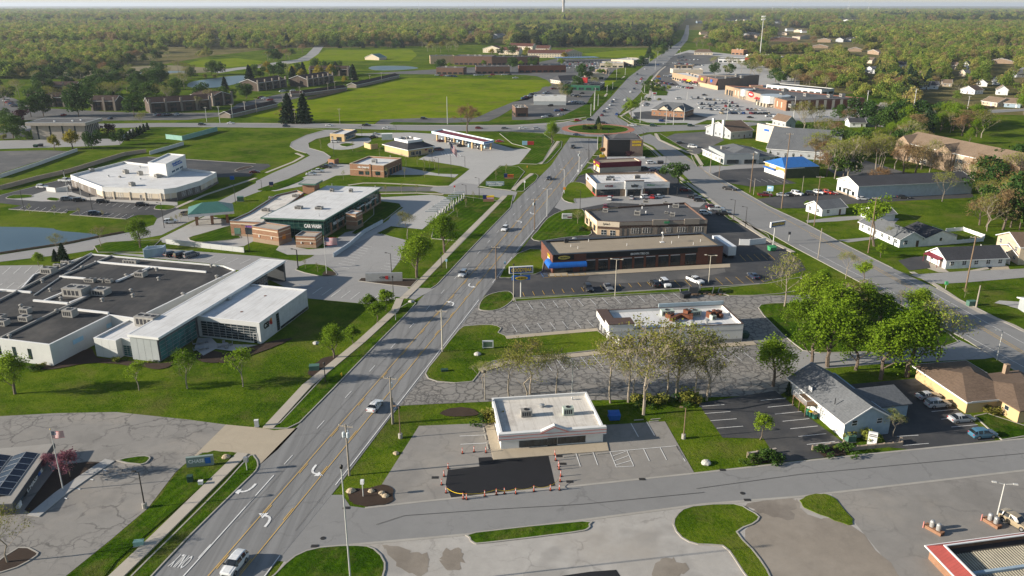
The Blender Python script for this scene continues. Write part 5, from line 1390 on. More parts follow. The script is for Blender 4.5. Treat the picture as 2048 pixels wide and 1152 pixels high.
for k in range(5):
 t0,t1 = math.pi/2*k/5,math.pi/2*(k+1)/5
 m.face([(0.3,1.3*math.sin(t0),h*.68+1.3*math.cos(t0)),(L-.3,1.3*math.sin(t0),h*.68+1.3*math.cos(t0)),(L-.3,1.3*math.sin(t1),h*.68+1.3*math.cos(t1)),(.3,1.3*math.sin(t1),h*.68+1.3*math.cos(t1))])
m.build('awning',B_BLACK,bk.root)
A,B = g1('U',425,1015),g1('U',1105,1015)
h = HZ(A,120+800*.15625)
C = g1('U',1280,745,h);C.z = 0
d_ = fdepth(A,B,C)
bb = Bld('concrete_office','square beige concrete office with wide flat roof slab','office',fbox(A,B,d_-1.5),h-1.6,PM('exposed_concrete',(.34,.30,.25),.85,.12,dirt=.2),R_GREYR,.1)
sl = inset(bb.P,-1.8);MB().prism(sl,h-1.6,h,0,0,True).build('roof_slab',MATS['exposed_concrete'],bb.root)
MB().sheet(inset(sl,.4),h+.01).build('roof',R_GREYR,bb.root);bb.ring('roof_edge',inset(sl,-.03),inset(sl,.35),h-.05,h+.14,B_GREYL)
L = bb.fr(0)[3]
for k in range(4): bb.slab(0,L*(.1+.235*k),L*(.1+.235*k)+.9,.1,h-1.7,G_DARK,'slit_window',.05)
for k in range(8): bb.slab(1,bb.fr(1)[3]*(.06+.12*k),bb.fr(1)[3]*(.06+.12*k)+.9,.1,h-1.7,G_DARK,'slit_window',.05)
for x_,y_ in ((700,790),(930,785),(1035,775)): bb.vent('U',x_,y_,h,.4,.35,T_WHITE)
A,B = g1('d',-420,1010),g1('d',240,990)
hc = HZ(g1('d',240,1000),840+880*.19104)
rp = [g1('d',-700,920,hc),g1('d',130,882,hc),g1('d',572,242,hc),g1('d',-60,300,hc),g1('d',-420,330,hc)]
for p in rp: p.z = 0
ch = Bld('bank_branch','dark bank branch with flat roof and tilted solar panels','bank',inset(ccw(rp),.5),hc-.9,[B_GREYD],R_GREYR,.1)
sl = [ch.loc(p) for p in ccw(rp)]
MB().prism(sl,hc-.9,hc-.02,0,0,True).build('roof_fascia',B_GREYD,ch.root)
MB().prism(inset(sl,.15),hc-.02,hc+.05).build('roof',PM('grey_membrane',(.30,.28,.25),.85,.1,.3,dirt=.15),ch.root)
ds = (ch.loc(rp[2])-ch.loc(rp[1])).normalized();dn = Vector((-ds.y,ds.x))
pm_,ntp,bp = new_mat('solar_cell')
vv = coords(ntp,False)
ntp.links.new(ramp(ntp,noise(ntp,vv,1.0,2),[(.3,(.006,.009,.02)),(.7,(.012,.016,.035))]),bp.inputs['Base Color']);bp.inputs['Roughness'].default_value = .25
o_ = ch.loc(rp[1])+ds*2.4+dn*1.4
for c_ in range(3):
 for r_ in range(7):
  for sdx,tilt in ((0,.28),(1,-.28)):
   base = o_+ds*(r_*1.75)+dn*(c_*4.1+sdx*1.85)
   m = MB();zlo,zhi = hc+.12,hc+.62
   za,zb_ = (zlo,zhi) if sdx == 0 else (zhi,zlo)
   pts = [base,base+ds*1.68,base+ds*1.68+dn*1.8,base+dn*1.8]
   zz = [za,za,zb_,zb_]
   m.face([(p.x,p.y,z) for p,z in zip(pts,zz)]);m.face([(p.x,p.y,z-.05) for p,z in zip(pts,zz)][::-1])
   pn = m.build('solar_panel',pm_,ch.root)
   m = MB()
   for i in range(4): m.beam((pts[i].x,pts[i].y,zz[i]+.01),(pts[(i+1)%4].x,pts[(i+1)%4].y,zz[(i+1)%4]+.01),.07,.05)
   m.build('panel_frame',T_STEEL,pn)
L = ch.fr(1)[3]
u_ = ch.uz(1,*Z('d',330,650))[0]
ch.text(1,'CHASE',u_,hc-1.7,.95,4.4,T_WHITE,.05,out=.1)
m = MB();m.T = ch.TT(1,u_+3.0,hc-1.7,.05);m.lathe([(.5,0),(.5,.06)],8);m.build('logo_octagon',T_BLUE,ch.root)
ch.win(1,4.5,L*.62,.3,hc-2.3,9,1,T_DARK,G_DARK,split=True);ch.slab(1,L*.66,L*.7,.05,hc-1.2,T_WHITE,'white_panel',.15);ch.slab(1,1.2,2.2,.05,hc-1.1,T_WHITE,'white_panel',.5);ch.slab(1,2.2,4.2,.3,hc-1.3,G_BLUE,'entrance',.06)
# buildings further out
def flat(name,label,cat,k,A,B,top,C,wall,roof,para=.5,cop=T_GREY,units=2,wins=3,group=None,wh=2.4,seed=1,band=None,fd=None):
 """flat-roofed building: seen base corners, seen top of the first corner, seen far roof corner"""
 a,b_ = g1(k,*A),g1(k,*B)
 ox,oy,sc = ZK[k]
 h = max(3.2,HZ(a,oy+top*sc))
 d = fd or max(6,fdepth(a,b_,g1(k,*C,h)))
 b = Bld(name,label,cat,fbox(a,b_,d),h,wall,roof,para,cop,group=group)
 r = random.Random(seed)
 for i in (0,1,3):
  L = b.fr(i)[3];n = max(1,int(L/6)) if wins else 0
  for j in range(min(n,12)):
   u = L*(j+.5)/min(n,12);w = L/min(n,12)*.34
   b.win(i,u-w,u+w,.5,wh,3 if i == 0 else 2,1,t=.1)
  if band: b.slab(i,-.06,L+.06,wh+.3,h-.02,band,'fascia',.14)
 L,D = b.fr(0)[3],d
 for j in range(units):
  b_u = Vector((L*r.uniform(.2,.8),D*r.uniform(.25,.75)))
  m = MB();m.box(b_u.x-1.2,b_u.x+1.2,b_u.y-.9,b_u.y+.9,h-para,h-para+1.4);m.build('rooftop_unit',T_HVAC,b.root)
 return b
GA = 'houses among the trees'
def hs(name,label,k,A,B,d,h,rise,wall,roof,ridge='u',hip=0.0,cat='house',group=None,nchim=0,**kw):
 b = house(name,label,cat,g1(k,*A),g1(k,*B),d,h,rise,wall,roof,ridge,hip=hip,group=group,seed=int(A[0]),**kw)
 for j in range(nchim): MB().box(-.9,.1,d*(.3+.4*j)-.8,d*(.3+.4*j)+.8,0,h+rise+1.5).build('chimney',B_GREYL,b.root)
 return b
A,B = g1('c',722,915),g1('c',1245,850)
h = zt('c',722,915,752,706)
D_ = g1('c',128,388)
b = Bld('siding_house','long white sided house with grey shingle roof beside the side street','house',[A,B,B+(D_-A),D_],h,[B_SIDEB,B_SIDEB,B_SIDEB,B_SIDING],R_SHGR,.02)  # sunlight on the west wall put into its colour: white against grey-blue sides
w_ = b.fr(0)[3];dd = fdepth(A,B,D_)
pitched(b,w_,dd,h,2.6,'v',.5,0,R_SHGR,B_SIDEB)
b.winp(0,'c',832,700,885,752,1,2,fm=T_WHITE);b.winp(0,'c',1120,672,1172,722,1,2,fm=T_WHITE)
for r_ in ((648,785,678,835),(262,305,288,352),(172,225,198,282),(160,345,180,395)): b.winp(3,'c',*r_,1,2,fm=T_WHITE)
u0,u1,z0,z1 = b.rect(3,'c',330,370,372,460);b.door(3,min(u0,u1),min(u0,u1)+1.0,z0+2.2,T_WHITE,z0=z0)
zd = z0
m = MB();m.T = b.T(3);m.box(u0-1.2,u0+3.4,.05,2.4,zd-.2,zd)
for x in (u0-1.1,u0+1.1,u0+3.3): m.box(x-.08,x+.08,2.2,2.36,0,zd-.2)
m.build('porch_deck',T_WOOD,b.root)
m = MB();m.T = b.T(3);m.box(u0-1.2,u0+3.4,2.32,2.38,zd+.85,zd+.95);m.box(u0-1.2,u0-1.14,.1,2.4,zd+.85,zd+.95);m.box(u0+3.34,u0+3.4,.1,2.4,zd+.85,zd+.95)
for j in range(14): m.box(u0-1.2+.35*j,u0-1.14+.35*j,2.32,2.38,zd,zd+.9)
for j in range(6): m.box(u0-1.2,u0-1.14,.2+.38*j,.26+.38*j,zd,zd+.9)
m.build('railing',T_WHITE,b.root)
m = MB()
for p,q_ in (((w_-.3,dd*.28),(w_+7.5,dd*.62)),): m.box(p[0],q_[0],p[1],q_[1],0,h-.6)
m.build('wing_wall',B_SIDEB,b.root)
y0,y1,ym = dd*.28-.5,dd*.62+.5,dd*.45
m = MB()
for dz in (0,-.2): m.face([(w_*.6,y0,h-.8+dz),(w_+8,y0,h-.8+dz),(w_+6.2,ym,h+1.6+dz),(w_*.6,ym,h+1.6+dz)]);m.face([(w_*.6,y1,h-.8+dz),(w_+8,y1,h-.8+dz),(w_+6.2,ym,h+1.6+dz),(w_*.6,ym,h+1.6+dz)]);m.face([(w_+8,y0,h-.8+dz),(w_+8,y1,h-.8+dz),(w_+6.2,ym,h+1.6+dz)])
m.build('wing_roof',R_SHGR,b.root)
p = b.roofpt('c',635,480,h+1.3);MB().tube((p.x,p.y,h+.8),(p.x,p.y,h+2.0),.09,.09,8).build('vent_pipe',T_DARK,b.root)
for lab,A,B,d,h in (('low tan office with broad brown hip roof beside dark car park',(1735,285),(2010,262),15,3.0),):
 t1 = hs('tan_office',lab,'Q',A,B,d,h,1.5,B_YEL,R_SHBR,'u',5.0,'office',wins=False,over=.9)
a,b_ = g1('Q',2010,338),g1('Q',2300,300)
w2 = Bld('','','',fbox(a,b_,13),3.0,B_YEL,R_SHBR,.02,parent=t1)
cxy = w2.P
sl = inset(w2.P,-.8);cc = sum((p for p in sl),Vector((0,0)))/4;e = (sl[1]-sl[0]).normalized()
m = MB();r0,r1 = (sl[0]+sl[3])/2+e*5,(sl[1]+sl[2])/2-e*5
m.face([(*sl[0],3.0),(*sl[1],3.0),(*r1,4.4),(*r0,4.4)]);m.face([(*sl[2],3.0),(*sl[3],3.0),(*r0,4.4),(*r1,4.4)]);m.face([(*sl[3],3.0),(*sl[0],3.0),(*r0,4.4)]);m.prism(sl,2.8,2.99,0,0,True);m.build('roof',R_SHBR,t1.root)
t1.slab(0,0,t1.fr(0)[3],2.6,2.95,T_WHITE,'fascia',.95,.9)
for u in (.35,.75): w2.win(3,w2.fr(3)[3]*u,w2.fr(3)[3]*u+1.0,1.3,2.2,1,1,T_WHITE)
w2.win(0,3,4.4,.9,2.2,2,1,T_WHITE);w2.win(0,8,9.4,.9,2.2,2,1,T_WHITE)
MB().box(14,14.9,8,8.8,3.0,5.2).build('chimney',B_BRKT,t1.root)
A,B = g1('b',305,965),g1('b',640,1325)
B = A+(B-A)*2.6
h = zt('b',305,965,333,838)
nA,nB = g1('b',375,735,h+.9),g1('b',1348,608,h+.9)
e = (nB-nA).normalized();d = (B-A)
v = Bld('brick_wash_bays','orange brick wash building with red mansard and ribbed open roof','car wash',[A,B,B+e*30,A+e*30],h,B_BRKO,R_GREYR,.5)
P = v.P
out_,inn_ = inset(P,-.5),inset(P,1.1)
m = MB()
for k in range(4):
 j = (k+1) % 4;m.face([(*out_[k],h-.1),(*out_[j],h-.1),(*inn_[j],h+.95),(*inn_[k],h+.95)])
m.build('mansard',R_RED,v.root)
v.ring('mansard_edge',inset(P,-.55),inset(P,-.4),h-.2,h-.02,T_WHITE);v.ring('coping',inset(P,1.05),inset(P,1.3),h+.9,h+1.05,T_WHITE)
m = MB();q_ = inset(P,1.3);m.sheet(q_,h-.3);m.build('roof_deck',PM('bronze_roof',(.07,.065,.055),.7),v.root)
m = MB();u_ = (q_[1]-q_[0]).normalized();w_ = (q_[3]-q_[0]).normalized();LL = (q_[3]-q_[0]).length;LU = (q_[1]-q_[0]).length
n = int(LL/.42)
for k in range(n):
 p = q_[0]+w_*(.3+.42*k);m.beam((*(p+u_*.5),h-.22),(*(p+u_*(LU-.5)),h-.22),.2,.14)
m.build('roof_ribs',PM('pale_roof_rib',(.42,.38,.29),.7),v.root,kind='stuff')
p = q_[0]+u_*4.6;m = MB();m.beam((*(p+w_*.2),h),(*(p+w_*(LL-.2)),h),.45,.4);m.build('roof_beam',PM('blue_grey_beam',(.28,.36,.42)),v.root)
A,B = g1('Y',860,640),g1('Y',992,690)
h = zt('Y',992,690,1000,606)
dl = (g1('Y',1716,655)-B).length
wlb = Bld('long_white_building','long white metal building with a gabled front and dark roof','building',fbox(A,B,dl),h,[B_WHITE,RIBBED('blue_grey_siding',(.45,.50,.54),5,0,.6,dark=.8),B_WHITE,B_WHITE],R_SHDK,.02)
w_ = wlb.fr(0)[3];pitched(wlb,w_,dl,h,2.4,'v',.4,0,R_SHDK,B_WHITE)
for u in (.12,.32,.74): wlb.win(0,w_*u,w_*u+1.6,.8,2.4,2,1)
wlb.door(0,w_*.52,w_*.62,2.3,glass=True);wlb.slab(0,w_*.45,w_*.7,2.6,2.8,T_DARK,'canopy',1.2);wlb.slab(0,.1,w_-.1,.02,.7,B_STONE,'plinth',.05)
for k in range(2): wlb.slab(0,w_*(.2+.3*k),w_*(.38+.3*k),h-.1,h+.25,T_GREY,'sign_mark',.04)
A,B,C = g1('Y',406,516),g1('Y',531,561),g1('Y',750,552)
h = zt('Y',531,561,533,492)
bl = Bld('blue_roof_shop','gold fronted shop with a bright blue metal roof','shop',[A,B,C,A+(C-B)],h,[PM('gold_wall',(.38,.27,.07)),PM('olive_wall',(.07,.075,.04)),B_GREY,B_GREY],R_BLUE,.02)
dd = fdepth(A,B,C);w_ = bl.fr(0)[3];pitched(bl,w_,dd,h,3.0,'v',.5,3.5,R_BLUE,B_GREY)
bl.slab(0,.02,w_-.02,.02,2.6,B_WHITE,'wall_base',.05);bl.slab(0,w_*.05,w_*.58,2.3,2.9,T_BLUE,'awning',1.2);bl.slab(0,w_*.25,w_*.55,3.2,4.0,T_WHITE,'shop_sign',.12);bl.slab(0,w_*.7,w_*.95,.05,3.2,B_GREYL,'garage_door',.09);bl.win(0,w_*.1,w_*.5,.8,2.2,4,1,t=.1)
hs('small_house','small white cottage with brown porch steps between two driveways','Y',(768,800),(918,784),8.5,2.9,2.0,B_SIDING,R_SHGR,'u')
hs('garage','white detached garage behind the split tree trunk','I',(855,855),(1010,845),8,2.8,1.6,B_SIDING,R_SHGR,'u',cat='garage',wins=False)
lh = hs('ranch_house','white ranch house with a long grey roof and picket fenced yard','I',(1048,1062),(1235,1052),22,2.9,2.2,B_SIDING,R_SHGR,'v')
a,b_ = g1('I',1237,1052),g1('I',1502,1030)
w2 = Bld('','','',fbox(a,b_,11),2.9,B_SIDING,R_SHDK,.02,parent=lh)
P = w2.P;e = (P[1]-P[0]).normalized();n_ = (P[3]-P[0]).normalized();L = (P[1]-P[0]).length
m = MB();ap = P[0]+e*L/2
for dz in (0,-.2): m.face([(*(P[0]-n_*.4-e*.4),2.7+dz),(*(P[3]-e*.4),2.7+dz),(*(P[3]+e*L/2),5.0+dz),(*(ap-n_*.4),5.0+dz)]);m.face([(*(P[1]-n_*.4+e*.4),2.7+dz),(*(P[2]+e*.4),2.7+dz),(*(P[3]+e*L/2),5.0+dz),(*(ap-n_*.4),5.0+dz)])
m.build('roof',R_SHDK,lh.root)
m = MB();m.face([(*P[0],2.85),(*P[1],2.85),(*ap,4.9)]);m.build('gable',B_SIDING,lh.root)
w2.win(0,L*.48,L*.48+.8,1.4,2.4,1,2)
bh = hs('parts_house','white house with black roof and maroon porch, yard full of clutter','e',(108,662),(412,808),19,2.9,2.4,B_SIDING,R_SHDK,'v',trim=T_WHITE)
m = MB();m.T = bh.T(0);L = bh.fr(0)[3];m.face([(L*.05,0,2.9),(L*.85,0,2.9),(L*.85,1.8,2.3),(L*.05,1.8,2.3)]);
for u in (.08,.45,.82): m.box(L*u,L*u+.12,1.6,1.72,0,2.35)
m.build('porch_roof',T_MAROON,bh.root)
th = hs('tan_house','tall tan two-storey house with brown roof behind the white fence','e',(1228,525),(1600,735),14,5.6,2.6,B_SIDEY,R_SHBR,'v')
th2 = hs('tan_garage','tan garage wing in front of the tall tan house','e',(1285,560),(1590,725),6,3.0,1.6,B_SIDEY,R_SHBR,'v',cat='garage',wins=False)
hs('modern_cabin','small teal glazed cabin beside gravel garden at the road','M',(1998,508),(2200,640),8,3.0,1.2,B_GREY,R_CLEAN,'v',wins=False)
A,B = g1('Y',1238,432),g1('Y',1965,612)
h = zt('Y',1965,612,1968,478)
ap = Bld('retirement_home','long two-storey brick retirement home with sweeping brown roofs','building',fbox(A,B,17),h,[B_CREAM,B_BRKT,B_BRKT,B_BRKT],R_SHTN,.02)
L = ap.fr(0)[3];pitched(ap,L,17,h,4.2,'u',.7,3.0,R_SHTN,B_BRKO)
nb = 13
for k in range(nb):
 u = L*(k+.5)/nb;w = L/nb*.5
 if k % 2 == 0 or k == nb-1: ap.slab(0,u-w*.96,u+w*.96,.02,h-.1,B_BRKT,'brick_bay',.6)
 for z in (.8,h*.55): ap.win(0,u-w*.7,u-w*.15,z,z+1.5,1,2,T_WHITE,t=.7);ap.win(0,u+w*.15,u+w*.7,z,z+1.5,1,2,T_WHITE,t=.7)
for i in (1,3):
 for z in (.8,h*.55): ap.win(i,5,6.5,z,z+1.5,1,2,T_WHITE);ap.win(i,10,11.5,z,z+1.5,1,2,T_WHITE)
for u in (.06,.45,.985):
 m = MB();U = L*u;m.face([(U-5,-1.6,h-.3),(U,-1.6,h+3),(U,9,h+3.6),(U-5,4,h-.3)]);m.face([(U+5,-1.6,h-.3),(U,-1.6,h+3),(U,9,h+3.6),(U+5,4,h-.3)]);m.build('cross_gable_roof',R_SHTN,ap.root)
 m = MB();m.face([(U-4.6,-1.2,h-.2),(U+4.6,-1.2,h-.2),(U,-1.2,h+2.8)]);m.box(U-4.6,U+4.6,-1.2,0,.02,h-.2);m.build('gabled_bay',B_BRKT,ap.root)
e = (B-A).normalized();n_ = Vector((-e.y,e.x,0))
a = A+e*L*.74+n_*16
for j,(lab,a,ln,dp) in enumerate((('brown roofed wing behind the brick retirement home',A+e*L*.66+n_*24,55,24),('far hipped wing at the end of the retirement home',A+e*L*.9+n_*62,40,20))):
 w2 = house('home_wing',lab,'building',a,a+e*ln,dp,h,5.0,B_BRKT,R_SHTN,'u',hip=5.0,wins=True,seed=j)
a,b_ = g1('Y',15,412),g1('Y',150,472)
house('grey_clinic','low grey clinic with a sloped shingle roof and white trim','clinic',a,b_,26,3.4,3.2,B_GREYL,R_SHGR,'u',hip=7.0,fm=T_WHITE)
flat('grey_storefront','dark grey storefront joined to the low clinic','shop','Y',(150,474),(370,470),405,(300,350),B_GREY,R_SHGR,.3,T_GREY,1,4)
gb = hs('grey_hall','big hall under a broad plain grey shingle roof','Y',(420,418),(860,450),42,4.0,8.0,B_SIDEG,R_SHGR,'u',cat='building')
hs('chimney_house','brown roofed house with twin pale chimney stacks by the junction','Y',(192,312),(330,300),22,4.4,4.2,B_SIDEG,R_SHBR,'u',chim=False,cat='building',nchim=2)
c_ = flat('stucco_hall','tall cream stucco hall wall with small blue signs','building','Y',(352,318),(600,372),212,(600,250),B_CREAM,R_GREYR,.5,T_WHITE,0,0)
c_.slab(0,6,10,c_.h-3.2,c_.h-2.0,T_BLUE,'wall_sign',.1);c_.slab(0,24,28,c_.h-3.2,c_.h-2.0,T_LBLUE,'wall_sign',.1)
hs('barn_shed','grey barn-shaped shed beside the cross road','Y',(540,243),(600,240),14,4.2,3.2,B_SIDEG,R_SHBR,'v',cat='shed')
hs('small_house','tiny white house with dark roof south of the cross road','Y',(945,235),(1045,236),9,3.0,2.2,B_SIDING,R_SHDK,'u',wins=True)
hs('small_house','grey roofed bungalow beside the tiny white house','Y',(1055,232),(1165,234),9,2.8,1.8,B_SIDEG,R_SHGR,'u')
hs('ranch_house','brown bungalow with a maroon roof in the trees','Y',(1235,220),(1385,226),10,3.0,2.2,B_BRKD,R_SHMA,'u')
# retail strip and supermarket
fp = [g1('R',757,482),g1('R',1300,632),g1('R',1990,606)]
h = zt('R',1300,632,1300,540)
fp += [g1('R',1850,502,h),g1('R',1010,418,h)]
sm = Bld('supermarket','brick and cream supermarket with silver drums and red awnings','supermarket',fp,h,[B_STONE,B_BRKR,B_BRKR,B_BRKR,B_BRKR],R_GREYR,.6,T_CREAM if False else T_BROWN)
L = sm.fr(0)[3]
for u0,u1,mt in ((0,.16,T_PEACH),(.16,.3,B_BRKT),(.84,1.0,B_BRKO)): sm.slab(0,L*u0+.1,L*u1-.1,.02,h-.05,mt,'wall_panel',.3)
for u in (.03,.08,.12): sm.slab(0,L*u,L*u+L*.03,.05,h*.6,G_DARK,'bay_door',.36)
for u in (.19,.24,.28,.87,.93): sm.slab(0,L*u,L*u+1.5,1.5,h*.75,B_CREAM,'stone_panel',.35)
for uc,r_ in ((L*.335,5.0),(L*.74,11.0)):
 m = MB();m.T = sm.T(0);m.lathe([(r_,h*.35),(r_,h+.6)],24,0,(uc,-r_*.45,0));m.build('silver_drum',PM('brushed_silver',(.62,.62,.61),.35,.05,.3,metal=.6),sm.root)
 for k in range(4): sm.slab(0,uc-r_*.8+k*r_*.5,uc-r_*.8+k*r_*.5+r_*.14,.02,h*.35,B_CREAM,'column',r_*.5,r_*.35)
m = MB();m.T = sm.TT(0,L*.46,h*.72,.1) @ Matrix.Diagonal((5.2,2.2,1,1));m.lathe([(1,0),(1,.2)],24);og = m.build('oval_sign',T_RED,sm.root)
m = MB();m.T = sm.TT(0,L*.46,h*.72,.32);m.box(-3.2,3.2,-.5,.5,0,.05);m.build('sign_script',T_WHITE,og)
for k in range(3):
 m = MB();m.T = sm.T(0);u = L*(.545+.04*k);m.face([(u,.1,h*.62),(u+3.4,.1,h*.62),(u+3.4,2.0,h*.42),(u,2.0,h*.42)]);m.build('awning',T_RED,sm.root);sm.slab(0,u,u+3.2,.1,h*.4,G_DARK,'entrance',.08)
L = sm.fr(1)[3]
for k in range(9): sm.slab(1,L*(.05+.105*k),L*(.05+.105*k)+2.2,.02,h-.4,B_CREAM,'pilaster',.3)
sm.slab(1,0,L,h-1.0,h-.02,B_BRKD,'fascia',.2)
for x_,y_ in ((1030,450),(1285,455),(1480,500),(1265,500),(1690,510),(1800,505),(1350,600)): sm.unit('R',x_,y_,4,3,2.2,h-.6)
flat('storage_block','flat black roofed storage block behind the supermarket','building','R',(1122,442),(1612,492),395,(1500,410),B_GREYL,R_DARK,.4,T_GREY,0,6)
flat('canopy_shop','orange fronted fuel kiosk against the supermarket side','shop','R',(985,440),(1095,440),412,(1090,405),T_PEACH,R_CLEAN,.3,T_RED,0,0)
fp = [g1('R',522,408),g1('R',690,446),g1('R',1054,404)]
h = zt('R',690,446,692,350)
fp.append(g1('R',880,318,h))
bp = Bld('brown_plaza','large brown block store with sloped maroon front and dark roof','shop',fp,h,[B_TAN,PM('brown_block',(.20,.145,.11),.85),PM('brown_block',(.2,.145,.11)),B_TAN],R_GREYR,.5,T_BROWN)
L = bp.fr(0)[3]
for u0,u1 in ((.0,.46),(.52,1.0)):
 m = MB();m.T = bp.T(0);m.face([(L*u0,2.2,h*.45),(L*u1,2.2,h*.45),(L*u1,.2,h+.3),(L*u0,.2,h+.3)]);m.face([(L*u0,0,h*.45),(L*u1,0,h*.45),(L*u1,2.2,h*.45),(L*u0,2.2,h*.45)]);m.build('mansard',PM('maroon_brown_mansard',(.15,.075,.055)),bp.root)
bp.slab(0,L*.68,L*.78,h*.6,h*.88,T_BLUE,'square_sign',1.6,.9);bp.slab(0,L*.18,L*.3,h*.62,h*.86,T_YELLOW,'square_sign',1.6,.9)
for x_,y_ in ((770,345),(905,338),(860,325)): bp.unit('R',x_,y_,3,2.4,2,h-.5)
st = flat('shop_strip','long shop strip with orange fascia and coloured awnings','shop','R',(286,352),(520,408),290,(470,300),B_TAN,R_CLEAN,.4,T_PEACH,3,8,band=T_PEACH)
L = st.fr(0)[3]
for u,mt in ((.45,T_RED),(.62,T_YELLOW),(.85,T_MAROON)):
 m = MB();m.T = st.T(0);m.face([(L*u,.2,3.6),(L*u+L*.13,.2,3.6),(L*u+L*.13,2.2,2.4),(L*u,2.2,2.4)]);m.build('awning',mt,st.root)
flat('white_roof_store','low store with a bright white roof behind the shop strip','shop','R',(292,300),(560,300),262,(540,252),B_CREAM,R_WHITE,.4,T_WHITE,2,0)
flat('orange_shop','low shop with an orange fascia at the far strip end','shop','R',(315,252),(470,252),232,(460,225),B_TAN,R_GREYR,.4,T_PEACH,1,4,band=T_PEACH)
brb = hs('brick_bank','brick bank with green-grey hipped roofs and front gables','R',(102,672),(392,692),20,4.4,4.2,B_BRKO,R_SHGR,'u',5.0,cat='bank')
L = brb.fr(0)[3]
for u in (.38,.82):
 m = MB();m.T = brb.T(0);m.face([(L*u-4,1.4,4.4),(L*u+4,1.4,4.4),(L*u,1.4,7.2)]);m.build('gable',B_CREAM,brb.root)
 m = MB();m.T = brb.T(0);m.face([(L*u-4.6,1.8,4.1),(L*u,1.8,7.4),(L*u,-7,7.4),(L*u-4.6,-5,4.1)]);m.face([(L*u+4.6,1.8,4.1),(L*u,1.8,7.4),(L*u,-7,7.4),(L*u+4.6,-5,4.1)]);m.build('gable_roof',R_SHGR,brb.root)
hs('roadside_inn','brown hip-roofed restaurant past the shop strip','R',(482,132),(645,134),22,4,4,B_CREAM,R_SHBR,'u',6,cat='restaurant')
flat('pink_shop','salmon fronted flat shop past the far car lot','shop','R',(812,128),(918,134),82,(1050,90),B_BRKO,R_WHITE,.4,T_PEACH,2,4)
flat('white_dealership','long white car dealership with red square emblem','dealership','R',(695,200),(1080,206),168,(1080,160),T_WHITE,R_GREYR,.5,T_WHITE,2,8).slab(0,34,42,1.5,6.5,T_RED,'emblem',.3)
flat('white_warehouse','tall white warehouse beside the mobile phone mast','warehouse','R',(1088,190),(1270,188),148,(1250,125),B_WHITE,R_WHITE,.2,T_WHITE,0,0)
flat('brown_hall','tall brown brick hall among trees beyond the dealership','building','R',(842,65),(1060,70),18,(1000,8),B_BRKO,R_GREYR,.4,T_BROWN,1,4)
# field edge: plaza,hotel,diners
flat('grey_cinema','big grey and tan windowless hall at the end of the brown plaza','building','T',(92,214),(305,212),142,(300,132),B_TAN,R_GREYR,.5,T_GREY,3,0)
flat('brick_plaza','long brown brick plaza with a grey parapet behind the small shops','shop','T',(306,222),(640,226),142,(620,132),B_BRKD,R_GREYR,.5,T_GREY,4,10)
flat('brick_plaza','brown brick plaza wing east of the long brick plaza','shop','T',(642,226),(1062,222),150,(1030,138),B_BRKD,R_GREYR,.5,T_GREY,5,10)
flat('field_shop','brown brick shop at the west corner of the green field','shop','T',(146,306),(386,309),244,(410,236),B_BRKD,R_GREYR,.5,T_GREY,2,6)
flat('field_shop','brown brick shop with a taller block beside the field','shop','T',(500,302),(800,300),236,(800,222),B_BRKD,R_GREYR,.5,T_GREY,3,7)
flat('field_shop','long brick shop row at the east end of the field','shop','T',(880,292),(1300,288),228,(1300,225),B_BRKR,R_GREYR,.5,T_GREY,3,10)
for lab,A,B,d,ri in (('maroon roofed hotel wing at the west end',(560,112),(720,116),18,'v'),('maroon roofed hotel wing behind the low entrance',(700,128),(880,132),16,'u'),('long cream hotel wing with maroon roof',(960,156),(1290,160),14,'u'),('short cream hotel wing at the east end',(1292,156),(1442,152),18,'v'),('rear maroon roofed hotel block by the wood',(790,86),(1000,92),16,'u'),('small maroon roofed hotel block behind the long wing',(1030,110),(1150,112),14,'u')):
 hs('hotel_wing',lab,'T',A,B,d,6.2,4.5,B_CREAM,R_SHMA,ri,0,cat='hotel')
m = MB();a,b_ = g1('T',1228,196),g1('T',1596,190);fb = fbox(a,b_,22)
sc_ = thing('solar_carport','long blue carport roof over the packed car lot','carport',(a.x,a.y,0))
m.prism([Vector((p.x-a.x,p.y-a.y)) for p in fb],4.8,5.2,0,0,True);m.build('carport_roof',PM('blue_solar_roof',(.10,.17,.30),.35),sc_)
m = MB();e = (b_-a)/8
for k in range(9): m.tube((e.x*k,e.y*k+3,0),(e.x*k,e.y*k+3,4.8),.25)
m.build('carport_posts',T_STEEL,sc_)
cf = flat('coffee_shop','small brown coffee shop with big front windows by the cross road','cafe','T',(850,686),(962,684),604,(1028,575),B_BRKD,R_CLEAN,.5,T_CREAM if False else B_TAN,3,3)
flat('grey_diner','white topped grey restaurant with dark glazed corner','restaurant','T',(1012,578),(1300,580),500,(1290,488),[B_GREY,B_GREYD,B_GREY,B_WHITE],R_CLEAN,.5,T_WHITE,2,0,band=B_WHITE)
flat('green_front_diner','low dark diner with a green wall and red tower','restaurant','T',(1272,444),(1600,452),398,(1590,375),[PM('bottle_green_wall',(.02,.11,.06)),B_GREYD,B_GREY,B_TAN],R_SHDK,.4,T_GREY,2,5).box('T',1468,380,4,5,4,4.5,T_RED,'red_tower')
flat('cream_diner','cream and red fast food building by the avenue','restaurant','T',(1468,352),(1642,352),296,(1640,285),B_CREAM,R_WHITE,.5,T_RED,2,4)
flat('tan_diner','tan fast food building with a blue corner panel','restaurant','T',(1560,300),(1660,302),258,(1660,250),B_TAN,R_WHITE,.4,T_BLUE,1,3)
flat('brick_cafe','orange brick cafe with cream blocks beside the avenue','restaurant','T',(1600,246),(1812,248),206,(1810,190),B_CREAM,R_WHITE,.5,T_BROWN,3,6)
flat('cream_garage','cream petrol station block with overhanging roof at the avenue','garage','T',(1700,225),(1900,234),172,(1950,160),B_CREAM,R_WHITE,.4,T_GREY,2,3)
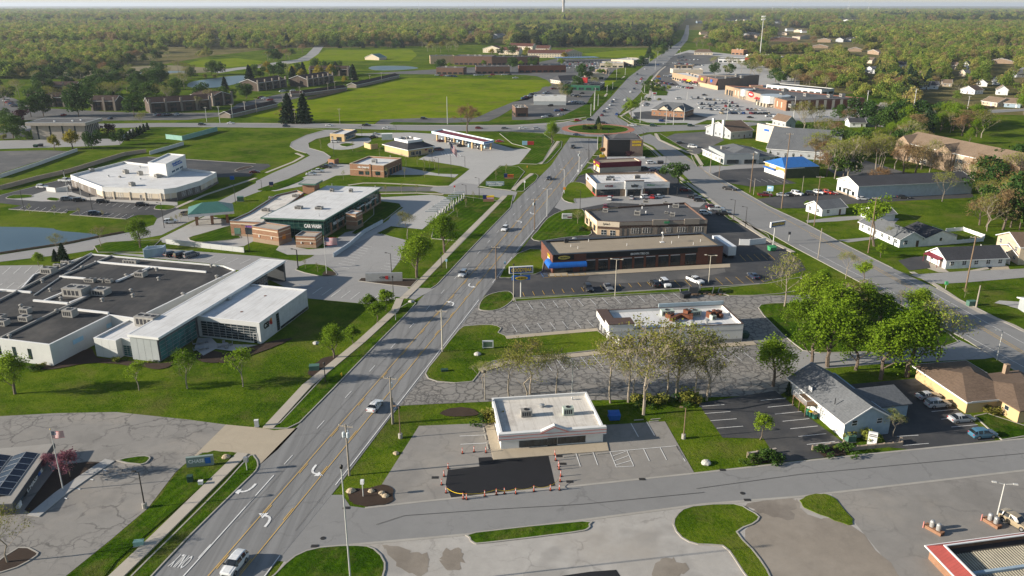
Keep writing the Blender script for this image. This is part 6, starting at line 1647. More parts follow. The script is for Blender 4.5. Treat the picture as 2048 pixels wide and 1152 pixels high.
hs('steak_house','dark shingle roofed house restaurant behind the green diner','T',(1250,395),(1440,385),18,3.4,4,B_CREAM,R_SHDK,'u',3,cat='restaurant')
# apartments and garages west of the field
B_APT = PM('cloud_shaded_brown_siding',(.085,.062,.048),.85,.2);R_APT = SHINGLE('dark_brown_shingles',(.055,.036,.03));B_PIER = PM('taupe_pier',(.24,.20,.165),.85)  # siding brown darkened to hold the cloud shade over the apartments
APT = [('U',(1180,650),(1490,650),14),('A',(1200,905),(1690,872),14),('A',(1700,850),(1862,832),26),('U',(375,600),(840,600),15),('U',(500,440),(980,440),13),('Z',(225,400),(590,345),18),('Z',(860,345),(1190,288),18),('Z',(890,205),(1390,205),14)]
APL = ['brown roofed apartment block with pale chimneys behind two round trees','long brown apartment block facing the street with pale brick piers','gabled brown apartment block next to the pond','brown apartment block hidden by big green trees by the car rows','brown roofed apartment block furthest back in the trees','brown roofed apartment block with pale stair towers west of the garages','pale gabled apartment block with a brick stack and pale towers','brown apartment block in front of the meadow road']
for (k,A,B,d),lab in zip(APT,APL):
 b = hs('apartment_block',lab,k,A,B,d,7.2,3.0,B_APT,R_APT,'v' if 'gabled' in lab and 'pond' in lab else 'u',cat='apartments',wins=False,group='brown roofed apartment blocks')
 L = b.fr(0)[3];n = max(2,int(L/9))
 for j in range(n+1):
  u = min(L-1.2,L*j/n);b.slab(0,u,u+1.4,.02,9.6,B_PIER,'chimney_pier',1.0)
 for j in range(n):
  for z in (.6,3.9): b.win(0,L*(j+.35)/n,L*(j+.75)/n,z,z+2.0,3,1,T_BROWN)
for k,A,B,d,lab in (('Z',(-120,745),(482,600),8,'long low garage row by the west field corner'),('Z',(835,462),(1372,388),8,'low garage row behind the utility poles'),('Z',(1490,358),(2040,228),9,'longest garage row along the field edge'),('Z',(660,475),(800,470),9,'small brown shed by the garage rows')):
 hs('garage_row',lab,k,A,B,d,2.8,1.8,B_PIER,R_APT,'u',cat='garage',wins=False,group='garage rows beside the field')
hs('park_pavilion','green roofed park pavilion in the mown meadow','B',(872,478),(985,482),18,3.4,4.5,B_SIDEY,R_GREEN,'v',cat='pavilion',wins=False)
# houses in the eastern woods and far estates
HW = [B_SIDING,B_SIDEY,B_SIDEG,B_BRKT,B_BRKD,B_SIDEB];HR = [R_SHGR,R_SHDK,R_SHBR,R_SHTN]
HS = [('D',1195,712,1290,716,12,3.4,0,1,'grey roofed house with white gable beside an identical neighbour'),('D',1295,712,1360,714,12,3.4,0,1,'dark roofed white house beside the grey roofed one'),
('D',1535,745,1650,756,12,3.6,0,2,'bright white house with a wide gable facing the cross road'),('D',1822,758,1915,762,11,4.6,0,3,'white house with an orange-brown roof'),
('D',1705,838,1830,856,14,3.2,1,3,'tan house with a pale roof by the wooden fence'),('D',1885,856,2015,864,13,3.2,5,3,'teal sided house at the cross road'),
('D',1395,692,1470,694,10,3.0,1,3,'low brown roofed house between conifers'),('D',1035,538,1100,540,10,3.4,0,1,'small dark roofed white house in the wood'),
('D',765,580,850,590,12,4.0,0,0,'white gabled house showing over the wood edge'),('D',780,505,830,508,10,4.2,1,2,'cream gable house deep in the brown trees'),
('D',1440,552,1500,556,10,5.0,1,2,'tall cream house with a dark gable'),('D',1555,548,1600,550,10,5.0,0,0,'tall white gabled house next to the cream one'),
('D',1525,606,1580,612,10,3.6,1,0,'beige house half hidden by brown trees'),('D',1925,612,1985,620,12,4.4,2,0,'grey house with steep shingle roof at the wood edge'),
('D',1990,596,2050,604,12,4.4,0,0,'white house with grey roof at the picture edge'),('D',1765,506,1960,512,12,3.4,3,2,'long brick house deep in the trees'),
('D',1790,676,1850,680,10,3.4,0,0,'pale blue-white house behind a dark shrub'),('D',1180,610,1240,614,10,3.2,1,2,'low tan roofed house by the mid wood'),('D',1660,690,1750,694,11,3.2,0,3,'white ranch house next to the bright white gable house'),
('D',0,330,235,332,30,6,4,1,'big dark roofed brick house on the far lawn'),('D',395,338,500,340,18,5,3,2,'orange brick house on the far lawn'),('D',540,336,600,338,16,5.5,2,1,'large grey house on the far lawn'),('D',615,334,660,336,14,5,2,1,'small grey house beside the large grey one'),('D',662,332,700,334,14,5,1,1,'beige house at the far lawn edge'),
('D',255,316,335,310,18,6,1,2,'cream gabled house before the far estate'),('D',350,384,480,386,16,3.2,3,3,'low brick ranch with a white porch on the lawn slope'),('D',640,412,750,414,20,3.6,3,3,'low brick ranch beside the yellow bush'),('D',795,430,885,440,16,4,3,2,'brick house behind the brown thicket'),
('D',65,280,150,282,16,5,1,2,'tan estate house with a low roof'),('D',150,250,205,250,16,5,0,0,'white house of the far estate, west part'),('D',205,258,260,260,16,5,1,0,'beige house of the far estate, mid part'),('D',270,262,310,262,14,5,0,2,'white house of the far estate, east part'),
('D',600,172,655,174,24,6,0,1,'white farm house far off in the woods'),('D',680,172,730,172,24,6,1,0,'pale cottage far off beside the farm house'),('D',50,186,110,186,24,6,0,0,'white house far beyond the mast'),('D',540,166,575,166,20,6,0,0,'tiny white cottage far in the woods'),
('C',1480,186,1530,186,26,6,5,0,'blue-grey villa far beyond the shops'),('C',1690,176,1740,176,26,6,0,0,'white villa in the distant estate, west end'),('C',1750,180,1790,180,26,6,0,1,'grey villa in the distant estate'),('C',1800,174,1850,174,26,6,0,0,'white villa in the distant estate, middle'),('C',1860,172,1920,172,26,6,1,0,'cream villa in the distant estate, east end'),
('C',1835,302,1960,306,24,5,3,2,'pale brick house near the phone mast'),('C',1900,292,1990,288,22,6,2,1,'grey roofed house near the mast'),('C',1510,278,1560,278,22,4,1,2,'beige cottage by the avenue trees'),('C',1545,308,1580,308,18,4,3,2,'small brick cottage by the avenue'),
('B',1275,285,1330,282,20,5,0,0,'white house hidden in the northern wood'),('B',1880,310,1930,308,20,5,2,0,'grey house by the northern wood'),('B',1940,300,2000,296,20,5,0,0,'white house by the northern wood'),('B',1690,282,1740,280,20,5,0,0,'pale house deep in the northern wood'),('A',1705,322,1755,320,20,4,0,0,'white roofed shed in the western woods')]
for k,x0,y0,x1,y1,d,h,wi,ri,lab in HS:
 dist = g1(k,x0,y0).y
 hs('house',lab,k,(x0,y0),(x1,y1),d,h,3.2,HW[wi],HR[ri],'v' if (x0+ri) % 2 else 'u',wins=dist < 1000,group=GA)
# vehicles
PAINTM = PAINT()
C_TYRE = PM('tyre_rubber',(.012,.012,.012),.9,.2,3);C_RIM = PM('alloy_rim',(.40,.40,.41),.35,.1,3,metal=.7)
C_GLASS = GLASS('car_glass',(.012,.015,.018),.05);C_HEAD = PM('headlamp_lens',(.65,.65,.62),.2,.05,3);C_TAIL = PM('tail_lamp_lens',(.35,.01,.01),.25,.1,3);C_TRIM = PM('black_plastic',(.02,.02,.02),.6,.2,3)
ST = {
 'sedan': [(2.36,.40,.60,.66,.62,.55),(2.22,.24,.70,.84,.74,.62),(1.25,.2,.86,.90,.90,.68),(.95,.2,.90,.90,.95,.66),(.15,.2,.93,.90,1.40,.60),(-.65,.2,.94,.90,1.44,.60),(-1.15,.2,.95,.90,1.36,.58),(-1.80,.2,.97,.89,1.03,.62),(-2.22,.26,.90,.85,.97,.62),(-2.38,.42,.72,.74,.75,.6)],
 'suv': [(2.32,.45,.70,.70,.74,.6),(2.18,.28,.85,.88,.92,.66),(1.25,.24,1.02,.93,1.06,.72),(.98,.24,1.05,.93,1.10,.7),(.35,.24,1.07,.93,1.62,.66),(-.6,.24,1.08,.93,1.70,.68),(-1.6,.24,1.09,.93,1.66,.66),(-2.05,.26,1.08,.91,1.55,.64),(-2.28,.30,1.02,.88,1.10,.7),(-2.36,.45,.85,.80,.88,.66)],
 'van': [(2.55,.42,.75,.74,.78,.6),(2.42,.26,.92,.92,.98,.68),(1.75,.24,1.08,.98,1.12,.74),(1.55,.24,1.10,.98,1.18,.74),(.75,.24,1.12,.98,1.80,.70),(-.6,.24,1.12,.98,1.84,.72),(-2.0,.24,1.12,.98,1.80,.70),(-2.35,.26,1.10,.96,1.70,.68),(-2.52,.30,1.02,.92,1.12,.72),(-2.58,.45,.85,.85,.88,.7)],
 'pickup': [(2.85,.50,.80,.78,.84,.66),(2.7,.34,.98,.94,1.04,.72),(1.6,.3,1.10,.98,1.14,.78),(1.35,.3,1.12,.98,1.18,.76),(.75,.3,1.14,.98,1.76,.70),(-.1,.3,1.14,.98,1.82,.72),(-.75,.3,1.14,.98,1.78,.70),(-.95,.3,1.14,.98,1.16,.80),(-2.75,.34,1.12,.97,1.14,.82),(-2.88,.45,1.05,.94,1.06,.8)]}
def car_shell(kind):
 st = ST[kind];body,glass = MB(),MB()
 rings = []
 for x,zl,zb,hw,zt_,hr in st:
  h = [(hw*.93,zl),(hw,(zl+zb)*.5),(hw*.97,zb),(hr,zt_-.05),(hr*.8,zt_)]
  rings.append([(x,-y,z) for y,z in h]+[(x,y,z) for y,z in reversed(h)])
 cab = [zt_-zb > .22 for (_,_,zb,_,zt_,_) in st]
 for i,(a,c) in enumerate(zip(rings,rings[1:])):
  for j in range(9):
   side = j in (2,6);top = j in (3,4,5)
   both = cab[i] and cab[i+1];edge = cab[i] != cab[i+1]
   isg = (side and both) or (edge and (top or side))
   (glass if isg else body).face([a[j],a[j+1],c[j+1],c[j]])
  body.face([a[9],a[0],c[0],c[9]])
 body.face(rings[0][::-1]);body.face(rings[-1])
 for i in range(len(st)):
  if cab[i] and 4 < i < 7:
   for s in (-1,1):
    zb,zt_,hw,hr = st[i][2],st[i][4],st[i][3]*.97,st[i][5]
    body.beam((st[i][0],s*(hw+.005),zb),(st[i][0],s*(hr+.01),zt_-.05),.09,.03)
 return body,glass
def car_proto(kind,detail):
 body,glass = car_shell(kind)
 st = ST[kind];L = st[0][0];W_ = max(s[3] for s in st);ax = (L*.6,-L*.58);R = .33 if kind == 'sedan' else .38
 if detail:
  root = thing('car' if kind != 'pickup' else 'pickup_truck','x','car' if kind != 'pickup' else 'pickup truck')
  bo = body.build('body',PAINTM,root)
  glass.build('windows',C_GLASS,root)
  for s in (-1,1):
   for x in ax:
    m = MB();m.tube((x,s*(W_-.20),R),(x,s*(W_+.02),R),R,R,14);wh = m.build('wheel',C_TYRE,root)
    m = MB();m.tube((x,s*(W_-.05),R),(x,s*(W_+.035),R),R*.62,R*.58,10);m.build('rim',C_RIM,wh)
  z = st[1][2]-.06
  for s in (-1,1):
   m = MB();m.box(L-.22,L-.02,s*.66-.17,s*.66+.17,z-.1,z+.04);m.build('headlight',C_HEAD,root)
   m = MB();zz = st[-2][2]-.1;m.box(st[-1][0]-.01,st[-2][0]+.06,s*.68-.14,s*.68+.14,zz-.12,zz+.05);m.build('tail_light',C_TAIL,root)
   m = MB();m.box(.75,.95,s*(W_+.08)-.09,s*(W_+.08)+.09,st[3][2]+.02,st[3][2]+.16);m.build('mirror',C_TRIM,root)
  m = MB();m.box(L-.06,L+.03,-.5,.5,.42,.58);m.build('grille',C_TRIM,root)
  if kind == 'pickup':
   m = MB();m.box(-2.72,-1.05,-.76,.76,1.1,1.16);m.build('truck_bed',C_TRIM,root)
  return root
 m = MB();m.v,m.f,m.m = body.v[:],body.f[:],[0]*len(body.f)
 n = len(m.v);m.v += glass.v;m.f += [[i+n for i in f] for f in glass.f];m.m += [1]*len(glass.f)
 for s in (-1,1):
  for x in ax: m.tube((x,s*(W_-.2),R),(x,s*(W_+.02),R),R,R,8,2)
 if kind == 'pickup': m.box(-2.72,-1.05,-.76,.76,1.1,1.16,2)
 return m.mesh(kind,[PAINTM,C_GLASS,C_TYRE])
CP = {k: car_proto(k,True) for k in ST}
CM = {k: car_proto(k,False) for k in ST}
CUSED = {k: False for k in ST}
CC = {'white': (.70,.70,.69),'silver': (.42,.43,.44),'grey': (.16,.165,.17),'black': (.012,.012,.014),'dark red': (.16,.01,.015),'red': (.42,.015,.015),'blue': (.02,.07,.25),'dark blue': (.012,.025,.06),'green': (.01,.06,.03),'tan': (.35,.28,.18),'teal blue': (.05,.16,.24),'orange red': (.55,.05,.02)}
KN = {'sedan': 'sedan','suv': 'SUV','van': 'minivan','pickup': 'pickup'}
RDEG = math.degrees(RANG)
def car(k,x,y,deg,kind,col,label,group=None,detail=True,z=.045):
 p = g1(k,x,y);p.z = z
 if detail:
  if not CUSED[kind]:
   o = CP[kind];CUSED[kind] = True
   o.location = p;o.rotation_euler = (0,0,math.radians(deg));o['label'] = label
   if group: o['group'] = group
   for c in o.children: c.color = (*CC[col],1)
  else:
   o = dup(CP[kind],p,math.radians(deg),label,None,None,CC[col])
   if group: o['group'] = group
   elif 'group' in o: del o['group']
 else:
  o = link('car' if kind != 'pickup' else 'pickup_truck',CM[kind]);tag(o,label,'car',group)
  o.location = p;o.rotation_euler = (0,0,math.radians(deg));o.color = (*CC[col],1)
 return o
N_,E_ = 99.0,9.0
S_R = RDEG+180
for a in [
 ('p',470,1136,S_R,'suv','white','white SUV driving towards the bottom edge past the grass island'),('p',750,817,RDEG,'sedan','white','white sedan driving away along the avenue by the utility poles'),
 ('p',926,552,S_R,'suv','white','white SUV in the avenue near the tyre sign'),('p',1010,461,S_R,'suv','white','white SUV on the avenue beside the young maples'),
 ('p',1098,359,S_R,'sedan','black','black sedan alone on the avenue near the junction'),('p',1146,296,S_R,'pickup','black','black pickup leaving the roundabout towards the camera'),
 ('L',612,362,N_+180,'suv','black','black hatchback parked left of the grey one at the tyre shop'),('L',770,352,N_+180,'sedan','grey','grey sedan parked by the lamp post at the tyre shop'),
 ('L',1140,325,N_,'suv','black','black SUV with red lights beside the white minivan'),('L',1225,325,N_+180,'van','white','white minivan parked between the yellow bay lines'),('L',1465,300,N_+200,'pickup','white','white pickup behind the broken bin enclosure'),('L',1930,262,N_,'sedan','dark blue','blue car at the far bay of the tyre shop car park'),
 ('Q',1535,205,10,'sedan','silver','silver sedan next to the tan office, further from the street'),('Q',1585,248,8,'suv','silver','silver SUV in the middle of three before the tan office'),('Q',1712,326,9,'sedan','silver','silver saloon by the curved lawn of the tan office'),('Q',1825,410,9,'suv','teal blue','teal blue off-roader parked by the side street'),
 ('Q',2000,880,-62,'suv','tan','tan SUV parked at the brick vacuum island'),
 ('J',1375,88,55,'suv','black','black SUV leftmost of three by the blue-white screen'),('J',1455,95,55,'van','black','black minivan in the middle of three by the white wall'),('J',1530,95,55,'van','grey','grey minivan nearest the office roof edge'),
 ('E',540,685,12,'suv','grey','grey SUV first in the front row of the clinic'),('E',640,692,12,'suv','black','black SUV second in the front row of the clinic'),('E',825,702,12,'suv','black','black SUV below the clinic window bays'),('E',1140,728,12,'suv','black','black SUV at the east end of the clinic row'),('E',762,800,20,'suv','dark blue','blue-grey SUV alone in the lower clinic row'),('E',340,585,-8,'suv','white','white SUV behind the clinic bin store'),('E',525,535,-8,'pickup','white','white pickup at the west wall of the clinic'),('E',2040,465,10,'sedan','dark red','dark red car at the clinic east car park'),
 ('E',1370,865,18,'suv','white','white SUV on the drive west of the car wash'),('E',1500,800,20,'suv','tan','beige SUV on the drive behind small saplings'),
 ('F',442,482,5,'sedan','white','white sedan in front of the oil change car park'),('F',495,460,5,'pickup','white','white pickup beside the oil change sedan'),('F',560,425,-5,'pickup','black','black pickup near the oil change bin store'),('F',600,412,-5,'pickup','grey','grey pickup next to the brick bin store'),
 ('F',635,222,0,'suv','white','white car at the kiosk drive-through window'),('F',945,185,20,'suv','black','black car waiting behind the kiosk'),('F',960,160,0,'sedan','silver','silver car furthest behind the kiosk'),('F',1465,285,20,'van','dark red','dark red minivan parked at the fuel shop bollards'),
 ('F',245,97,0,'suv','dark blue','dark blue car on the cross road before the conifers'),('F',588,90,0,'sedan','white','white sedan on the cross road behind the kiosk'),('F',885,90,0,'pickup','black','black pickup on the cross road'),('F',1042,112,180,'sedan','white','white sedan on the cross road by the fuel drive'),('F',1345,35,0,'suv','black','black SUV on the field access road'),('F',1785,112,0,'suv','dark red','dark red SUV on the cross road by the bare tree'),('F',1990,112,0,'sedan','grey','grey car on the cross road past the canopy'),('F',1950,218,0,'sedan','red','red car beside the fuel canopy end'),
 ('F',1570,235,15,'sedan','white','white car at the middle fuel pump'),('F',1640,255,15,'sedan','black','black car at the fuel pumps under the canopy'),('F',1480,215,15,'sedan','dark red','maroon car at the first fuel pumps'),
 ('A',1618,1003,0,'suv','black','black SUV on the cross road by the green wall'),('A',1848,992,0,'sedan','white','white sedan on the cross road by the green wall'),
 ('H',780,680,80,'suv','white','white SUV at the west end of the plaza front'),('H',955,672,80,'sedan','silver','silver car before the nektar shop door'),('H',1075,668,15,'suv','white','white SUV before the nektar columns'),('H',1122,665,80,'sedan','red','red car tucked in between the white ones at the plaza'),('H',1180,662,15,'sedan','white','white coupe at the east end of the plaza front'),('H',748,745,80,'suv','dark red','dark red SUV by the salon side wall'),
 ('H',1385,610,-5,'suv','dark red','dark red SUV behind the plaza'),('H',1465,668,-5,'pickup','black','black pickup in the lot east of the plaza'),('H',1500,692,-5,'suv','black','black SUV below the black pickup'),('H',1600,748,5,'suv','dark red','maroon SUV partly behind the white pickup'),('H',1635,765,3,'pickup','white','white pickup in the salon car park'),('H',1545,797,-5,'suv','white','white SUV in the salon car park'),('H',1690,800,-5,'pickup','black','black pickup next to the white one by the salons'),
 ('H',1740,600,-38,'pickup','black','black pickup driving on the second road'),('H',1065,438,5,'suv','black','black SUV row end by the maroon shop'),('H',1150,455,5,'pickup','dark blue','dark blue pickup by the maroon shop'),('H',1190,462,-5,'suv','black','black SUV near the round tree'),('H',1112,392,5,'suv','white','white SUV across from the loan office'),
 ('H',1345,230,0,'sedan','black','black car in the grey clinic car park'),('H',1445,262,-25,'van','white','white passenger van in the clinic car park'),('H',520,165,-20,'sedan','dark blue','dark blue car entering the roundabout'),('H',960,90,-5,'pickup','white','white pickup in the roundabout exit'),('H',1130,92,-5,'suv','green','dark green SUV east of the roundabout'),('H',1430,92,3,'suv','green','green SUV on the cross road before the brick bank'),('H',85,112,0,'sedan','white','white sedan waiting west of the roundabout'),('H',198,115,0,'suv','silver','silver SUV next to the roundabout tree'),('H',528,50,5,'suv','red','red SUV joining the roundabout'),('H',625,45,5,'suv','dark blue','dark blue car joining the roundabout behind the red one'),('H',735,72,-20,'suv','black','black car behind the roundabout fir'),
 ('I',115,650,-10,'sedan','silver','silver car first in the row by the long white building'),('I',180,648,-10,'sedan','black','black car second in the row by the long white building'),('I',230,640,-50,'van','white','white van parked beside the thin pole'),('I',345,640,-30,'suv','black','black SUV near the red pickup'),('I',402,630,-45,'suv','white','white SUV beside the red truck'),('I',458,628,-45,'pickup','orange red','bright red pickup before the long white building'),('I',510,635,-20,'sedan','dark red','dark red car last in the row by the white building'),('I',755,680,0,'sedan','white','white sedan at the long white building side wall'),('I',1080,668,-10,'sedan','black','black car under the brown tree'),('I',2015,650,-15,'pickup','dark red','x'),
 ('D',1085,925,3,'sedan','dark blue','dark car on the cross road beyond the supermarket'),('D',780,885,5,'pickup','white','white truck at the supermarket side yard'),('D',890,915,0,'sedan','tan','brown car at the cross road verge'),
 ('C',1335,795,5,'van','white','white van crossing the big retail car park'),('C',1905,945,-10,'sedan','black','black car at the edge of the retail car park'),('C',1540,765,0,'sedan','black','black car alone near the supermarket corner'),
 ('C',1200,975,5,'suv','blue','blue car in front of the brick bank'),('C',990,950,15,'suv','grey','grey SUV at the west side of the brick bank'),('C',1070,850,10,'suv','white','white car at the north side of the brick bank'),('C',1080,838,10,'suv','grey','grey car at the north side of the brick bank'),
 ('Y',410,672,-5,'pickup','dark red','dark red pickup by the light blue sign'),
]:
 if a[6] != 'x': car(*a)
for i,(x,y,w,kd,cl) in enumerate([(840,920,0,'suv','blue'),(905,805,0,'suv','white'),(720,928,1,'suv','dark red'),(738,898,1,'suv','dark blue'),(765,872,1,'sedan','white'),(788,845,1,'suv','white'),(805,820,1,'suv','dark blue'),(820,800,1,'suv','white'),(950,740,0,'suv','white'),(978,715,0,'suv','dark blue'),(998,672,1,'suv','dark red'),(1028,652,0,'sedan','white'),(1032,640,0,'suv','red'),(1040,630,0,'suv','dark red'),(1002,598,1,'suv','black'),(1065,555,1,'sedan','white'),(1168,522,0,'sedan','blue'),(1210,512,0,'suv','white'),(1260,468,1,'suv','silver'),(1340,400,1,'suv','white'),(1358,345,0,'suv','black'),(1392,330,1,'suv','white')]):
 car('C',x,y,RDEG+180*w-4,kd,cl,f'{cl} car on the far avenue, {nth(i)} from the roundabout','cars on the far avenue',detail=False)
rc = random.Random(5)
COLS = ['white','white','white','silver','grey','black','black','dark red','red','blue','dark blue','silver','green','tan']
def row(k,a,b_,deg,where,step=2.9,occ=.8,n=None):
 A,B = g1(k,*a),g1(k,*b_);L = (B-A).length;i = 0;t = 0
 while t < L:
  if rc.random() < occ:
   p = A+(B-A)*(t/L);x,y = PX((p.x,p.y,0))
   kd = rc.choice(['sedan','suv','suv','sedan','pickup','van']);cl = rc.choice(COLS)
   car('p',x,y,deg+rc.choice([0,180])+rc.uniform(-3,3),kd,cl,f'{cl} {KN[kd]}, {nth(i)} from the west in the {where}','cars in the '+where,detail=False);i += 1
  t += step*(1 if abs(math.sin(math.radians(deg)-math.atan2((B-A).y,(B-A).x))) > .6 else 1.9)
row('a',(740,450),(1010,455),80,'rear supermarket row',occ=.85);row('a',(720,525),(1240,505),80,'third supermarket row',occ=.9);row('a',(590,530),(680,528),80,'short side supermarket row',occ=.9)
row('a',(800,568),(1300,570),80,'second long supermarket row',occ=.85);row('a',(820,628),(1690,630),80,'long middle supermarket row',occ=.92);row('a',(1010,690),(1850,700),100,'front supermarket row',occ=.75);row('a',(470,425),(740,420),75,'short rear row by the plaza',occ=.7);row('a',(620,600),(740,600),90,'pair by the lot island',occ=1)
row('a',(1840,745),(2020,750),10,'kerb row before the shed',occ=1)
row('C',(1140,650),(1280,680),20,'brown plaza front row',occ=.9);row('C',(1320,695),(1440,712),10,'second plaza row',occ=.95);row('C',(1350,655),(1500,690),5,'row under the plaza awnings',occ=.8);row('C',(1230,610),(1280,615),10,'strip shop row',occ=1);row('C',(1170,655),(1230,705),10,'row by the plaza signs',occ=.7)
for j in range(4): row('T',(1240-4*j,205+16*j),(1590,203+15*j),85,['carport row under the roof edge','second carport row','third carport row','front carport row'][j],step=3.6,occ=.85)
row('T',(500,318),(880,312),10,'parked line by the field shops',step=3.2,occ=.7);row('T',(600,330),(900,345),10,'outer line by the field edge',step=3.4,occ=.5);row('T',(150,318),(330,330),8,'short line by the west field shop',occ=.6)
row('T',(1360,500),(1440,510),30,'grey diner side row',occ=.9);row('T',(1350,555),(1470,570),8,'grey diner lower row',occ=.9);row('T',(1110,690),(1290,665),10,'coffee shop front row',occ=.9);row('T',(1160,590),(1180,592),5,'grey diner west wall',occ=1);row('T',(910,530),(1040,470),30,'field road queue',step=5,occ=.9);row('T',(1190,440),(1260,440),20,'green diner row',occ=.9)
row('T',(1040,560),(1130,470),30,'diner back lane',step=4,occ=.9);row('T',(1440,480),(1600,470),8,'green diner lower row',step=3.4,occ=.8);row('T',(1200,640),(1300,625),10,'coffee shop second row',occ=.9);row('T',(1480,330),(1650,320),8,'cream diner rear row',step=3.6,occ=.8)
row('V',(1130,265),(1400,255),60,'far dealer lot, upper row',step=3.6,occ=.85);row('V',(1070,300),(1440,330),60,'far dealer lot, lower row',step=3.6,occ=.85);row('V',(1130,235),(1210,215),60,'far dealer lot, corner row',step=3.6,occ=.9)
row('U',(80,530),(190,600),5,'west apartment car row',step=2.8,occ=.9);row('A',(1250,925),(1430,925),85,'apartment front row',occ=.9);row('A',(830,955),(1000,950),85,'apartment second row',step=4,occ=.6);row('Z',(270,490),(390,520),20,'garage yard row',occ=.9);row('Z',(540,410),(700,395),30,'apartment yard row',occ=.7);row('Z',(1010,420),(1180,410),60,'fenced garage yard row',occ=.7);row('U',(600,712),(830,712),80,'row behind the beige office',occ=.6)
for k_ in ST:
 if not CUSED[k_]: bpy.data.objects.remove(CP[k_])
a,b_ = g1('H',1745,1125),g1('H',1650,1030)
a = g1('L',1755,112);d = Vector((math.cos(math.radians(N_)),math.sin(math.radians(N_)),0))
tr = thing('box_trailer','white box trailer parked against the tyre shop east wall','trailer',a,math.radians(N_))
m = MB();m.box(0,12.5,-1.25,1.25,1.1,3.9);m.build('cargo_box',RIBBED('white_ribbed_box',(.68,.69,.70),6,0,.5,dark=.85),tr)
m = MB();m.box(.02,12.4,-1.27,1.27,1.0,1.12);m.build('chassis',T_DARK,tr)
for x in (1.6,2.9):
 for s in (-1,1): MB().tube((x,s*.85,.5),(x,s*1.22,.5),.5,.5,14).build('wheel',C_TYRE,tr)
MB().box(-.06,.02,-1.1,-.05,1.2,3.8).build('door',T_WHITE,tr);MB().box(-.06,.02,.05,1.1,1.2,3.8).build('door',T_WHITE,tr)
# poles,lamps,signs and small street furniture
P_WOOD = PM('pole_wood',(.19,.13,.085),.9,.25,2);P_GREYW = PM('grey_pole_wood',(.30,.26,.21),.9,.2,2);P_STEEL = PM('pole_steel',(.50,.49,.46),.5,.1,2);P_DARK = PM('pole_dark',(.03,.027,.025),.5,.15,2);P_CREAM = PM('pole_cream',(.50,.45,.36),.6,.1,2)
def pole(k,x,y,tx,ty,kind,label,mat=None,group=None,r=.15,ang=None,trans=0):
 p = g1(k,x,y);ox,oy,sc = ZK[k]
 h = HZ(p,oy+ty*sc)
 ang = RANG if ang is None else math.radians(ang)
 if kind in ('util','wood'):
  mat = mat or P_WOOD
  t = thing('utility_pole',label,'utility pole',p,ang,group)
  MB().tube((0,0,-.2),(0,0,h),r*1.15,r*.8,8).build('shaft',mat,t)
  if kind == 'util':
   m = MB();m.box(-.06,.06,-1.25,1.25,h-.5,h-.36);c = m.build('crossarm',P_GREYW,t)
   m = MB()
   for s in (-1.15,-.4,.4,1.15): m.lathe([(.05,0),(.07,.08),(.04,.2)],6,0,(0,s,h-.36))
   m.build('insulators',P_STEEL,c)
  for j in range(trans):
   a = 2.1*j;c = (.42*math.cos(a),.42*math.sin(a),h-2.3)
   MB().lathe([(.22,0),(.26,.08),(.26,.8),(.2,.92),(.05,.95)],10,0,c).build('transformer',PM('transformer_grey',(.50,.54,.56),.5,.08),t)
 else:
  mat = mat or P_DARK
  t = thing('lamp_post',label,'lamp post',p,ang,group)
  MB().tube((0,0,0),(0,0,h),r,r*.7,8).build('shaft',mat,t)
  if kind == 'base': MB().lathe([(.38,0),(.38,.85),(.3,.9)],10).build('concrete_base',M_KERB,t)
  n = 2 if kind == 'twin' else 1
  for j in range(n):
   s = 1 if j == 0 else -1;a = 1.1 if kind in ('street','twin') else .5
   if kind == 'top':
    MB().lathe([(.05,0),(.2,.1),(.24,.45),(.05,.65)],8,0,(0,0,h)).build('lamp_head',P_DARK,t);continue
   MB().beam((0,0,h-.1),(0,s*a,h+.12),.07).build('arm',mat,t)
   MB().box(-.14,.14,min(s*a,s*(a+.6)),max(s*a,s*(a+.6)),h+.04,h+.2).build('lamp_head',mat,t)
 return t
GP = 'utility poles'
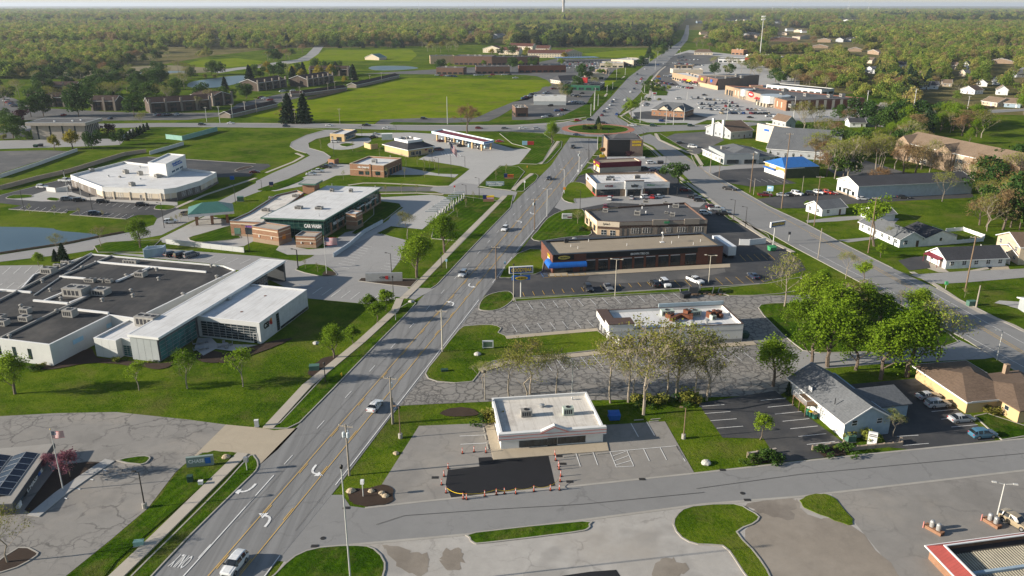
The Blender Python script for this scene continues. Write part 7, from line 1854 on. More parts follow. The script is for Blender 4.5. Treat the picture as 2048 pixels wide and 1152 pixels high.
for a in [('p',699,951,697,848,'util','utility pole with three transformers beside the avenue verge',P_GREYW,.17,3),('p',785,848,783,753,'util','utility pole with one transformer near the driving white sedan',P_GREYW,.16,1),('p',787,846,787,795,'wood','short stub pole standing just behind the transformer pole',P_GREYW,.13,0),
 ('p',885,704,885,619,'util','pale utility pole at the grass island edge',P_CREAM,.15,0),('p',992,559,994,492,'util','brown utility pole by the tyre shop drive',P_WOOD,.15,0),('p',1069,460,1069,397,'util','utility pole with twin transformers by the salon lawn',P_WOOD,.17,2),('p',1158,342,1159,302,'util','pale utility pole with transformers by the maroon shop',P_STEEL,.16,2),('p',1195,299,1195,273,'wood','white pole beside the loan office',P_STEEL,.15,0),
 ('p',1563,417,1582,266,'util','tallest dark brown pole by the row of parked cars',P_WOOD,.2,0),('p',1604,383,1607,352,'wood','thin grey pole behind the white van',P_GREYW,.1,0),('p',1628,452,1645,352,'util','light brown pole in front of the white cottage',P_WOOD,.15,0),('p',1615,447,1622,410,'wood','short grey pole leaning by the cottage lawn',P_GREYW,.13,0),('p',1636,517,1646,456,'wood','white-grey pole at the kerb by the second blue sign',P_GREYW,.13,0),('p',1736,506,1756,394,'util','brown pole beside the split tree trunk',P_WOOD,.16,0),('p',1930,583,1957,472,'util','orange-brown pole before the tall tan house',P_WOOD,.19,0),('p',1952,615,1963,571,'wood','grey stub pole on the lawn by the dry reeds',P_GREYW,.2,0),('p',1500,385,1510,306,'util','dark pole beside the blue roofed shop lot',P_WOOD,.2,1),('p',1507,390,1509,357,'wood','grey stub pole next to the dark pole',P_GREYW,.12,0),('p',1420,345,1422,303,'wood','grey pole on the grey clinic corner',P_GREYW,.14,0),('p',1438,355,1441,317,'wood','brown pole by the clinic drive',P_WOOD,.12,0),
 ('p',1730,232,1738,181,'util','pale pole with a meter box by the supermarket yard',P_STEEL,.2,1),('p',1825,229,1835,177,'util','pale pole at the cross road beyond the supermarket',P_STEEL,.2,1),('p',1587,235,1592,192,'wood','pale pole at the supermarket corner',P_STEEL,.2,0),('p',1934,223,1938,192,'util','pole by the wooden fence at the cross road',P_STEEL,.18,0),('p',895,249,895,193,'wood','tall bare pale pole beside the bare tree',P_STEEL,.2,0),('p',591,248,589,217,'util','pole beside the twin conifers',P_GREYW,.16,0),('p',680,248,677,217,'util','pole on the field verge',P_GREYW,.16,0)]:
 pole(a[0],a[1],a[2],a[3],a[4],a[5],a[6],a[7],GP,a[8],None,a[9])
for i,(x,y,ty) in enumerate([(72,700,530),(215,680,490),(555,600,415),(770,485,340),(1130,425,290),(1220,410,270),(1435,300,230),(1665,305,190),(1815,290,155)]): pole('Z',x,y,x,ty,'util',f'pole behind the field, {nth(i)} from the west along the garage rows',P_GREYW,GP,.16)
for i,(x,y,ty) in enumerate([(1655,975,855),(1760,985,850),(1862,945,830),(1962,915,810)]): pole('A',x,y,x,ty,'util',f'pole before the apartments, {nth(i)} from the west along the street',P_STEEL,GP,.16)
for i,(x,y,ty) in enumerate([(630,930,830),(655,890,740),(660,880,700),(688,850,755),(760,740,680),(805,715,655),(835,640,545),(905,600,540),(960,540,480),(1100,500,445),(1165,470,410),(1225,420,380),(1255,405,365)]): pole('C',x,y,x,ty,'wood',f'pale pole on the west side of the far avenue, {nth(i)} from the roundabout',P_STEEL,GP,.17)
for i,(x,y,ty) in enumerate([(1025,985,775),(1060,740,670),(1145,560,480),(1240,420,380),(1322,450,415),(1345,440,405),(1232,995,850),(1290,1000,880),(1375,965,860),(1400,800,735),(1620,700,610),(1720,960,790)]): pole('C',x,y,x,ty,'wood',f'pale pole on the east side of the far avenue, {nth(i)} in order outwards',P_STEEL,GP,.17)
GL = 'lamp posts'
for a in [('p',290,1016,279,945,'base','dark lamp post on a concrete base in the bank lawn',P_DARK),('p',801,876,798,814,'base','brown lamp post on a concrete base west of the white shop',P_WOOD),('p',1367,877,1371,816,'base','brown lamp post on a concrete base east of the white shop',P_WOOD),('p',703,1185,686,938,'top','tallest white mast with a ball top at the avenue corner',P_STEEL),('p',970,800,970,746,'top','grey post behind the white shop hedge',P_GREYW),('p',1144,790,1146,717,'street','grey lamp pole among the bare trees',P_STEEL),('p',1230,592,1233,519,'twin','twin headed lamp pole before the tyre bays',P_CREAM),('p',1417,567,1421,511,'twin','twin headed lamp pole at the bin enclosure',P_CREAM),('p',1027,602,1028,532,'top','thin cream pole crossing the blue tyre sign',P_CREAM),('p',1094,433,1093,378,'twin','pale street lamp by the salon drive',P_STEEL),('p',1128,385,1130,339,'street','pale street lamp by the plaza lawn',P_STEEL),('p',651,765,648,730,'top','short black lamp near the green cabinet',P_DARK),('p',787,594,786,556,'top','black lamp at the office driveway',P_DARK),('p',883,537,883,508,'top','black lamp near the paved bird bath',P_DARK),('p',783,546,778,507,'street','black gooseneck lamp by the office sign',P_DARK),('p',596,538,593,499,'street','black lamp at the office rear lawn',P_DARK),('p',1993,720,2005,662,'street','pale lamp on the second road verge',P_STEEL),('p',1490,457,1494,414,'street','dark lamp at the salon car park corner',P_DARK),('p',1467,440,1469,400,'street','dark lamp at the salon car park kerb',P_DARK),('p',1160,420,1161,381,'street','dark lamp on the plaza lawn',P_DARK),('p',1354,392,1356,374,'street','dark lamp at the plaza east wall',P_DARK),('b',1040,565,1152,150,'twin','pale twin lamp beside the tan SUV',P_STEEL),('p',1331,335,1333,313,'street','dark lamp near the round green tree',P_DARK),('p',1178,326,1177,300,'street','tall black lamp by the orange oval sign',P_DARK),
 ('E',195,770,160,595,'street','lamp at the clinic pond side',P_DARK),('E',1315,905,1288,705,'street','tall lamp on the drive by the saplings',P_DARK),('E',1885,705,1870,560,'street','lamp by the green cabinet of the car wash',P_DARK),('E',545,650,508,450,'top','white post left of the clinic west door',P_STEEL),('E',650,655,614,462,'top','white post right of the clinic west door',P_STEEL),('E',740,770,730,640,'top','thin lamp in the clinic lower car park',P_DARK),('W',355,870,335,550,'street','lamp between the car wash wall and wash box',P_DARK),('W',945,1070,925,840,'street','lamp at the flagpole island tip',P_DARK),('W',505,110,500,0,'street','lamp on the road bend by the blue sign',P_DARK)]+[('X',x,y,x,ty,'street','lamp '+w,P_DARK) for x,y,ty,w in ((1277,475,350,'at the fuel shop bollards'),(1352,625,430,'on the lawn by the oil change bays'),(1650,535,415,'at the fuel forecourt tip'),(1812,890,660,'at the access road corner'),(1665,960,740,'above the vacuum arms'),(160,410,240,'on the lawn by the kiosk loop'),(1335,1060,985,'among the vacuum bays'),(478,185,75,'behind the kiosk'),(868,140,70,'on the cross road verge'))]:
 pole(a[0],a[1],a[2],a[3],a[4],a[5],a[6],a[7],GL,.11 if a[7] is not P_STEEL else .12)
for k,x,y,ty,lab in (('H',948,185,145,'roundabout exit'),('H',1048,205,148,'loan office corner'),('H',772,165,130,'roundabout south rim'),('H',610,365,200,'loan office kerb')): pole(k,x,y,x,ty,'top','black ball lamp at the '+lab,P_DARK,GL,.1)
p = G(1519,119);t = thing('phone_mast','tall white mobile phone mast above the shops','mast',p);h = HZ(p,32)
MB().tube((0,0,0),(0,0,h),.7,.4,10).build('shaft',P_STEEL,t)
for z in (h-.8,h-4.5):
 m = MB();m.tube((0,0,z),(0,0,z+.3),2.6,2.6,12)
 for j in range(9): m.box(2.5*math.cos(j*.7)-.3,2.5*math.cos(j*.7)+.3,2.5*math.sin(j*.7)-.3,2.5*math.sin(j*.7)+.3,z-.9,z+1.2)
 m.build('antenna_ring',T_WHITE,t,kind='stuff')
d = ray(1121,300);p = Vector((d.x,d.y,0)).normalized()*4600
t = thing('water_tower','slim concrete tower rising above the far woods','tower',p)
MB().lathe([(8,0),(6.5,60),(6.5,78),(8,80),(8,96),(5,99)],16).build('tower_shaft',PM('tower_concrete',(.36,.33,.30)),t)
for i,(x,ty) in enumerate(((1553,4),(1658,8),(1660,2),(1697,0),(923,9),(848,5),(954,4),(991,6),(1495,10),(1516,8))):
 d = ray(x,300);p = Vector((d.x,d.y,0)).normalized()*6500
 MB().tube((0,0,0),(0,0,HZ(p,ty)),1.1,.5,6).build('radio_mast',P_STEEL).location = p
 o = bpy.context.scene.objects[-1] if False else [o for o in COL.objects if o.name.startswith('radio_mast')][-1]
 tag(o,f'thin radio mast on the skyline, {nth(sorted(v for v,_ in ((1553,4),(1658,8),(1660,2),(1697,0),(923,9),(848,5),(954,4),(991,6),(1495,10),(1516,8))).index(x))} from the west','mast','radio masts on the horizon')
def sign(name,label,k,bx,by,posts,panels,ang=E_,cat='sign'):
 """posts: photo x offsets of the posts (or None for a solid base); panels: pixel boxes with colour and wording"""
 ox,oy,sc = ZK[k]
 p = G(ox+bx*sc,oy+by*sc);f = (p.y*cP+CH*sP)/FP*sc
 t = thing(name,label,cat,p,math.radians(ang))
 zz = lambda y: HZ(p,oy+y*sc)
 top = max(zz(pn[1]) for pn in panels);kp = 0
 for x in posts: MB().tube(((x-bx)*f,0,0),((x-bx)*f,0,top-.2),.16 if abs(top) > 5 else .08,None,8).build('post',P_STEEL,t)
 for x0,y0,x1,y1,mt,txt,tm,st_ in panels:
  a,c,z1,z0 = (x0-bx)*f,(x1-bx)*f,zz(y0),max(0,zz(y1))
  if st_ == 'oval':
   m = MB();m.T = Matrix.Translation(((a+c)/2,-.32,(z0+z1)/2)) @ Matrix.Rotation(math.pi/2,4,'X') @ Matrix.Diagonal(((c-a)/2,(z1-z0)/2,1,1));m.lathe([(1,-.1),(1,.1)],28);pn = m.build('oval_panel',mt,t)
  else:
   m = MB();kp = kp+.03;m.box(a,c,-.22-kp,.22+kp,z0,z1);pn = m.build('panel',mt,t)
   if st_ == 'frame':
    m = MB()
    for u in ((a-.12,a+.06),(c-.06,c+.12)): m.box(u[0],u[1],-.27,.27,z0-.12,z1+.12)
    m.box(a,c,-.27,.27,z1-.06,z1+.12);m.box(a,c,-.27,.27,z0-.12,z0+.06);m.build('frame',T_WHITE,pn)
  if txt: letters(txt,(z1-z0)*.58,(c-a)*(.88 if st_ != 'oval' else .7),tm,pn,Matrix(((1,0,0,(a+c)/2),(0,0,-1,-.24-kp if st_ != 'oval' else -.43),(0,1,0,(z0+z1)/2),(0,0,0,1))),.045,.18 if 'GOOD' in txt else 0)
 return t
BLW = PM('sign_blue',(.02,.07,.27),.4)
sign('pole_sign','navy tyre sign with yellow letters above a blue oval panel','p',1041.5,595,[1041.5],[(1019,533.5,1065,545.5,BLW,'GOODYEAR',T_YELLOW,'frame'),(1024,551,1060,559.5,T_BLUE,'','','box'),(1030,552.5,1055,558.8,T_YELLOW,'TIRE SERVICE',T_BLACK,'oval')])
sign('pole_sign','navy tyre sign on a single post by the second road','p',1546,490,[1546],[(1534.5,444,1570,453,BLW,'GOODYEAR',T_YELLOW,'frame')],25)
sign('monument_sign','pale bank sign with white letters and blue octagon','N',1075,566,[],[(1003,512,1140,562,PM('sage_sign',(.22,.27,.24),.5),'','','box'),(1008,519,1100,548,PM('sage_sign',(0,0,0)),'CHASE',T_WHITE,'box'),(1098,520,1126,550,T_BLUE,'','','box')],12)
sign('monument_sign','long silver wall sign in a mulch bed at the office drive','K',1025,292,[],[(880,222,1172,288,T_STEEL,'','','box'),(988,245,1036,270,T_STEEL,'CSI',T_BLACK,'box'),(1036,245,1060,272,T_RED,'','','box')],3)
sign('monument_sign','grey plaza name sign over a white base on the corner lawn','F',1915,570,[],[(1840,532,1985,562,PM('blue_grey_sign',(.28,.34,.38),.5),'Viking Plaza',T_WHITE,'box'),(1862,562,1965,574,T_WHITE,'','','box')],2)
sign('monument_sign','screen sign with orange stripes on a brick base','F',2020,512,[],[(1984,468,2012,500,T_NAVY,'','','box'),(2012,474,2062,496,T_ORANGE,'SPECIALS',T_RED,'box'),(1990,498,2060,512,B_BRKO,'','','box')],2)
sign('monument_sign','car wash screen sign in magenta and yellow on bricks','F',1860,695,[],[(1815,640,1850,670,T_NAVY,'','','box'),(1845,644,1905,658,T_YELLOW,'','','box'),(1845,658,1905,672,PM('magenta_screen',(.45,.02,.18),.4),'WASH',T_WHITE,'box'),(1818,672,1902,698,B_BRKO,'','','box')],2)
sign('monument_sign','low white tenant board on the salon lawn','H',440,832,[],[(400,788,480,832,T_WHITE,'','','box'),(402,800,440,808,T_GREY,'','','box'),(442,812,478,820,T_MAROON,'','','box')],5)
sign('light_sign','orange oval sign above a yellow board by the loan office','H',722,340,[722],[(698,258,746,294,T_ORANGE,'LENDING',T_BROWN,'oval'),(702,316,742,338,T_YELLOW,'','','box')],5)
sign('pole_sign','white and red supermarket sign on a pillar','V',828,760,[828],[(788,668,850,698,T_WHITE,'','','box'),(800,674,842,692,T_RED,'','','oval')],5)
sign('pole_sign','orange and blue plaza sign beside the far avenue','V',872,540,[860,884],[(850,455,894,480,T_ORANGE,'','','box'),(838,484,906,512,T_BLUE,'','','box'),(846,516,900,534,T_GREY,'','','box')],5)
sign('board_sign','white and yellow low board at the plaza shrubs','V',850,604,[],[(826,578,882,600,T_WHITE,'','','box'),(830,582,852,598,T_YELLOW,'','','box')],5)
sign('board_sign','teal and red banner sign above the fuel station lawn','H',128,244,[90,165],[(82,208,122,240,T_LBLUE,'','','box'),(122,210,175,238,T_RED,'','','box')],3)
sign('board_sign','empty white sign frame on the vacant lot lawn','K',1856,830,[1818,1895],[(1816,770,1895,815,PM('green_grey_frame',(.10,.16,.10)),'','','frame')],4)
sign('board_sign','white pedimented sign board in the gravel bed','c',1050,985,[],[(1004,832,1100,975,T_WHITE,'','','box'),(1012,850,1090,858,T_DARK,'','','box'),(1012,868,1090,876,T_DARK,'','','box')],-25)
sign('board_sign','light blue sign near the dark red pickup','Y',438,665,[430,446],[(420,606,458,638,T_LBLUE,'','','box'),(424,612,446,622,T_WHITE,'','','box')],-20)
sign('board_sign','small blue and white clinic sign at the walk','E',1858,518,[1848,1868],[(1842,488,1874,516,T_BLUE,'','','box')],10)
sign('board_sign','blue drive sign at the car wash road bend','F',124,575,[],[(108,535,140,560,T_NAVY,'','','box'),(112,560,136,575,B_BRKT,'','','box')],5)
for i,(k,x,y,ty,w,mt,lab) in enumerate((('N',1318,590,518,22,T_GREY,'stop sign seen from behind at the bank drive'),('O',231,730,640,18,T_WHITE,'white meter box on a post in the boulder bed'),('K',1118,605,515,16,T_GREY,'grey sign at the office pavement'),('K',1525,190,115,14,T_LBLUE,'green-backed sign on the avenue lawn'),('K',1992,200,135,14,T_LBLUE,'pale parking sign by the tyre shop drive'),('g',468,800,712,30,T_ORANGE,'orange diamond road sign on the pale lamp'),('g',655,540,475,26,T_WHITE,'white lane sign beside the maroon shop'),('I',165,1010,935,18,T_DARK,'dark backed road sign by the second road'),('M',1420,350,292,22,T_GRN,'green street name sign at the junction'),('F',1590,640,565,12,T_RED,'red and white barrier arm at the vacuum bays'),('H',556,445,398,12,T_WHITE,'white road sign on the avenue verge'),('H',100,600,525,14,T_WHITE,'white sign on the plaza corner lawn'))):
 sign('road_sign',lab,k,x,y,[x],[(x-w/2,ty,x+w/2,ty+w*1.1,mt,'','','box')],math.degrees(RANG)-90+8)
def flag(k,x,y,tx,ty,label,fw=2.0,mat=None,droop=0.0):
 p = g1(k,x,y);ox,oy,sc = ZK[k];h = HZ(p,oy+ty*sc)
 t = thing('flagpole',label,'flagpole',p)
 MB().tube((0,0,0),(0,0,h),.1,.05,8).build('shaft',mat or P_STEEL,t);MB().lathe([(.02,0),(.1,.1),(.02,.22)],8,0,(0,0,h)).build('ball',T_YELLOW,t)
 fh = fw*.62
 pt = lambda u,v: (u*fw*(1-.5*droop),.12*math.sin(u*7+v)*(u+.2),h-.25-v*fh-u*fw*droop*.8-.05*math.sin(u*6))
 N = 10;rows = [MB(),MB(),MB()]
 for j in range(13):
  for i in range(N):
   b_ = rows[2] if (i < 4 and j < 7) else rows[j % 2]
   b_.face([pt(i/N,j/13),pt((i+1)/N,j/13),pt((i+1)/N,(j+1)/13),pt(i/N,(j+1)/13)])
 f = rows[0].build('flag',PM('flag_red',(.42,.02,.03)),t);rows[1].build('white_stripes',T_WHITE,f)
 m = rows[2];m.build('canton',T_NAVY,f)
 m = MB()
 for a in range(4):
  for c in range(5):
   u,v = .04+.075*c+.03*(a % 2),.06+.12*a;q_ = pt(u,v);m.box(q_[0]-.03,q_[0]+.03,q_[1]-.02,q_[1]+.02,q_[2]-.03,q_[2]+.03)
 m.build('stars',T_WHITE,f,kind='stuff')
flag('N',338,695,262,372,'striped flag on a pole beside the bank and pink tree',1.9)
flag('W',1285,1132,1250,682,'white flagpole with striped flag before the car wash',3.6);flag('X',1494,692,1490,245,'tall dark flagpole with drooping striped flag',5.0,P_DARK,.9)
PT = [(760,500),(822,492),(885,495),(684,582),(662,622),(649,667),(673,710),(764,742),(782,745),(879,728),(941,720),(984,715),(1044,715),(1141,702),(1229,697),(1277,695),(1281,650),(1284,622),(1275,585),(1272,570),(1257,537),(1253,510)]
T_POST = PM('traffic_orange',(.46,.07,.03),.6,.12,3)
p0_ = None
for i,(x,y) in enumerate(PT):
 p = g1('O',x,y);p.z = .06;lab = f'orange traffic post, {nth(i)} going round the fresh asphalt from the white shop'
 if p0_ is None:
  p0_ = thing('traffic_post',lab,'traffic post',p,0,'orange posts round the fresh asphalt')
  MB().lathe([(.09,.05),(.075,1.05),(.03,1.1)],10).build('tube',T_POST,p0_);MB().lathe([(.24,0),(.22,.07)],8).build('rubber_base',C_TYRE,p0_)
  m = MB()
  for z in (.62,.82): m.lathe([(.087,z),(.085,z+.1)],10)
  m.build('reflective_bands',T_WHITE,p0_)
 else: dup(p0_,p,0,lab)
m = MB();seq = [PT[6],PT[7],PT[10],PT[12],PT[13],PT[14],PT[16]]
for a,c in zip(seq,seq[1:]):
 A,B = g1('O',*a),g1('O',*c)
 for j in range(6):
  f0,f1 = j/6,(j+1)/6;z = lambda f: .95-.55*4*f*(1-f)*.6
  u,v_ = A+(B-A)*f0,A+(B-A)*f1;m.face([(u.x,u.y,z(f0)),(v_.x,v_.y,z(f1)),(v_.x,v_.y,z(f1)+.09),(u.x,u.y,z(f0)+.09)])
tag(m.build('barrier_tape',T_YELLOW),'yellow barrier tape strung between the orange posts','tape')
def skip(k,x,y,ang,mat,label,w=2.0,lid=None):
 t = thing('dumpster',label,'dumpster',g1(k,x,y),math.radians(ang))
 m = MB();q_ = [(-w/2,-.6,.15),(w/2,-.6,.15),(w/2,.6,.15),(-w/2,.6,.15)];r_ = [(-w/2-.1,-.85,1.25),(w/2+.1,-.85,1.25),(w/2+.1,.85,1.55),(-w/2-.1,.85,1.55)]
 m.face(q_[::-1])
 for j in range(4): m.face([q_[j],q_[(j+1)%4],r_[(j+1)%4],r_[j]])
 m.build('bin_body',mat,t);m = MB();m.face(r_);m.box(-w/2-.12,w/2+.12,-.05,.05,1.4,1.46);m.build('lid',lid or mat,t)
 for s in (-1,1): MB().box(s*(w/2+.15)-.08,s*(w/2+.15)+.08,-.3,.3,.7,.95).build('lift_pocket',mat,t)
skip('O',1568,318,5,T_BLUE,'bright blue dumpster behind the white shop',1.9);skip('L',1385,420,30,T_DARK,'dark grey dumpster at the broken bin enclosure',2.4);skip('L',1860,740,90,PM('dark_green_bin',(.02,.06,.04)),'dark green dumpster behind the vacant restaurant',1.8);skip('I',30,1085,20,T_GRN,'green dumpster below the second blue sign',2.2);skip('U',460,1118,8,PM('dark_green_bin',(.02,.06,.04)),'dark green bin west of the pair behind the beige office');skip('U',525,1108,8,T_DARK,'black bin east of the pair behind the beige office');skip('H',1187,392,0,T_DARK,'dark bin by the loan office car park',2.6)
for i,(k,x,y,mt,lid,lab) in enumerate((('Q',892,293,PM('bin_green',(.02,.10,.07)),T_GRN,'green bin left of the yellow lidded one'),('Q',908,302,MATS['bin_green'],T_YELLOW,'green bin with a yellow lid by the siding house'),('Q',928,312,MATS['bin_green'],B_TAN,'green bin with a beige lid by the siding house'),('Q',1612,190,MATS['bin_green'],T_GRN,'green bin behind the silver sedan'),('Q',1630,198,MATS['bin_green'],T_YELLOW,'green bin with yellow lid beside the tan office'))):
 t = thing('wheelie_bin',lab,'bin',g1(k,x,y),.4)
 m = MB();m.box(-.32,.32,-.35,.35,.08,1.05);m.build('bin_body',mt,t);m = MB();m.box(-.36,.36,-.4,.4,1.06,1.14);m.build('lid',lid,t)
 for s in (-1,1): MB().tube((s*.26,.36,.12),(s*.34,.36,.12),.12,.12,8).build('wheel',C_TYRE,t)
M_ROCK = PM('sandstone_boulder',(.42,.33,.22),.95,.3,1.5)
def rock(k,x,y,r_,label,mat=None,seed=1,name='boulder'):
 rr = random.Random(seed);p = g1(k,x,y);m = MB();n = 9
 prof = []
 rings = [(0.85,-.1),(1,.25),(.7,.5),(.3,.66)]
 idx = []
 for f,z in rings: idx.append([m.av((r_*f*rr.uniform(.8,1.15)*math.cos(2*math.pi*j/n),r_*f*rr.uniform(.8,1.15)*math.sin(2*math.pi*j/n),r_*z*1.1)) for j in range(n)])
 for a,c in zip(idx,idx[1:]):
  for j in range(n): m.fi((a[j],a[(j+1)%n],c[(j+1)%n],c[j]))
 m.fi(idx[-1]);o = m.build(name,mat or M_ROCK);o.location = p;tag(o,label,'boulder','landscape boulders')
for i,(k,x,y,r_,lab) in enumerate((('O',165,702,.75,'tan boulder nearest the road in the mulch corner'),('O',273,703,.6,'flat tan boulder in the middle of the mulch corner'),('O',330,715,.6,'tan boulder beside the grey one in the mulch corner'),('O',350,728,.6,'greyer boulder at the east tip of the mulch corner'),('O',405,500,.55,'lone boulder on the grass strip west of the posts'),('Q',352,552,.9,'white boulder on the lawn by the side street'),('K',1240,458,.8,'pale slab on the office corner lawn'),('N',1205,522,.8,'sand coloured rock behind the bank sign'),('K',1772,880,.9,'white statue-like stone on the vacant lawn'),('K',480,790,.8,'white rock on the dark office lawn'))): rock(k,x,y,r_,lab,PM('pale_stone',(.42,.40,.36),.95,.3,2) if 'white' in lab or 'pale' in lab else None,i)
for i,(k,x,y,w,d,hh,mt,lab) in enumerate((('K',468,1000,2.0,1.3,1.1,T_GREEN,'green utility cabinet in the mulch by the avenue'),('N',742,988,1.3,.7,.7,PM('pale_green_box',(.25,.42,.36)),'pale green utility box on the bank lawn'),('N',1016,650,.8,.8,1.1,PM('dark_green_bin',(0,0,0)),'dark green box on the bank lawn'),('N',1072,665,.7,.5,.7,T_WHITE,'small white box beside the pavement'),('N',1370,355,.7,.5,1.3,T_WHITE,'white marker board on the office lawn corner'),('Q',1120,432,1.5,1.2,1.2,T_GREEN,'green cabinet beside the siding house'),('E',1925,690,2.2,1.8,1.8,T_GREEN,'dark green cabinet west of the car wash'),('K',1508,1012,1.4,.8,.5,PM('dark_green_bin',(0,0,0)),'low dark box on the vacant lawn'),('M',1625,485,2.2,1.2,1.3,T_GREEN,'green box by the grey stub pole'),('X',765,220,6,4,3.2,T_WHITE,'white storage hut behind the fuel shop'),('W',1245,1050,.6,.6,1,T_GREY,'x'))):
 if lab == 'x': continue
 t = thing('utility_cabinet',lab,'cabinet',g1(k,x,y),math.radians(E_));MB().box(-w/2,w/2,-d/2,d/2,.05,hh).build('cabinet_body',mt,t);MB().box(-w/2-.08,w/2+.08,-d/2-.08,d/2+.08,-.02,.06).build('plinth',M_KERB,t);MB().box(-w/2-.03,w/2+.03,-d/2-.03,d/2+.03,hh+.002,hh+.06).build('lid',mt,t)
for k,x,y,lab,mt in (('K',686,1052,'yellow fire hydrant on the avenue verge',T_YELLOW),('H',122,420,'orange-red hydrant-like drum at the fuel station drive',T_ORANGE),('J',0,0,'',None)):
 if mt:
  t = thing('fire_hydrant',lab,'hydrant',g1(k,x,y));MB().lathe([(.2,0),(.2,.06),(.14,.1),(.13,.62),(.17,.66),(.13,.8),(.04,.9)],10).build('barrel',mt,t);MB().tube((-.24,0,.5),(.24,0,.5),.08,.08,8).build('nozzle',mt,t)
t = thing('bin_enclosure','broken grey bin enclosure with toppled fence panels and debris','enclosure',g1('L',1490,400))
for i,(x,y,a,w,hh,tl) in enumerate(((1410,385,80,2.2,2.0,.1),(1455,395,5,2.4,2.0,0),(1500,375,85,2.6,2.2,0),(1600,385,75,2.8,2.0,.2),(1530,395,20,2.4,.4,1.2))):
 p = g1('L',x,y)-Vector(t.location);m = MB();m.T = Matrix.Translation(p) @ Matrix.Rotation(math.radians(a),4,'Z') @ Matrix.Rotation(tl,4,'X');m.box(-w/2,w/2,-.06,.06,0,hh);m.build('fence_panel',B_GREYD,t)
m = MB();rr = random.Random(3)
for i in range(60):
 x,y = rr.uniform(-4,7),rr.uniform(-1.2,2.5);s = rr.uniform(.1,.45);m.box(x,x+s*1.6,y,y+s,.02,.02+s*.6)
m.build('debris',T_WOOD,t,kind='stuff')
for i,p in enumerate(PUMPS):
 t = thing('fuel_pump',f'fuel pump under the canopy, {nth(i//2)} bay from the west, {"front" if i % 2 == 0 else "rear"} row','fuel pump',p,ca.ang,'fuel pumps')
 MB().box(-.5,.5,-.35,.35,.15,1.9).build('pump_body',T_DARK if i % 3 else T_LBLUE,t);MB().box(-.9,.9,-.6,.6,0,.14).build('island_kerb',M_KERB,t);MB().box(-.4,.4,-.37,-.34,1.1,1.7).build('screen',T_WHITE,t)
a,c = g1('X',1640,900),g1('X',1330,1125)
for i in range(11):
 p = a+(c-a)*(i/10);t = thing('vacuum_stand',f'white vacuum arm stand, {nth(i)} from the far end of the car wash bays','vacuum stand',p,math.radians(N_+8),'vacuum stands')
 MB().tube((0,0,0),(0,0,2.9),.14,.12,8).build('post',T_WHITE,t);MB().beam((0,0,2.85),(0,4.2,3.1),.2,.3).build('arm',T_WHITE,t);MB().box(-.35,.35,-.35,.35,0,1.0).build('canister',T_HVAC,t)
def wall(name,label,k,pts,h,w,mat,cat='wall',pan=0,cap=None):
 p = [g1(k,*q_) for q_ in pts];t = thing(name,label,cat,p[0]);o = p[0]
 for a,c in zip(p,p[1:]):
  L = (c-a).length;n = max(1,int(L/pan)) if pan else 1;n = min(n,40)
  for j in range(n):
   u,v_ = a+(c-a)*(j/n)-o,a+(c-a)*((j+1)/n)-o;d = (v_-u).normalized()*.03
   MB().beam((u+d)+Vector((0,0,h/2)),(v_-d)+Vector((0,0,h/2)),w,h).build('panel' if pan else 'wall_segment',mat,t)
   if pan: MB().box(u.x-.1,u.x+.1,u.y-.1,u.y+.1,0,h+.15).build('post',cap or mat,t)
 return t
wall('retaining_wall','pale grey panel wall behind the office car park','E',((1330,1030),(1600,1060),(1955,1100)),1.6,.25,B_GREYL,'wall',4)
wall('stone_wall','stepped stone wall along the upper clinic slope','E',((0,600),(300,520),(560,460),(1000,325),(1170,300)),1.8,.5,B_STONE,'wall',9);wall('retaining_wall','pale concrete wall along the old car park','E',((0,505),(300,405),(620,290)),1.6,.3,B_GREYL,'wall',8);wall('retaining_wall','long pale retaining wall running up to the green screens','E',((1200,318),(1470,240)),1.8,.3,B_GREYL,'wall',6)
wall('green_screen','row of stepped green privacy screens on the lawn','E',((1330,190),(1460,205),(1740,128)),2.6,.2,PM('green_screen',(.20,.36,.30)),'fence',6);wall('stepped_wall','stepped white garden wall by the car wash drive','W',((1370,930),(1560,800),(1740,640),(1960,520)),1.3,.35,PM('blue_grey_wall',(.42,.46,.5)),'wall',5)
wall('picket_fence','white picket fence round the ranch house yard','I',((1500,1030),(1720,1010),(1730,985),(1560,925),(1420,935)),1.2,.08,T_WHITE,'fence',2.4);wall('vinyl_fence','solid white fence between drive and tall tan house','e',((985,510),(1230,620),(1470,735)),1.9,.1,T_WHITE,'fence',2.4);wall('wooden_fence','brown wooden fence by the far tan house','D',((1535,880),(1700,870),(1810,868)),1.8,.12,T_WOOD,'fence',2.5);wall('wooden_fence','long brown fence along the field edge','Z',((860,510),(1130,450),(1370,385)),1.8,.15,T_WOOD,'fence',6)
wall('guard_rail','low dark guard rail along the pond drive','E',((0,1112),(540,1030),(770,982),(1000,940)),.6,.08,T_WOOD,'guard rail',4);wall('bin_store','clinic bin store of brown posts and grey gates','E',((375,610),(450,620),(550,610),(555,590)),1.9,.2,B_GREYL,'enclosure',3,B_BRKD);wall('white_screen','blue-white open topped screen behind the office roof','J',((1155,100),(1190,75),(1330,65),(1310,85),(1155,105)),2.6,.2,PM('blue_white_panel',(.45,.52,.58)),'enclosure',3);wall('bin_store','brick bin store in the oil change car park','F',((578,390),(630,398),(662,385)),2.4,.3,B_BRKO,'enclosure');wall('bin_store','yellow bin store beside the fuel shop','F',((868,258),(920,275),(975,268)),2.6,.4,B_YEL,'enclosure');wall('banner_wall','low white banner wall behind the salon car park','H',((1818,1040),(1900,1042),(2028,1028)),1.9,.3,T_WHITE,'wall',5)
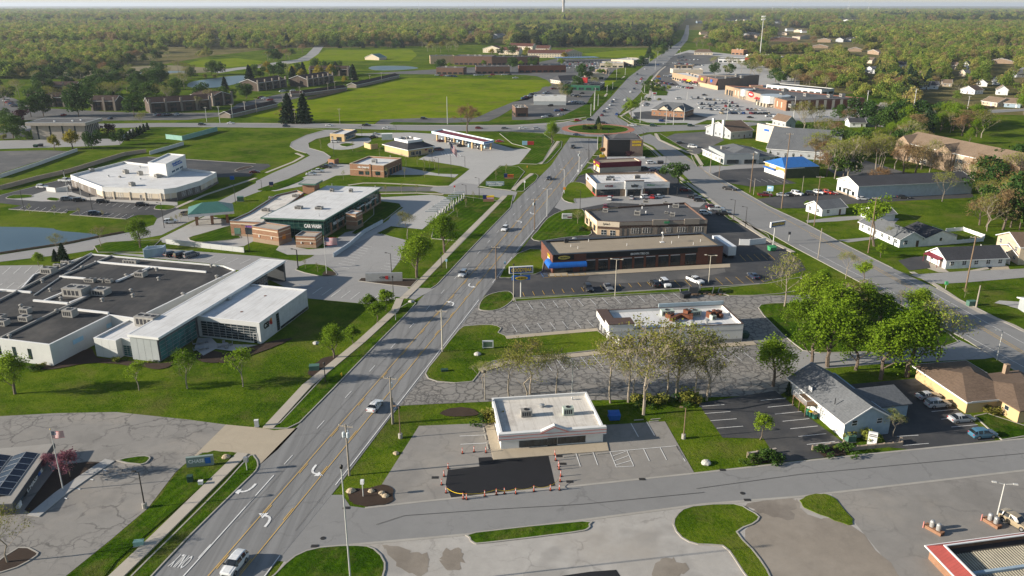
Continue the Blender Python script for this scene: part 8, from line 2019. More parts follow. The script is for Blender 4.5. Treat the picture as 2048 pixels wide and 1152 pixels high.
wall('garden_wall','low tan block wall west of the side street entrance','Q',((572,520),(725,495)),.9,.4,B_STONE,'wall',1.4);wall('garden_wall','low tan block wall east of the side street entrance','Q',((918,482),(1060,462)),.9,.4,B_STONE,'wall',1.4);wall('planter_wall','stone planter edge in front of the siding house','Q',((1085,448),(1110,482),(1395,455),(1390,430)),.7,.4,B_STONE,'wall',1.6)
t = thing('pay_canopy','green hip-roofed pay canopy on brick piers','canopy',g1('E',1700,850),math.radians(20))
m = MB();w_,d_ = 7.5,6;
for a,c,e in (((-w_,-d_),(w_,-d_),1),((w_,-d_),(w_,d_),0),((w_,d_),(-w_,d_),1),((-w_,d_),(-w_,-d_),0)):
 r0,r1 = ((-2.5,0),(2.5,0))
 m.face([(*a,4.4),(*c,4.4),(*(r1 if c[0] > 0 else r0),7.0),(*(r1 if a[0] > 0 else r0),7.0)])
m.build('roof',R_GREEN,t);m = MB();m.box(-w_,w_,-d_,d_,3.5,4.38);m.build('fascia',T_WHITE,t)
for x in (-5,0,5):
 for y in (-4,4): MB().box(x-.45,x+.45,y-.45,y+.45,0,3.5).build('pier',B_BRKO,t)
for (bx,by,ex,ey,lab) in ((270,610,460,715,'brick vacuum island with two steel tanks, west one'),(905,535,1080,640,'brick vacuum island beside the tan SUV')):
 p,e = g1('b',bx,by),g1('b',ex,ey);L = (e-p).length;t = thing('vacuum_island',lab,'vacuum island',p,math.atan2(e.y-p.y,e.x-p.x))
 MB().box(0,L,-.5,.5,0,.5).build('brick_kerb',B_BRKO,t)
 for x in (L*.35,L*.72): MB().lathe([(.35,.5),(.35,1.3),(.28,1.5),(.05,1.6)],12,0,(x,.1,0)).build('tank',T_STEEL,t)
 for x in (.1,L*.28): MB().tube((x,-.7+x*.9,0),(x,-.7+x*.9,1.1),.09,.09,8).build('bollard',T_PINK,t)
for i,(x,y,n) in enumerate(((990,895,2),(1205,862,4),(985,840,2))):
 p = g1('S',x,y);t = thing('patio_table',['grey patio table nearest the office trees','grey patio table before the glass hall','grey patio table beside the teal glass'][i],'table',p,0,'patio tables');MB().lathe([(.3,0),(.05,.05),(.05,.7),(.75,.71),(.75,.76)],14).build('table_top',T_GREY,t)
 for j in range(n):
  a = j*2*math.pi/n+.5;c = thing('patio_chair',f'grey patio chair, {nth(j)} around the {["front","middle","rear"][i]} patio table','chair',p+Vector((1.3*math.cos(a),1.3*math.sin(a),0)),a+math.pi/2,'patio chairs');MB().box(-.3,.3,-.3,.3,.38,.45).build('seat',T_GREY,c);MB().box(-.3,.3,-.34,-.28,.45,1.0).build('backrest',T_GREY,c)
  for u in (-.26,.26):
   for v_ in (-.26,.26): MB().box(u-.03,u+.03,v_-.03,v_+.03,0,.38).build('leg',T_DARK,c)
for i,(k,x,y) in enumerate((('O',1325,518),('O',1412,508),('O',1505,502),('O',1700,322),('O',1780,330),('O',875,375),('O',883,415),('O',893,465),('O',1790,318))): 
 o = MB().box(-.9,.9,-.09,.09,0,.14).build('wheel_stop',M_KERB);o.location = g1(k,x,y);o.location.z = .05;o.rotation_euler.z = math.radians(E_ if i not in (5,6,7) else N_);tag(o,f'concrete wheel stop, {nth(i)} counted round the white shop','wheel stop','wheel stops')
def wire(a,c,label,sag=1.2):
 (k0,x0,y0,t0),(k1,x1,y1,t1) = a,c
 A,B = g1(k0,x0,y0),g1(k1,x1,y1);A.z,B.z = HZ(A,ZK[k0][1]+t0*ZK[k0][2])-.4,HZ(B,ZK[k1][1]+t1*ZK[k1][2])-.4
 m = MB();N = 10;P_ = [A+(B-A)*(j/N)-Vector((0,0,sag*4*(j/N)*(1-j/N))) for j in range(N+1)]
 for u,v_ in zip(P_,P_[1:]): m.tube(u,v_,.022,.022,3,0,False)
 tag(m.build('overhead_line',T_DARK),label,'cable','overhead lines')
PL = [(('p',1930,583,472),('p',1736,506,394)),(('p',1736,506,394),('p',1628,452,352)),(('p',1628,452,352),('p',1563,417,270)),(('p',1563,417,270),('p',1500,385,306)),(('p',699,951,848),('p',785,848,753)),(('p',785,848,753),('p',885,704,619)),(('p',885,704,619),('p',992,559,492)),(('p',992,559,492),('p',1069,460,397)),(('p',1069,460,397),('p',1158,342,302))]
for i,(a,c) in enumerate(PL): wire(a,c,['from the tan house pole to the split trunk pole','from the split trunk pole to the cottage pole','from the cottage pole to the tallest pole','from the tallest pole to the blue shop pole','between the two transformer poles','over the avenue to the pale island pole','from the island pole to the tyre shop drive','past the tyre shop to the salon pole','from the salon pole to the maroon shop pole'][i].join(['overhead cable ','']))
# trees
from mathutils import noise as mn_
def LEAF(name,stops,trans=.25,loc=False):
 m,nt,b = new_mat(name);L = nt.links
 oi = NN(nt,'ShaderNodeObjectInfo');g = NN(nt,'ShaderNodeNewGeometry')
 f = mth(nt,'ADD',mth(nt,'MULTIPLY',g.outputs['Random Per Island'],.3),mth(nt,'MULTIPLY',oi.outputs['Random'],.7))
 if loc: f = mth(nt,'ADD',mth(nt,'MULTIPLY',f,.66),mth(nt,'MULTIPLY',mth(nt,'SUBTRACT',noise(nt,oi.outputs['Location'],.005,4),.3),.9))
 n = len(stops);c = ramp(nt,f,[(.08+.84*i/(n-1),s) for i,s in enumerate(stops)])
 L.new(c,b.inputs['Base Color']);b.inputs['Roughness'].default_value = .7;b.inputs['Specular IOR Level'].default_value = .15
 t = NN(nt,'ShaderNodeBsdfTranslucent');L.new(c,t.inputs[0]);mx = NN(nt,'ShaderNodeMixShader');mx.inputs[0].default_value = trans
 L.new(b.outputs[0],mx.inputs[1]);L.new(t.outputs[0],mx.inputs[2]);L.new(mx.outputs[0],nt.nodes['Material Output'].inputs[0])
 return m
L_MAPLE = LEAF('maple_leaves',[(.085,.15,.006),(.15,.24,.010),(.23,.32,.02)],.4);L_BUD = LEAF('budding_leaves',[(.17,.15,.03),(.22,.22,.04),(.25,.29,.05)],.35);L_BARE = LEAF('brown_buds',[(.22,.13,.06),(.27,.17,.08),(.22,.19,.07)],.3)
L_GREEN = LEAF('green_leaves',[(.025,.06,.010),(.045,.095,.014),(.08,.13,.02)]);L_FIR = LEAF('fir_needles',[(.012,.03,.014),(.022,.045,.018),(.035,.06,.022)],.05);L_PINK = LEAF('pink_blossom',[(.20,.08,.10),(.27,.11,.15),(.17,.09,.06)]);L_YEL = LEAF('yellow_leaves',[(.24,.19,.02),(.34,.27,.025),(.2,.2,.03)]);L_PURP = LEAF('dark_purple_leaves',[(.03,.012,.018),(.06,.02,.03)])
L_WOOD = LEAF('woodland_leaves',[(.20,.125,.075),(.27,.19,.10),(.25,.22,.06),(.11,.18,.025),(.22,.29,.04),(.38,.34,.08),(.33,.23,.13)],.45,True)
BARK = PM('bark',(.13,.10,.075),.95,.35,3);BARKL = PM('pale_bark',(.26,.22,.17),.95,.3,3)
def leafq(m,p,s,r):
 a = Vector((r.gauss(0,1),r.gauss(0,1),r.gauss(0,.7))).normalized();u = a.orthogonal().normalized();v = a.cross(u)
 u,v = u*s,v*s*r.uniform(.5,.9);m.face([p-u-v*.4,p+u*.2-v,p+u+v*.4,p-u*.2+v])
def limb(m,p,d,L,r0,lev,tips,r,up,sp):
 q_ = p+d*L*.5+Vector((r.uniform(-1,1),r.uniform(-1,1),0))*L*.06;e = p+d*L
 m.tube(p,q_,r0,r0*.8,5 if r0 > .06 else 3,0,False);m.tube(q_,e,r0*.8,r0*.6,5 if r0 > .06 else 3,0,False)
 tips.append((e,lev,L))
 if lev <= 0: return
 for k in range(3 if lev > 1 else 4):
  n = (d+Vector((r.gauss(0,sp),r.gauss(0,sp),r.gauss(0,sp*.7)+up))).normalized()
  limb(m,p+d*L*r.uniform(.55,1),n,L*r.uniform(.6,.8),max(.016,r0*.55),lev-1,tips,r,up,sp)
def tree_proto(name,seed,H,trunk,nl,lev,up,sp,per,ls,cl,mat,bark=None,tr=.22,rad=.8,lmax=1):
 """a leader with limbs along it, and a crown of leaf-sized faces round the twig ends"""
 r = random.Random(seed);m = MB();tips = [];P = [Vector((r.gauss(0,.012)*H*k,r.gauss(0,.012)*H*k,H*.84*k/5)) for k in range(6)];P[0].z = -.2
 for k in range(5): m.tube(P[k],P[k+1],tr*(1.2-.2*k),tr*(1-.2*k)+.015,6,0,False)
 for k in range(nl):
  z = trunk+(H*.8-trunk)*(k/nl)**.85;i = min(4,int(z/(H*.84)*5));a = 2.4*k+r.uniform(-.5,.5);d = Vector((math.cos(a)*sp*1.9,math.sin(a)*sp*1.9,1)).normalized()
  limb(m,P[i]+(P[i+1]-P[i])*(z/(H*.84)*5-i),d,(H*1.05-z)*r.uniform(.26,.36),tr*.45*(1.15-z/H),lev,tips,r,up,sp*.8)
 limb(m,P[5],Vector((0,0,1)),H*.1,tr*.2,max(1,lev-2),tips,r,up,sp)
 c = MB()
 for p,lv,L in tips:
  if lv > lmax: continue
  for j in range(per): leafq(c,p+Vector((r.gauss(0,cl),r.gauss(0,cl),r.gauss(0,cl*rad))),ls*r.uniform(.6,1.3),r)
 return [m.mesh('trunk',bark or BARK),c.mesh('crown',mat),max(v[2] for v in c.v),name]
def blob_proto(name,seed,H,R,z0,n,s,mat,cone=False):
 r = random.Random(seed);m = MB();m.tube((0,0,-.2),(0,0,H*.6),.22,.08,6);c = MB()
 lob = [(Vector((r.gauss(0,R*.42),r.gauss(0,R*.42),z0+(H-z0)*r.uniform(.2,.82))),r.uniform(.34,.58)*R) for _ in range(11)]
 for j in range(n):
  if cone:
   t = r.random()**.7;z = H-(H-z0)*t;a = r.uniform(0,6.28);rr_ = R*t**.65*(.7+.2*math.sin(z*5+a*2)+.15*math.sin(a*3+seed))*math.sqrt(r.uniform(.3,1));p = Vector((rr_*math.cos(a),rr_*math.sin(a),z-.25*rr_))
  else:
   o,rad = r.choice(lob);d = Vector((r.gauss(0,1),r.gauss(0,1),r.gauss(0,1))).normalized();p = o+Vector((d.x,d.y,d.z*.8))*rad*r.uniform(.6,1.05);p.z = max(p.z,z0*.8)
  leafq(c,p,s*r.uniform(.6,1.3),r)
 return [m.mesh('trunk',BARK),c.mesh('crown',mat),H,name]
TP = {'maple': [tree_proto('maple_tree',s,10,1.8,13,2,.34,.40,24,.15,.42,L_MAPLE,rad=1.5,lmax=2) for s in (1,2,3)],'young': [tree_proto('young_maple',s,7,1.5,10,2,.2,.42,16,.18,.32,L_MAPLE,tr=.11,lmax=2) for s in (4,5)],
 'bud': [tree_proto('budding_tree',s,12,3.2,10,3,.26,.38,3,.11,.5,L_BUD,BARKL,tr=.12) for s in (6,7,8)],'bare': [tree_proto('bare_tree',s,11,2.2,11,3,.12,.52,6,.12,.42,L_BARE) for s in (9,10)],'vase': [tree_proto('feathery_tree',s,6,1.4,9,2,.4,.34,12,.09,.28,L_MAPLE,BARKL,.07) for s in (11,12)],
 'green': [blob_proto('leafy_tree',s,11,5,1.2,2000,.34,L_GREEN) for s in (13,14)],'round': [blob_proto('round_tree',15,9,4,1.5,2600,.28,L_GREEN)],'fir': [blob_proto('conifer',s,12,4.8,.6,2400,.42,L_FIR,True) for s in (16,25)],'bush': [blob_proto('bush',17,2,1.2,.1,500,.16,L_GREEN),blob_proto('bush',18,2,1.3,.1,450,.16,L_BUD)],'cypress': [blob_proto('cypress',19,5,1.2,.1,700,.22,L_FIR,True)],
 'pink': [tree_proto('redbud_tree',20,5,1,9,2,.1,.6,10,.13,.35,L_PINK,tr=.1)],'yellow': [tree_proto('yellow_tree',21,8,1.5,11,2,.1,.6,16,.24,.45,L_YEL,lmax=2)],'purple': [blob_proto('purple_tree',22,4,2.4,.6,700,.24,L_PURP)],'sapling': [tree_proto('sapling',23,4,1.6,6,1,.3,.3,4,.08,.15,L_BUD,BARKL,.04)],'ivy': [tree_proto('ivy_tree',24,13,5,9,2,.1,.5,14,.24,.5,L_MAPLE,lmax=2)]}
GT = {'maple':'bright green maples','bud':'budding pale trees','bare':'bare brown trees','green':'dark leafy trees','fir':'conifers','bush':'shrubs','sapling':'young saplings'}
WD = {'maple':1.3,'bud':1.35,'bare':1.35,'young':1.3,'vase':1.2,'ivy':1.3}
rt = random.Random(11)
def tree(k,x,y,ty,kind,label,wide=1.0,group=None,hmax=24):
 P = rt.choice(TP[kind]);p = g1(k,x,y);h = min(hmax,max(.6,HZ(p,ZK[k][1]+ty*ZK[k][2])));s = h/P[2];q_ = s*wide*WD.get(kind,1)
 t = link(P[3],None);t.location = p;t.rotation_euler.z = rt.uniform(0,6.28);t.scale = (q_,q_,s)
 tag(t,label,'shrub' if kind == 'bush' else 'tree',group or GT.get(kind));link('trunk',P[0],t);link('crown',P[1],t);return t
TL = [('M',40,1130,690,'maple','bright maple at the north wall end of the siding house'),('M',350,950,500,'maple','bright maple with a dark straight trunk behind the siding house'),('M',475,975,400,'maple','tall bright maple second behind the siding house'),('M',700,1000,570,'maple','broad bright maple overhanging the pale driveway'),('M',900,1075,540,'maple','bright maple with a leaning trunk before the dark lot'),('M',1110,1055,395,'maple','tallest feathery bright maple by the second road'),('M',1335,1040,430,'bud','pale sparse tree with twin trunks at the road verge'),('M',130,495,60,'bud','broad olive tree at the vacant lot driveway'),('M',420,380,170,'maple','bright maple between olive trees near the second road'),('M',720,560,260,'bud','olive budding tree in the middle of the verge lawn'),('M',1060,500,360,'bud','olive budding tree near the small round sign'),('M',620,270,30,'bud','olive tree beside the second road kerb'),('M',560,640,400,'maple','bright maple over the verge lawn'),('M',880,620,400,'bud','pale tree under the bright maples'),('M',250,700,480,'maple','bright maple over the corner of the vacant lot'),('M',770,325,110,'ivy','split dark trunk tree at the second road kerb'),('M',1570,420,340,'bud','low pale tree at the orange-brown pole'),
('p',1018,795,690,'bud','first bare pale tree behind the white shop, by the hedge'),('p',1060,788,668,'bud','second pale tree behind the white shop'),('p',1112,792,690,'bud','third pale tree behind the white shop'),('p',1221,806,655,'bud','pale tree behind the shop roof corner'),('p',1264,800,715,'bud','slim pale tree by the blue dumpster'),('p',1287,830,632,'bud','tallest pale tree behind the white shop'),('p',1352,800,690,'bud','pale tree above the thicket'),('p',1392,800,685,'bud','pale bushy tree at the thicket end'),('p',1420,795,715,'bud','small pale tree by the dark parking lot'),('p',966,775,715,'bud','low pale tree on the vacant lawn'),
('p',834,555,457,'maple','bright maple nearest the office sign'),('p',889,506,415,'maple','bright maple further along the avenue pavement'),('p',815,478,418,'bud','pale budding tree behind the two street maples'),('p',30,788,695,'maple','bright maple at the west edge of the office lawn'),('p',278,781,718,'vase','small feathery tree first on the office lawn'),('p',375,777,695,'vase','feathery tree in the middle of the office lawn'),('p',486,773,688,'vase','feathery tree nearest the patio'),('p',754,646,602,'young','round young maple beside the office pavement'),('p',707,688,648,'young','smaller young maple in a mulch ring'),('p',668,716,640,'maple','wide maple by the green cabinet'),('p',772,622,577,'young','young maple at the office drive corner'),('p',740,625,586,'young','slim young maple at the lawn corner'),
('p',281,496,428,'maple','large round maple by the pond road'),('p',202,493,448,'bud','pale tree at the pond road bend'),('p',118,512,466,'bud','pale tree at the pond edge'),('p',112,522,498,'fir','dark little conifer beside the pond tree'),('p',128,522,486,'fir','dark conifer in front of the pond tree'),('p',78,532,503,'young','tiny green tree by the office west car park'),
('U',930,1135,865,'yellow','yellow flowering tree before the beige office'),('U',700,1145,935,'yellow','small yellow-green tree west of the yellow one'),('U',1185,1140,895,'green','dark green tree at the beige office entrance'),('U',1540,1085,875,'green','green tree on the lawn before the dark hedge'),('U',1400,960,820,'purple','dark purple tree behind the white gate'),('U',350,1015,900,'bush','big round bush at the beige office west wall'),('U',50,1020,950,'bush','dark bush at the old car park'),('U',560,725,395,'green','wide dark tree by the apartment cars'),('U',400,730,450,'green','dark tree west of the twin crowns'),('U',1010,725,335,'green','tall dark tree with yellow top before apartments'),('U',1170,450,190,'green','round dark tree between apartment roofs'),('U',250,490,230,'bud','grey-green tree behind the car rows'),('U',1720,730,410,'green','dark tree at the long apartment block'),('U',1830,880,640,'bud','olive tree at the cross road'),('U',50,785,600,'green','dark tree at the west cross road'),('U',1560,480,250,'bud','grey tree behind the apartment roofs'),('U',1980,470,250,'green','dark tree between apartments and pond'),('U',1860,300,130,'fir','dark round evergreen near the marsh'),('U',280,790,640,'purple','reddish shrub tree by the apartment road'),
('B',265,985,742,'fir','western one of the twin conifers on the field corner'),('B',385,985,748,'fir','eastern one of the twin conifers on the field corner'),('B',240,970,830,'bare','bare brown tree leaning on the twin conifers'),('Z',810,220,20,'fir','big dark conifer among the apartments'),('Z',680,310,75,'fir','dark conifer by the pale stair towers'),('Z',130,330,60,'fir','dark conifer west of the apartments'),('Z',1450,260,50,'fir','dark conifer group by the garage end'),('Z',90,480,290,'green','bright round tree by the apartment gable'),('Z',370,200,80,'yellow','yellow-green tree by the meadow road'),('Z',1340,300,195,'yellow','olive round tree over the garages'),('Z',1220,220,80,'green','green tree at the apartment end'),('A',1970,790,660,'green','bright green tree at the apartment drive'),('A',1600,880,760,'bud','olive tree before the long apartment block'),('A',1800,720,610,'fir','small conifer by the far pond'),
('B',1690,1062,812,'bare','lone spreading bare tree on the cross road verge'),('H',1330,548,368,'round','round dark green tree east of the plaza'),('H',320,225,25,'maple','large bright tree west of the roundabout'),('H',690,108,8,'fir','pointed fir in the roundabout island'),('C',945,960,775,'ivy','ivy clad tree by the roundabout corner'),('H',940,345,290,'purple','dark red shrub before the loan office'),('H',710,280,215,'bud','pale bush at the loan office wall'),('H',525,870,755,'bud','small pale tree on the salon lawn'),
('N',40,1080,790,'bud','yellow-green tree at the bank car park corner'),('N',375,625,455,'pink','pink blossoming redbud tree behind the flagpole'),('N',270,590,480,'pink','pink blossoms against the bank wall'),('c',1300,880,560,'bud','pale feathery tree at the siding house corner'),('Q',640,425,275,'ivy','pollarded tree between the two car parks'),('c',90,405,240,'cypress','dark conical shrub at the siding house wall'),
('Y',650,285,55,'bud','tall olive tree beside the grey barn shed'),('Y',720,280,80,'bud','tall olive tree right of the barn shed'),('Y',880,195,85,'green','dark green tree before the supermarket'),('Y',850,330,185,'bare','brown tree behind the grey hall'),('Y',720,455,285,'bare','brown tree on the grey hall front'),('Y',800,470,300,'bare','bare tree beside the blue roofed shop'),('Y',850,560,300,'bud','bare tree over the car row'),('Y',930,560,270,'bud','tall olive tree over the car row'),('Y',1130,470,245,'bud','olive tree on the lot edge'),('Y',1230,500,290,'bud','olive tree beside the retirement home'),('Y',1285,530,320,'bare','thin tree at the retirement home lawn'),('Y',1360,540,325,'bare','bare tree before the retirement home'),('Y',1450,520,300,'bud','bare tree on the retirement home roof line'),('Y',1530,705,500,'bud','olive tree before the long white building'),('Y',1130,640,470,'bare','round brown tree before the long white building'),('Y',1010,335,215,'maple','bright feathery tree in the brown thicket'),('Y',1200,300,190,'maple','bright maple by the brown bungalow'),('Y',1310,300,190,'maple','second bright maple by the brown bungalow'),('Y',1430,270,100,'fir','tall spruce by the brown bungalow'),('Y',1520,260,120,'maple','green tree right of the spruce'),('Y',1580,270,130,'bud','green willow-like tree near the spruce'),('Y',1700,340,225,'maple','bright young tree before the far wing'),('Y',1810,610,440,'bare','white limbed bare tree at the terrace end'),('Y',2025,570,470,'green','green tree at the terrace end'),('Y',440,430,380,'cypress','dark round shrub by the grey hall'),('Y',590,430,390,'cypress','dark conical shrub by the blue roof'),
('I',850,1050,630,'ivy','tall split trunk tree with ivy by the ranch house'),('I',960,1000,880,'bud','olive tree overhanging the ranch house'),('I',310,750,680,'young','small tree before the white cottage'),('I',1750,930,620,'bud','olive tree in the east thicket'),('I',1880,920,560,'bare','grey bare tree in the east thicket'),('I',2010,920,600,'green','dark tree at the east thicket end'),('I',1690,880,640,'bare','grey thicket tree by the small shed'),('I',1950,800,480,'bud','tall pale tree above the east thicket'),('M',900,100,-20,'young','bright ivy clump at the road junction')]
for a in TL: tree(*a)
for k,x,y,n,w in (('O',1770,230,7,'thicket behind the white shop'),('O',1950,215,6,'thicket end by the dark lot'),('O',860,320,4,'hedge at the white shop west wall'),('J',260,985,5,'bed at the office south wall'),('J',920,935,4,'bed at the office annex'),('J',1200,955,3,'bed at the teal glass'),('Q',1900,280,3,'tan office front'),('Q',650,535,4,'west street bed'),('Q',1010,490,4,'east street bed'),('Q',1180,430,4,'gravel bed'),('H',660,105,8,'roundabout planting'),('C',1170,710,6,'plaza entrance planting'),('C',1080,670,5,'avenue verge'),('H',600,920,4,'salon flower bed'),('V',820,770,4,'supermarket sign bed')):
 for i in range(n):
  tree(k,x+rt.uniform(-90,90),y+rt.uniform(-16,16),y-rt.uniform(20,40)*(1.4 if k in 'OQ' else 1),'bush',f'shrub in the {w}, {nth(i)} of {n}',1.3,hmax=5)
for i,(k,x,y) in enumerate([('F',700,520),('F',890,500),('F',1050,500),('F',1190,500),('F',1350,500),('F',1200,410),('F',1290,400),('F',1350,425),('F',1390,430),('F',1430,435),('F',1040,640),('F',1165,625),('F',1285,630),('F',1610,820),('F',1680,740),('F',1740,690),('F',1920,520),('F',2000,470),('E',1380,890),('E',1420,875),('E',1450,865),('E',1510,840),('E',1550,820),('E',240,790),('E',440,800),('E',640,820),('E',830,840),('K',395,190),('K',495,220),('F',520,270),('F',775,290),('F',990,330)]):
 tree(k,x,y,y-85,'sapling',f'thin staked sapling on the new lawns, {nth(i)} in order round the car wash',1.2)
for i in range(7): tree('E',1020+27*i,205-14*i,130-12*i,'cypress',f'dark cypress in the hedge, {nth(i)} from its front end',1.6)
def inside(x,y,P):
 c = False;j = len(P)-1
 for i in range(len(P)):
  if (P[i][1] > y) != (P[j][1] > y) and x < (P[j][0]-P[i][0])*(y-P[i][1])/(P[j][1]-P[i][1])+P[i][0]: c = not c
  j = i
 return c
BOX = [(min(a[1],a[3])*.25+ZK[a[0]][0]-4,max(a[1],a[3])*.25+ZK[a[0]][0]+6,a[2]*.25+ZK[a[0]][1]) for a in HS]
def clear(x,y,f=None):
 f = f or min(80,30000/max(200,G(x,y).y))
 return all(not (x0 < x < x1 and yb-4 < y < yb+f) for x0,x1,yb in BOX)
BELT = [('street front of the apartments',q('A',(0,885),(2000,835),(2000,800),(0,840)),12,['green','bud','green']),('marsh edge',q('A',(260,600),(1500,560),(1900,600),(1500,650),(600,640)),24,['bush','bud','green','bush']),('trees hiding the car dealership',q('R',(590,335),(600,250),(850,232),(1085,250),(1090,335),(900,335)),14,['bud','bud','green']),('tree line north of the apartments',q('A',(0,535),(900,600),(1500,690),(1560,730),(1000,660),(600,650),(0,620)),30,['green','bud','green','bare']),('woods by the grey hall',q('Y',(600,340),(1000,300),(1550,350),(1680,470),(1250,520),(830,590)),26,['bud','bare','bud','green']),('trees round the bungalows',q('Y',(880,200),(1600,200),(2100,285),(1700,290),(1150,300)),26,['maple','bud','green','bare','maple']),('thicket at the east edge',q('I',(1660,480),(2060,470),(2060,900),(1720,900)),16,['bud','bare','green']),
('verge lawn clump',q('M',(180,640),(700,480),(1250,560),(1250,740),(700,760),(250,760)),9,['maple','maple','bud']),('row behind the white shop',q('p',(1030,790),(1440,786),(1440,806),(1030,804)),5,['bud']),('trees along the plaza strip',q('C',(120,780),(330,660),(480,600),(700,600),(900,560),(860,620),(700,740),(420,940),(150,960)),9,['young','green','bud']),('trees in front of the hotel',q('T',(480,128),(1060,132),(1450,175),(1060,176),(480,140)),7,['green','young','yellow']),('trees by the brown plaza',q('T',(180,262),(1300,262),(1300,228),(180,232)),8,['young','green']),('far avenue verge trees',q('C',(1000,470),(1290,330),(1330,330),(1180,480),(1040,560)),12,['green','fir','bud']),
('trees behind the far dealer lot',q('C',(1420,370),(1560,330),(2040,350),(2040,395),(1900,400),(1450,395)),22,['green','fir','bud','bare']),('trees by the beige office',q('U',(0,1010),(330,1000),(330,860),(0,880)),5,['green','bush']),('grove round the apartments',q('A',(0,600),(1000,620),(1400,640),(1500,760),(1300,880),(0,850)),44,['green','green','bud','fir','green']),('trees by the apartment pond',q('B',(-60,560),(300,540),(760,560),(860,640),(500,640),(0,640)),16,['green','fir','bud','yellow']),('wood behind the supermarket',q('D',(0,620),(150,560),(600,580),(800,700),(620,740),(300,700),(0,660)),44,['bud','bare','bud','green']),('wood along the eastern lawn',q('D',(680,730),(1000,600),(1500,640),(1700,760),(1450,850),(1200,800),(900,740)),44,['bare','bud','green','fir']),('trees south of the east cross road',q('D',(1500,1000),(2048,900),(2048,1060),(1700,1110),(1450,1110)),14,['maple','bud','bare','maple']),('thicket south of the long apartments',q('I',(1640,560),(2040,520),(2040,760),(1700,700)),9,['bud','bare']),('belt behind the marsh',q('A',(260,590),(1000,530),(1400,500),(1400,460),(300,540)),30,['green','bud','bud','bare']),('wood edge behind the meadow',q('B',(560,390),(1230,388),(1230,370),(600,370)),26,['green','green','fir','bare']),('pale poplars by the grey hall',q('B',(1230,420),(1600,425),(1640,380),(1300,380)),14,['bud','yellow','bud']),('dark wood west of the far avenue',q('C',(100,385),(900,390),(1280,380),(1280,330),(100,340)),30,['fir','green','bare']),('meadow road trees',q('B',(0,520),(350,470),(420,360),(150,380),(0,440)),14,['bare','bud','green']),('belt right of the tower mast',q('D',(0,420),(560,430),(640,360),(250,340),(0,370)),16,['bare','bud','bare'])]
for w,P,n,kinds in BELT:
 x0,x1 = min(p[0] for p in P),max(p[0] for p in P);y0,y1 = min(p[1] for p in P),max(p[1] for p in P);pts = []
 for _ in range(4000):
  x,y = rt.uniform(x0,x1),rt.uniform(y0,y1)
  if inside(x,y,P) and clear(x,y) and all(abs(x-a) > (x1-x0)/n*.45 or abs(y-b) > 3 for a,b in pts): pts.append((x,y))
  if len(pts) >= n: break
 for i,(x,y) in enumerate(sorted(pts)):
  kd = rt.choice(kinds);p = G(x,y);h = rt.uniform(10,17)*(.3 if kd == 'bush' else .6 if kd == 'young' else 1);tree('p',x,y,PX((p.x,p.y,h))[1],kd,f'{TP[kd][0][3].replace("_"," ")} in the {w}, {nth(i)} from the west',1.15)
WP = [blob_proto('w',31,13,6,2,900,.6,L_WOOD),blob_proto('w',32,14,6.5,2,900,.6,L_WOOD),blob_proto('w',33,15,4.8,2,600,.5,L_WOOD),blob_proto('w',34,14,4.6,1,600,.7,L_FIR,True),blob_proto('w',35,13,6,2,900,.6,LEAF('dark_and_cloud_shade_leaves',[(.035,.035,.02),(.035,.055,.016),(.06,.085,.02)],.15))]  # last shape: dark green leaves, also carrying cloud shade in the dark bands
protos = []
for i,P in enumerate(WP):
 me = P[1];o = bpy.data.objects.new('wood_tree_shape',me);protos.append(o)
WOOD = q('p',(-400,162),(55,158),(70,146),(330,138),(350,128),(440,112),(560,96),(640,94),(850,92),(900,88),(1050,95),(1330,92),(1350,60),(1372,40),(1400,40),(1425,95),(1530,140),(1600,165),(1740,200),(1850,222),(2400,215),(2500,10),(-400,10))
NOT = [q('B',(430,600),(560,385),(1240,385),(1290,440),(1230,520),(600,560)),q('B',(1300,430),(1420,420),(2600,380),(2600,600),(1300,600)),q('D',(0,225),(340,225),(340,300),(0,300)),q('D',(0,430),(330,430),(280,520),(0,520)),q('D',(300,300),(700,315),(720,400),(330,400)),q('C',(1330,280),(1500,280),(1560,420),(2048,440),(2048,500),(1300,500))]
rw = random.Random(8);buck = {}
for d0,d1,st,sc in ((520,1500,10.5,1.0),(1500,3000,16,1.6),(3000,8000,30,2.5)):
 n = int((d1-d0)/st);
 for iy in range(n):
  y = d0+iy*st;nx = int(y*.72/st)
  for ix in range(-nx,nx+1):
   X,Y = ix*st+rw.uniform(-.45,.45)*st,y+rw.uniform(-.45,.45)*st
   px,py = PX((X,Y,0))
   if not inside(px,py,WOOD) or any(inside(px,py,e) for e in NOT) or not clear(px,py): continue
   v = mn_.noise(Vector((X*.0016,Y*.0011,3.1)))+.35*mn_.noise(Vector((X*.009,Y*.007,1)));u = rw.random()
   if y < 1500 and v < -.34: continue
   dark = (1030 < px < 1300 and 62 < py < 100) or (1750 < px and 34 < py < 52) or (500 < px < 1100 and 17 < py < 40)  # bands of cloud shade, rendered by darker trees
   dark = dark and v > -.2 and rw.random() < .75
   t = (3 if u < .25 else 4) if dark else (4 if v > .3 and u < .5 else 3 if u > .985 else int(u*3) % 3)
   buck.setdefault((t,sc),[]).append((X,Y,0))
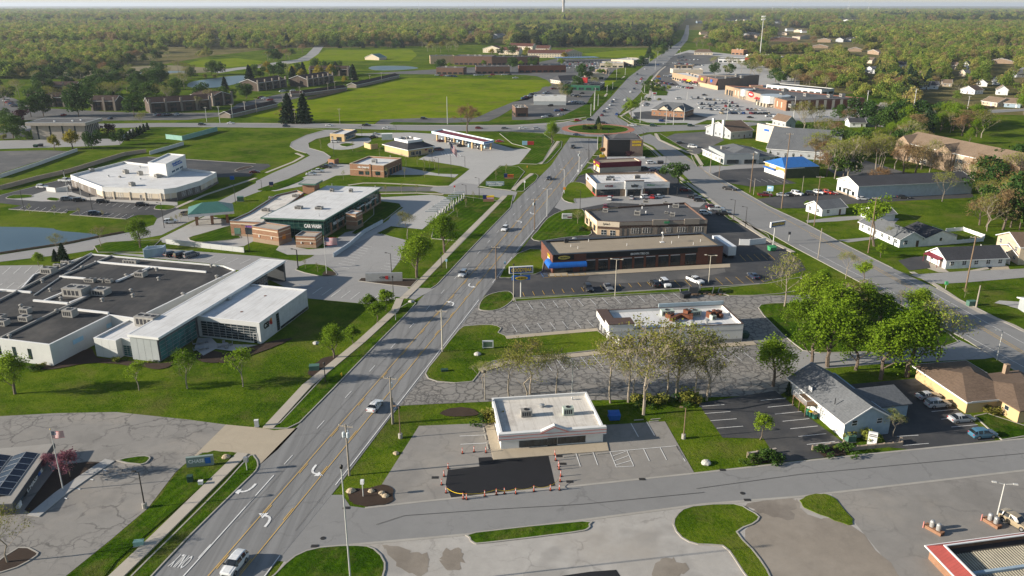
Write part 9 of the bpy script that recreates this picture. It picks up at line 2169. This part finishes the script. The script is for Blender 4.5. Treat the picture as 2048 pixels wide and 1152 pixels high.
for (t,sc),pts in buck.items():
 me = bpy.data.meshes.new('woodland');me.from_pydata(pts,[],[]);o = link('woodland',me,kind='stuff')
 ng = bpy.data.node_groups.new('scatter','GeometryNodeTree');ng.interface.new_socket('Geometry',in_out='INPUT',socket_type='NodeSocketGeometry');ng.interface.new_socket('Geometry',in_out='OUTPUT',socket_type='NodeSocketGeometry')
 N = ng.nodes.new;gi,go,ip,ob_,rv,rs = N('NodeGroupInput'),N('NodeGroupOutput'),N('GeometryNodeInstanceOnPoints'),N('GeometryNodeObjectInfo'),N('FunctionNodeRandomValue'),N('FunctionNodeRandomValue')
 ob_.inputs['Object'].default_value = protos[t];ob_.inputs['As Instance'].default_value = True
 rv.data_type = 'FLOAT_VECTOR';rv.inputs[0].default_value = (0,0,0);rv.inputs[1].default_value = (0,0,6.28)
 rs.data_type = 'FLOAT';rs.inputs[2].default_value = .5*sc;rs.inputs[3].default_value = 1.2*sc
 l = ng.links.new;l(gi.outputs[0],ip.inputs['Points']);l(ob_.outputs['Geometry'],ip.inputs['Instance']);l(rv.outputs[0],ip.inputs['Rotation']);l(rs.outputs[1],ip.inputs['Scale']);l(ip.outputs[0],go.inputs[0])
 md = o.modifiers.new('scatter','NODES');md.node_group = ng
m = MB();NA,NR = 260,60;idx = []
for j in range(NR+1):
 r_ = 7300*(38000/7300)**(j/NR);rowi = []
 for i in range(NA+1):
  a = math.radians(-42+84*i/NA);X,Y = r_*math.sin(a),r_*math.cos(a)
  z = 13+7*mn_.noise(Vector((X*.02,Y*.02,0)))+4*mn_.noise(Vector((X*.06,Y*.05,2)))+max(0,26*mn_.noise(Vector((X*.00025,Y*.0003,5))));rowi.append(m.av((X,Y,z if j else 0)))
 idx.append(rowi)
for j in range(NR):
 for i in range(NA): m.fi((idx[j][i],idx[j][i+1],idx[j+1][i+1],idx[j+1][i]))
m.build('far_woodland',GRASS('far_canopy',(.07,.07,.03),(.11,.10,.045),(.15,.14,.055),scale=.1),kind='stuff')
# the air
mh = bpy.data.materials.new('haze');mh.use_nodes = True;nt = mh.node_tree;nt.nodes.clear()
o_ = nt.nodes.new('ShaderNodeOutputMaterial');pv = nt.nodes.new('ShaderNodeVolumePrincipled');pv.inputs['Color'].default_value = (.80,.88,1,1);pv.inputs['Density'].default_value = 5e-5;pv.inputs['Anisotropy'].default_value = .2
nt.links.new(pv.outputs[0],o_.inputs['Volume'])
MB().box(-60500,60500,-60500,60500,-1.5,150).build('haze',mh,kind='stuff')
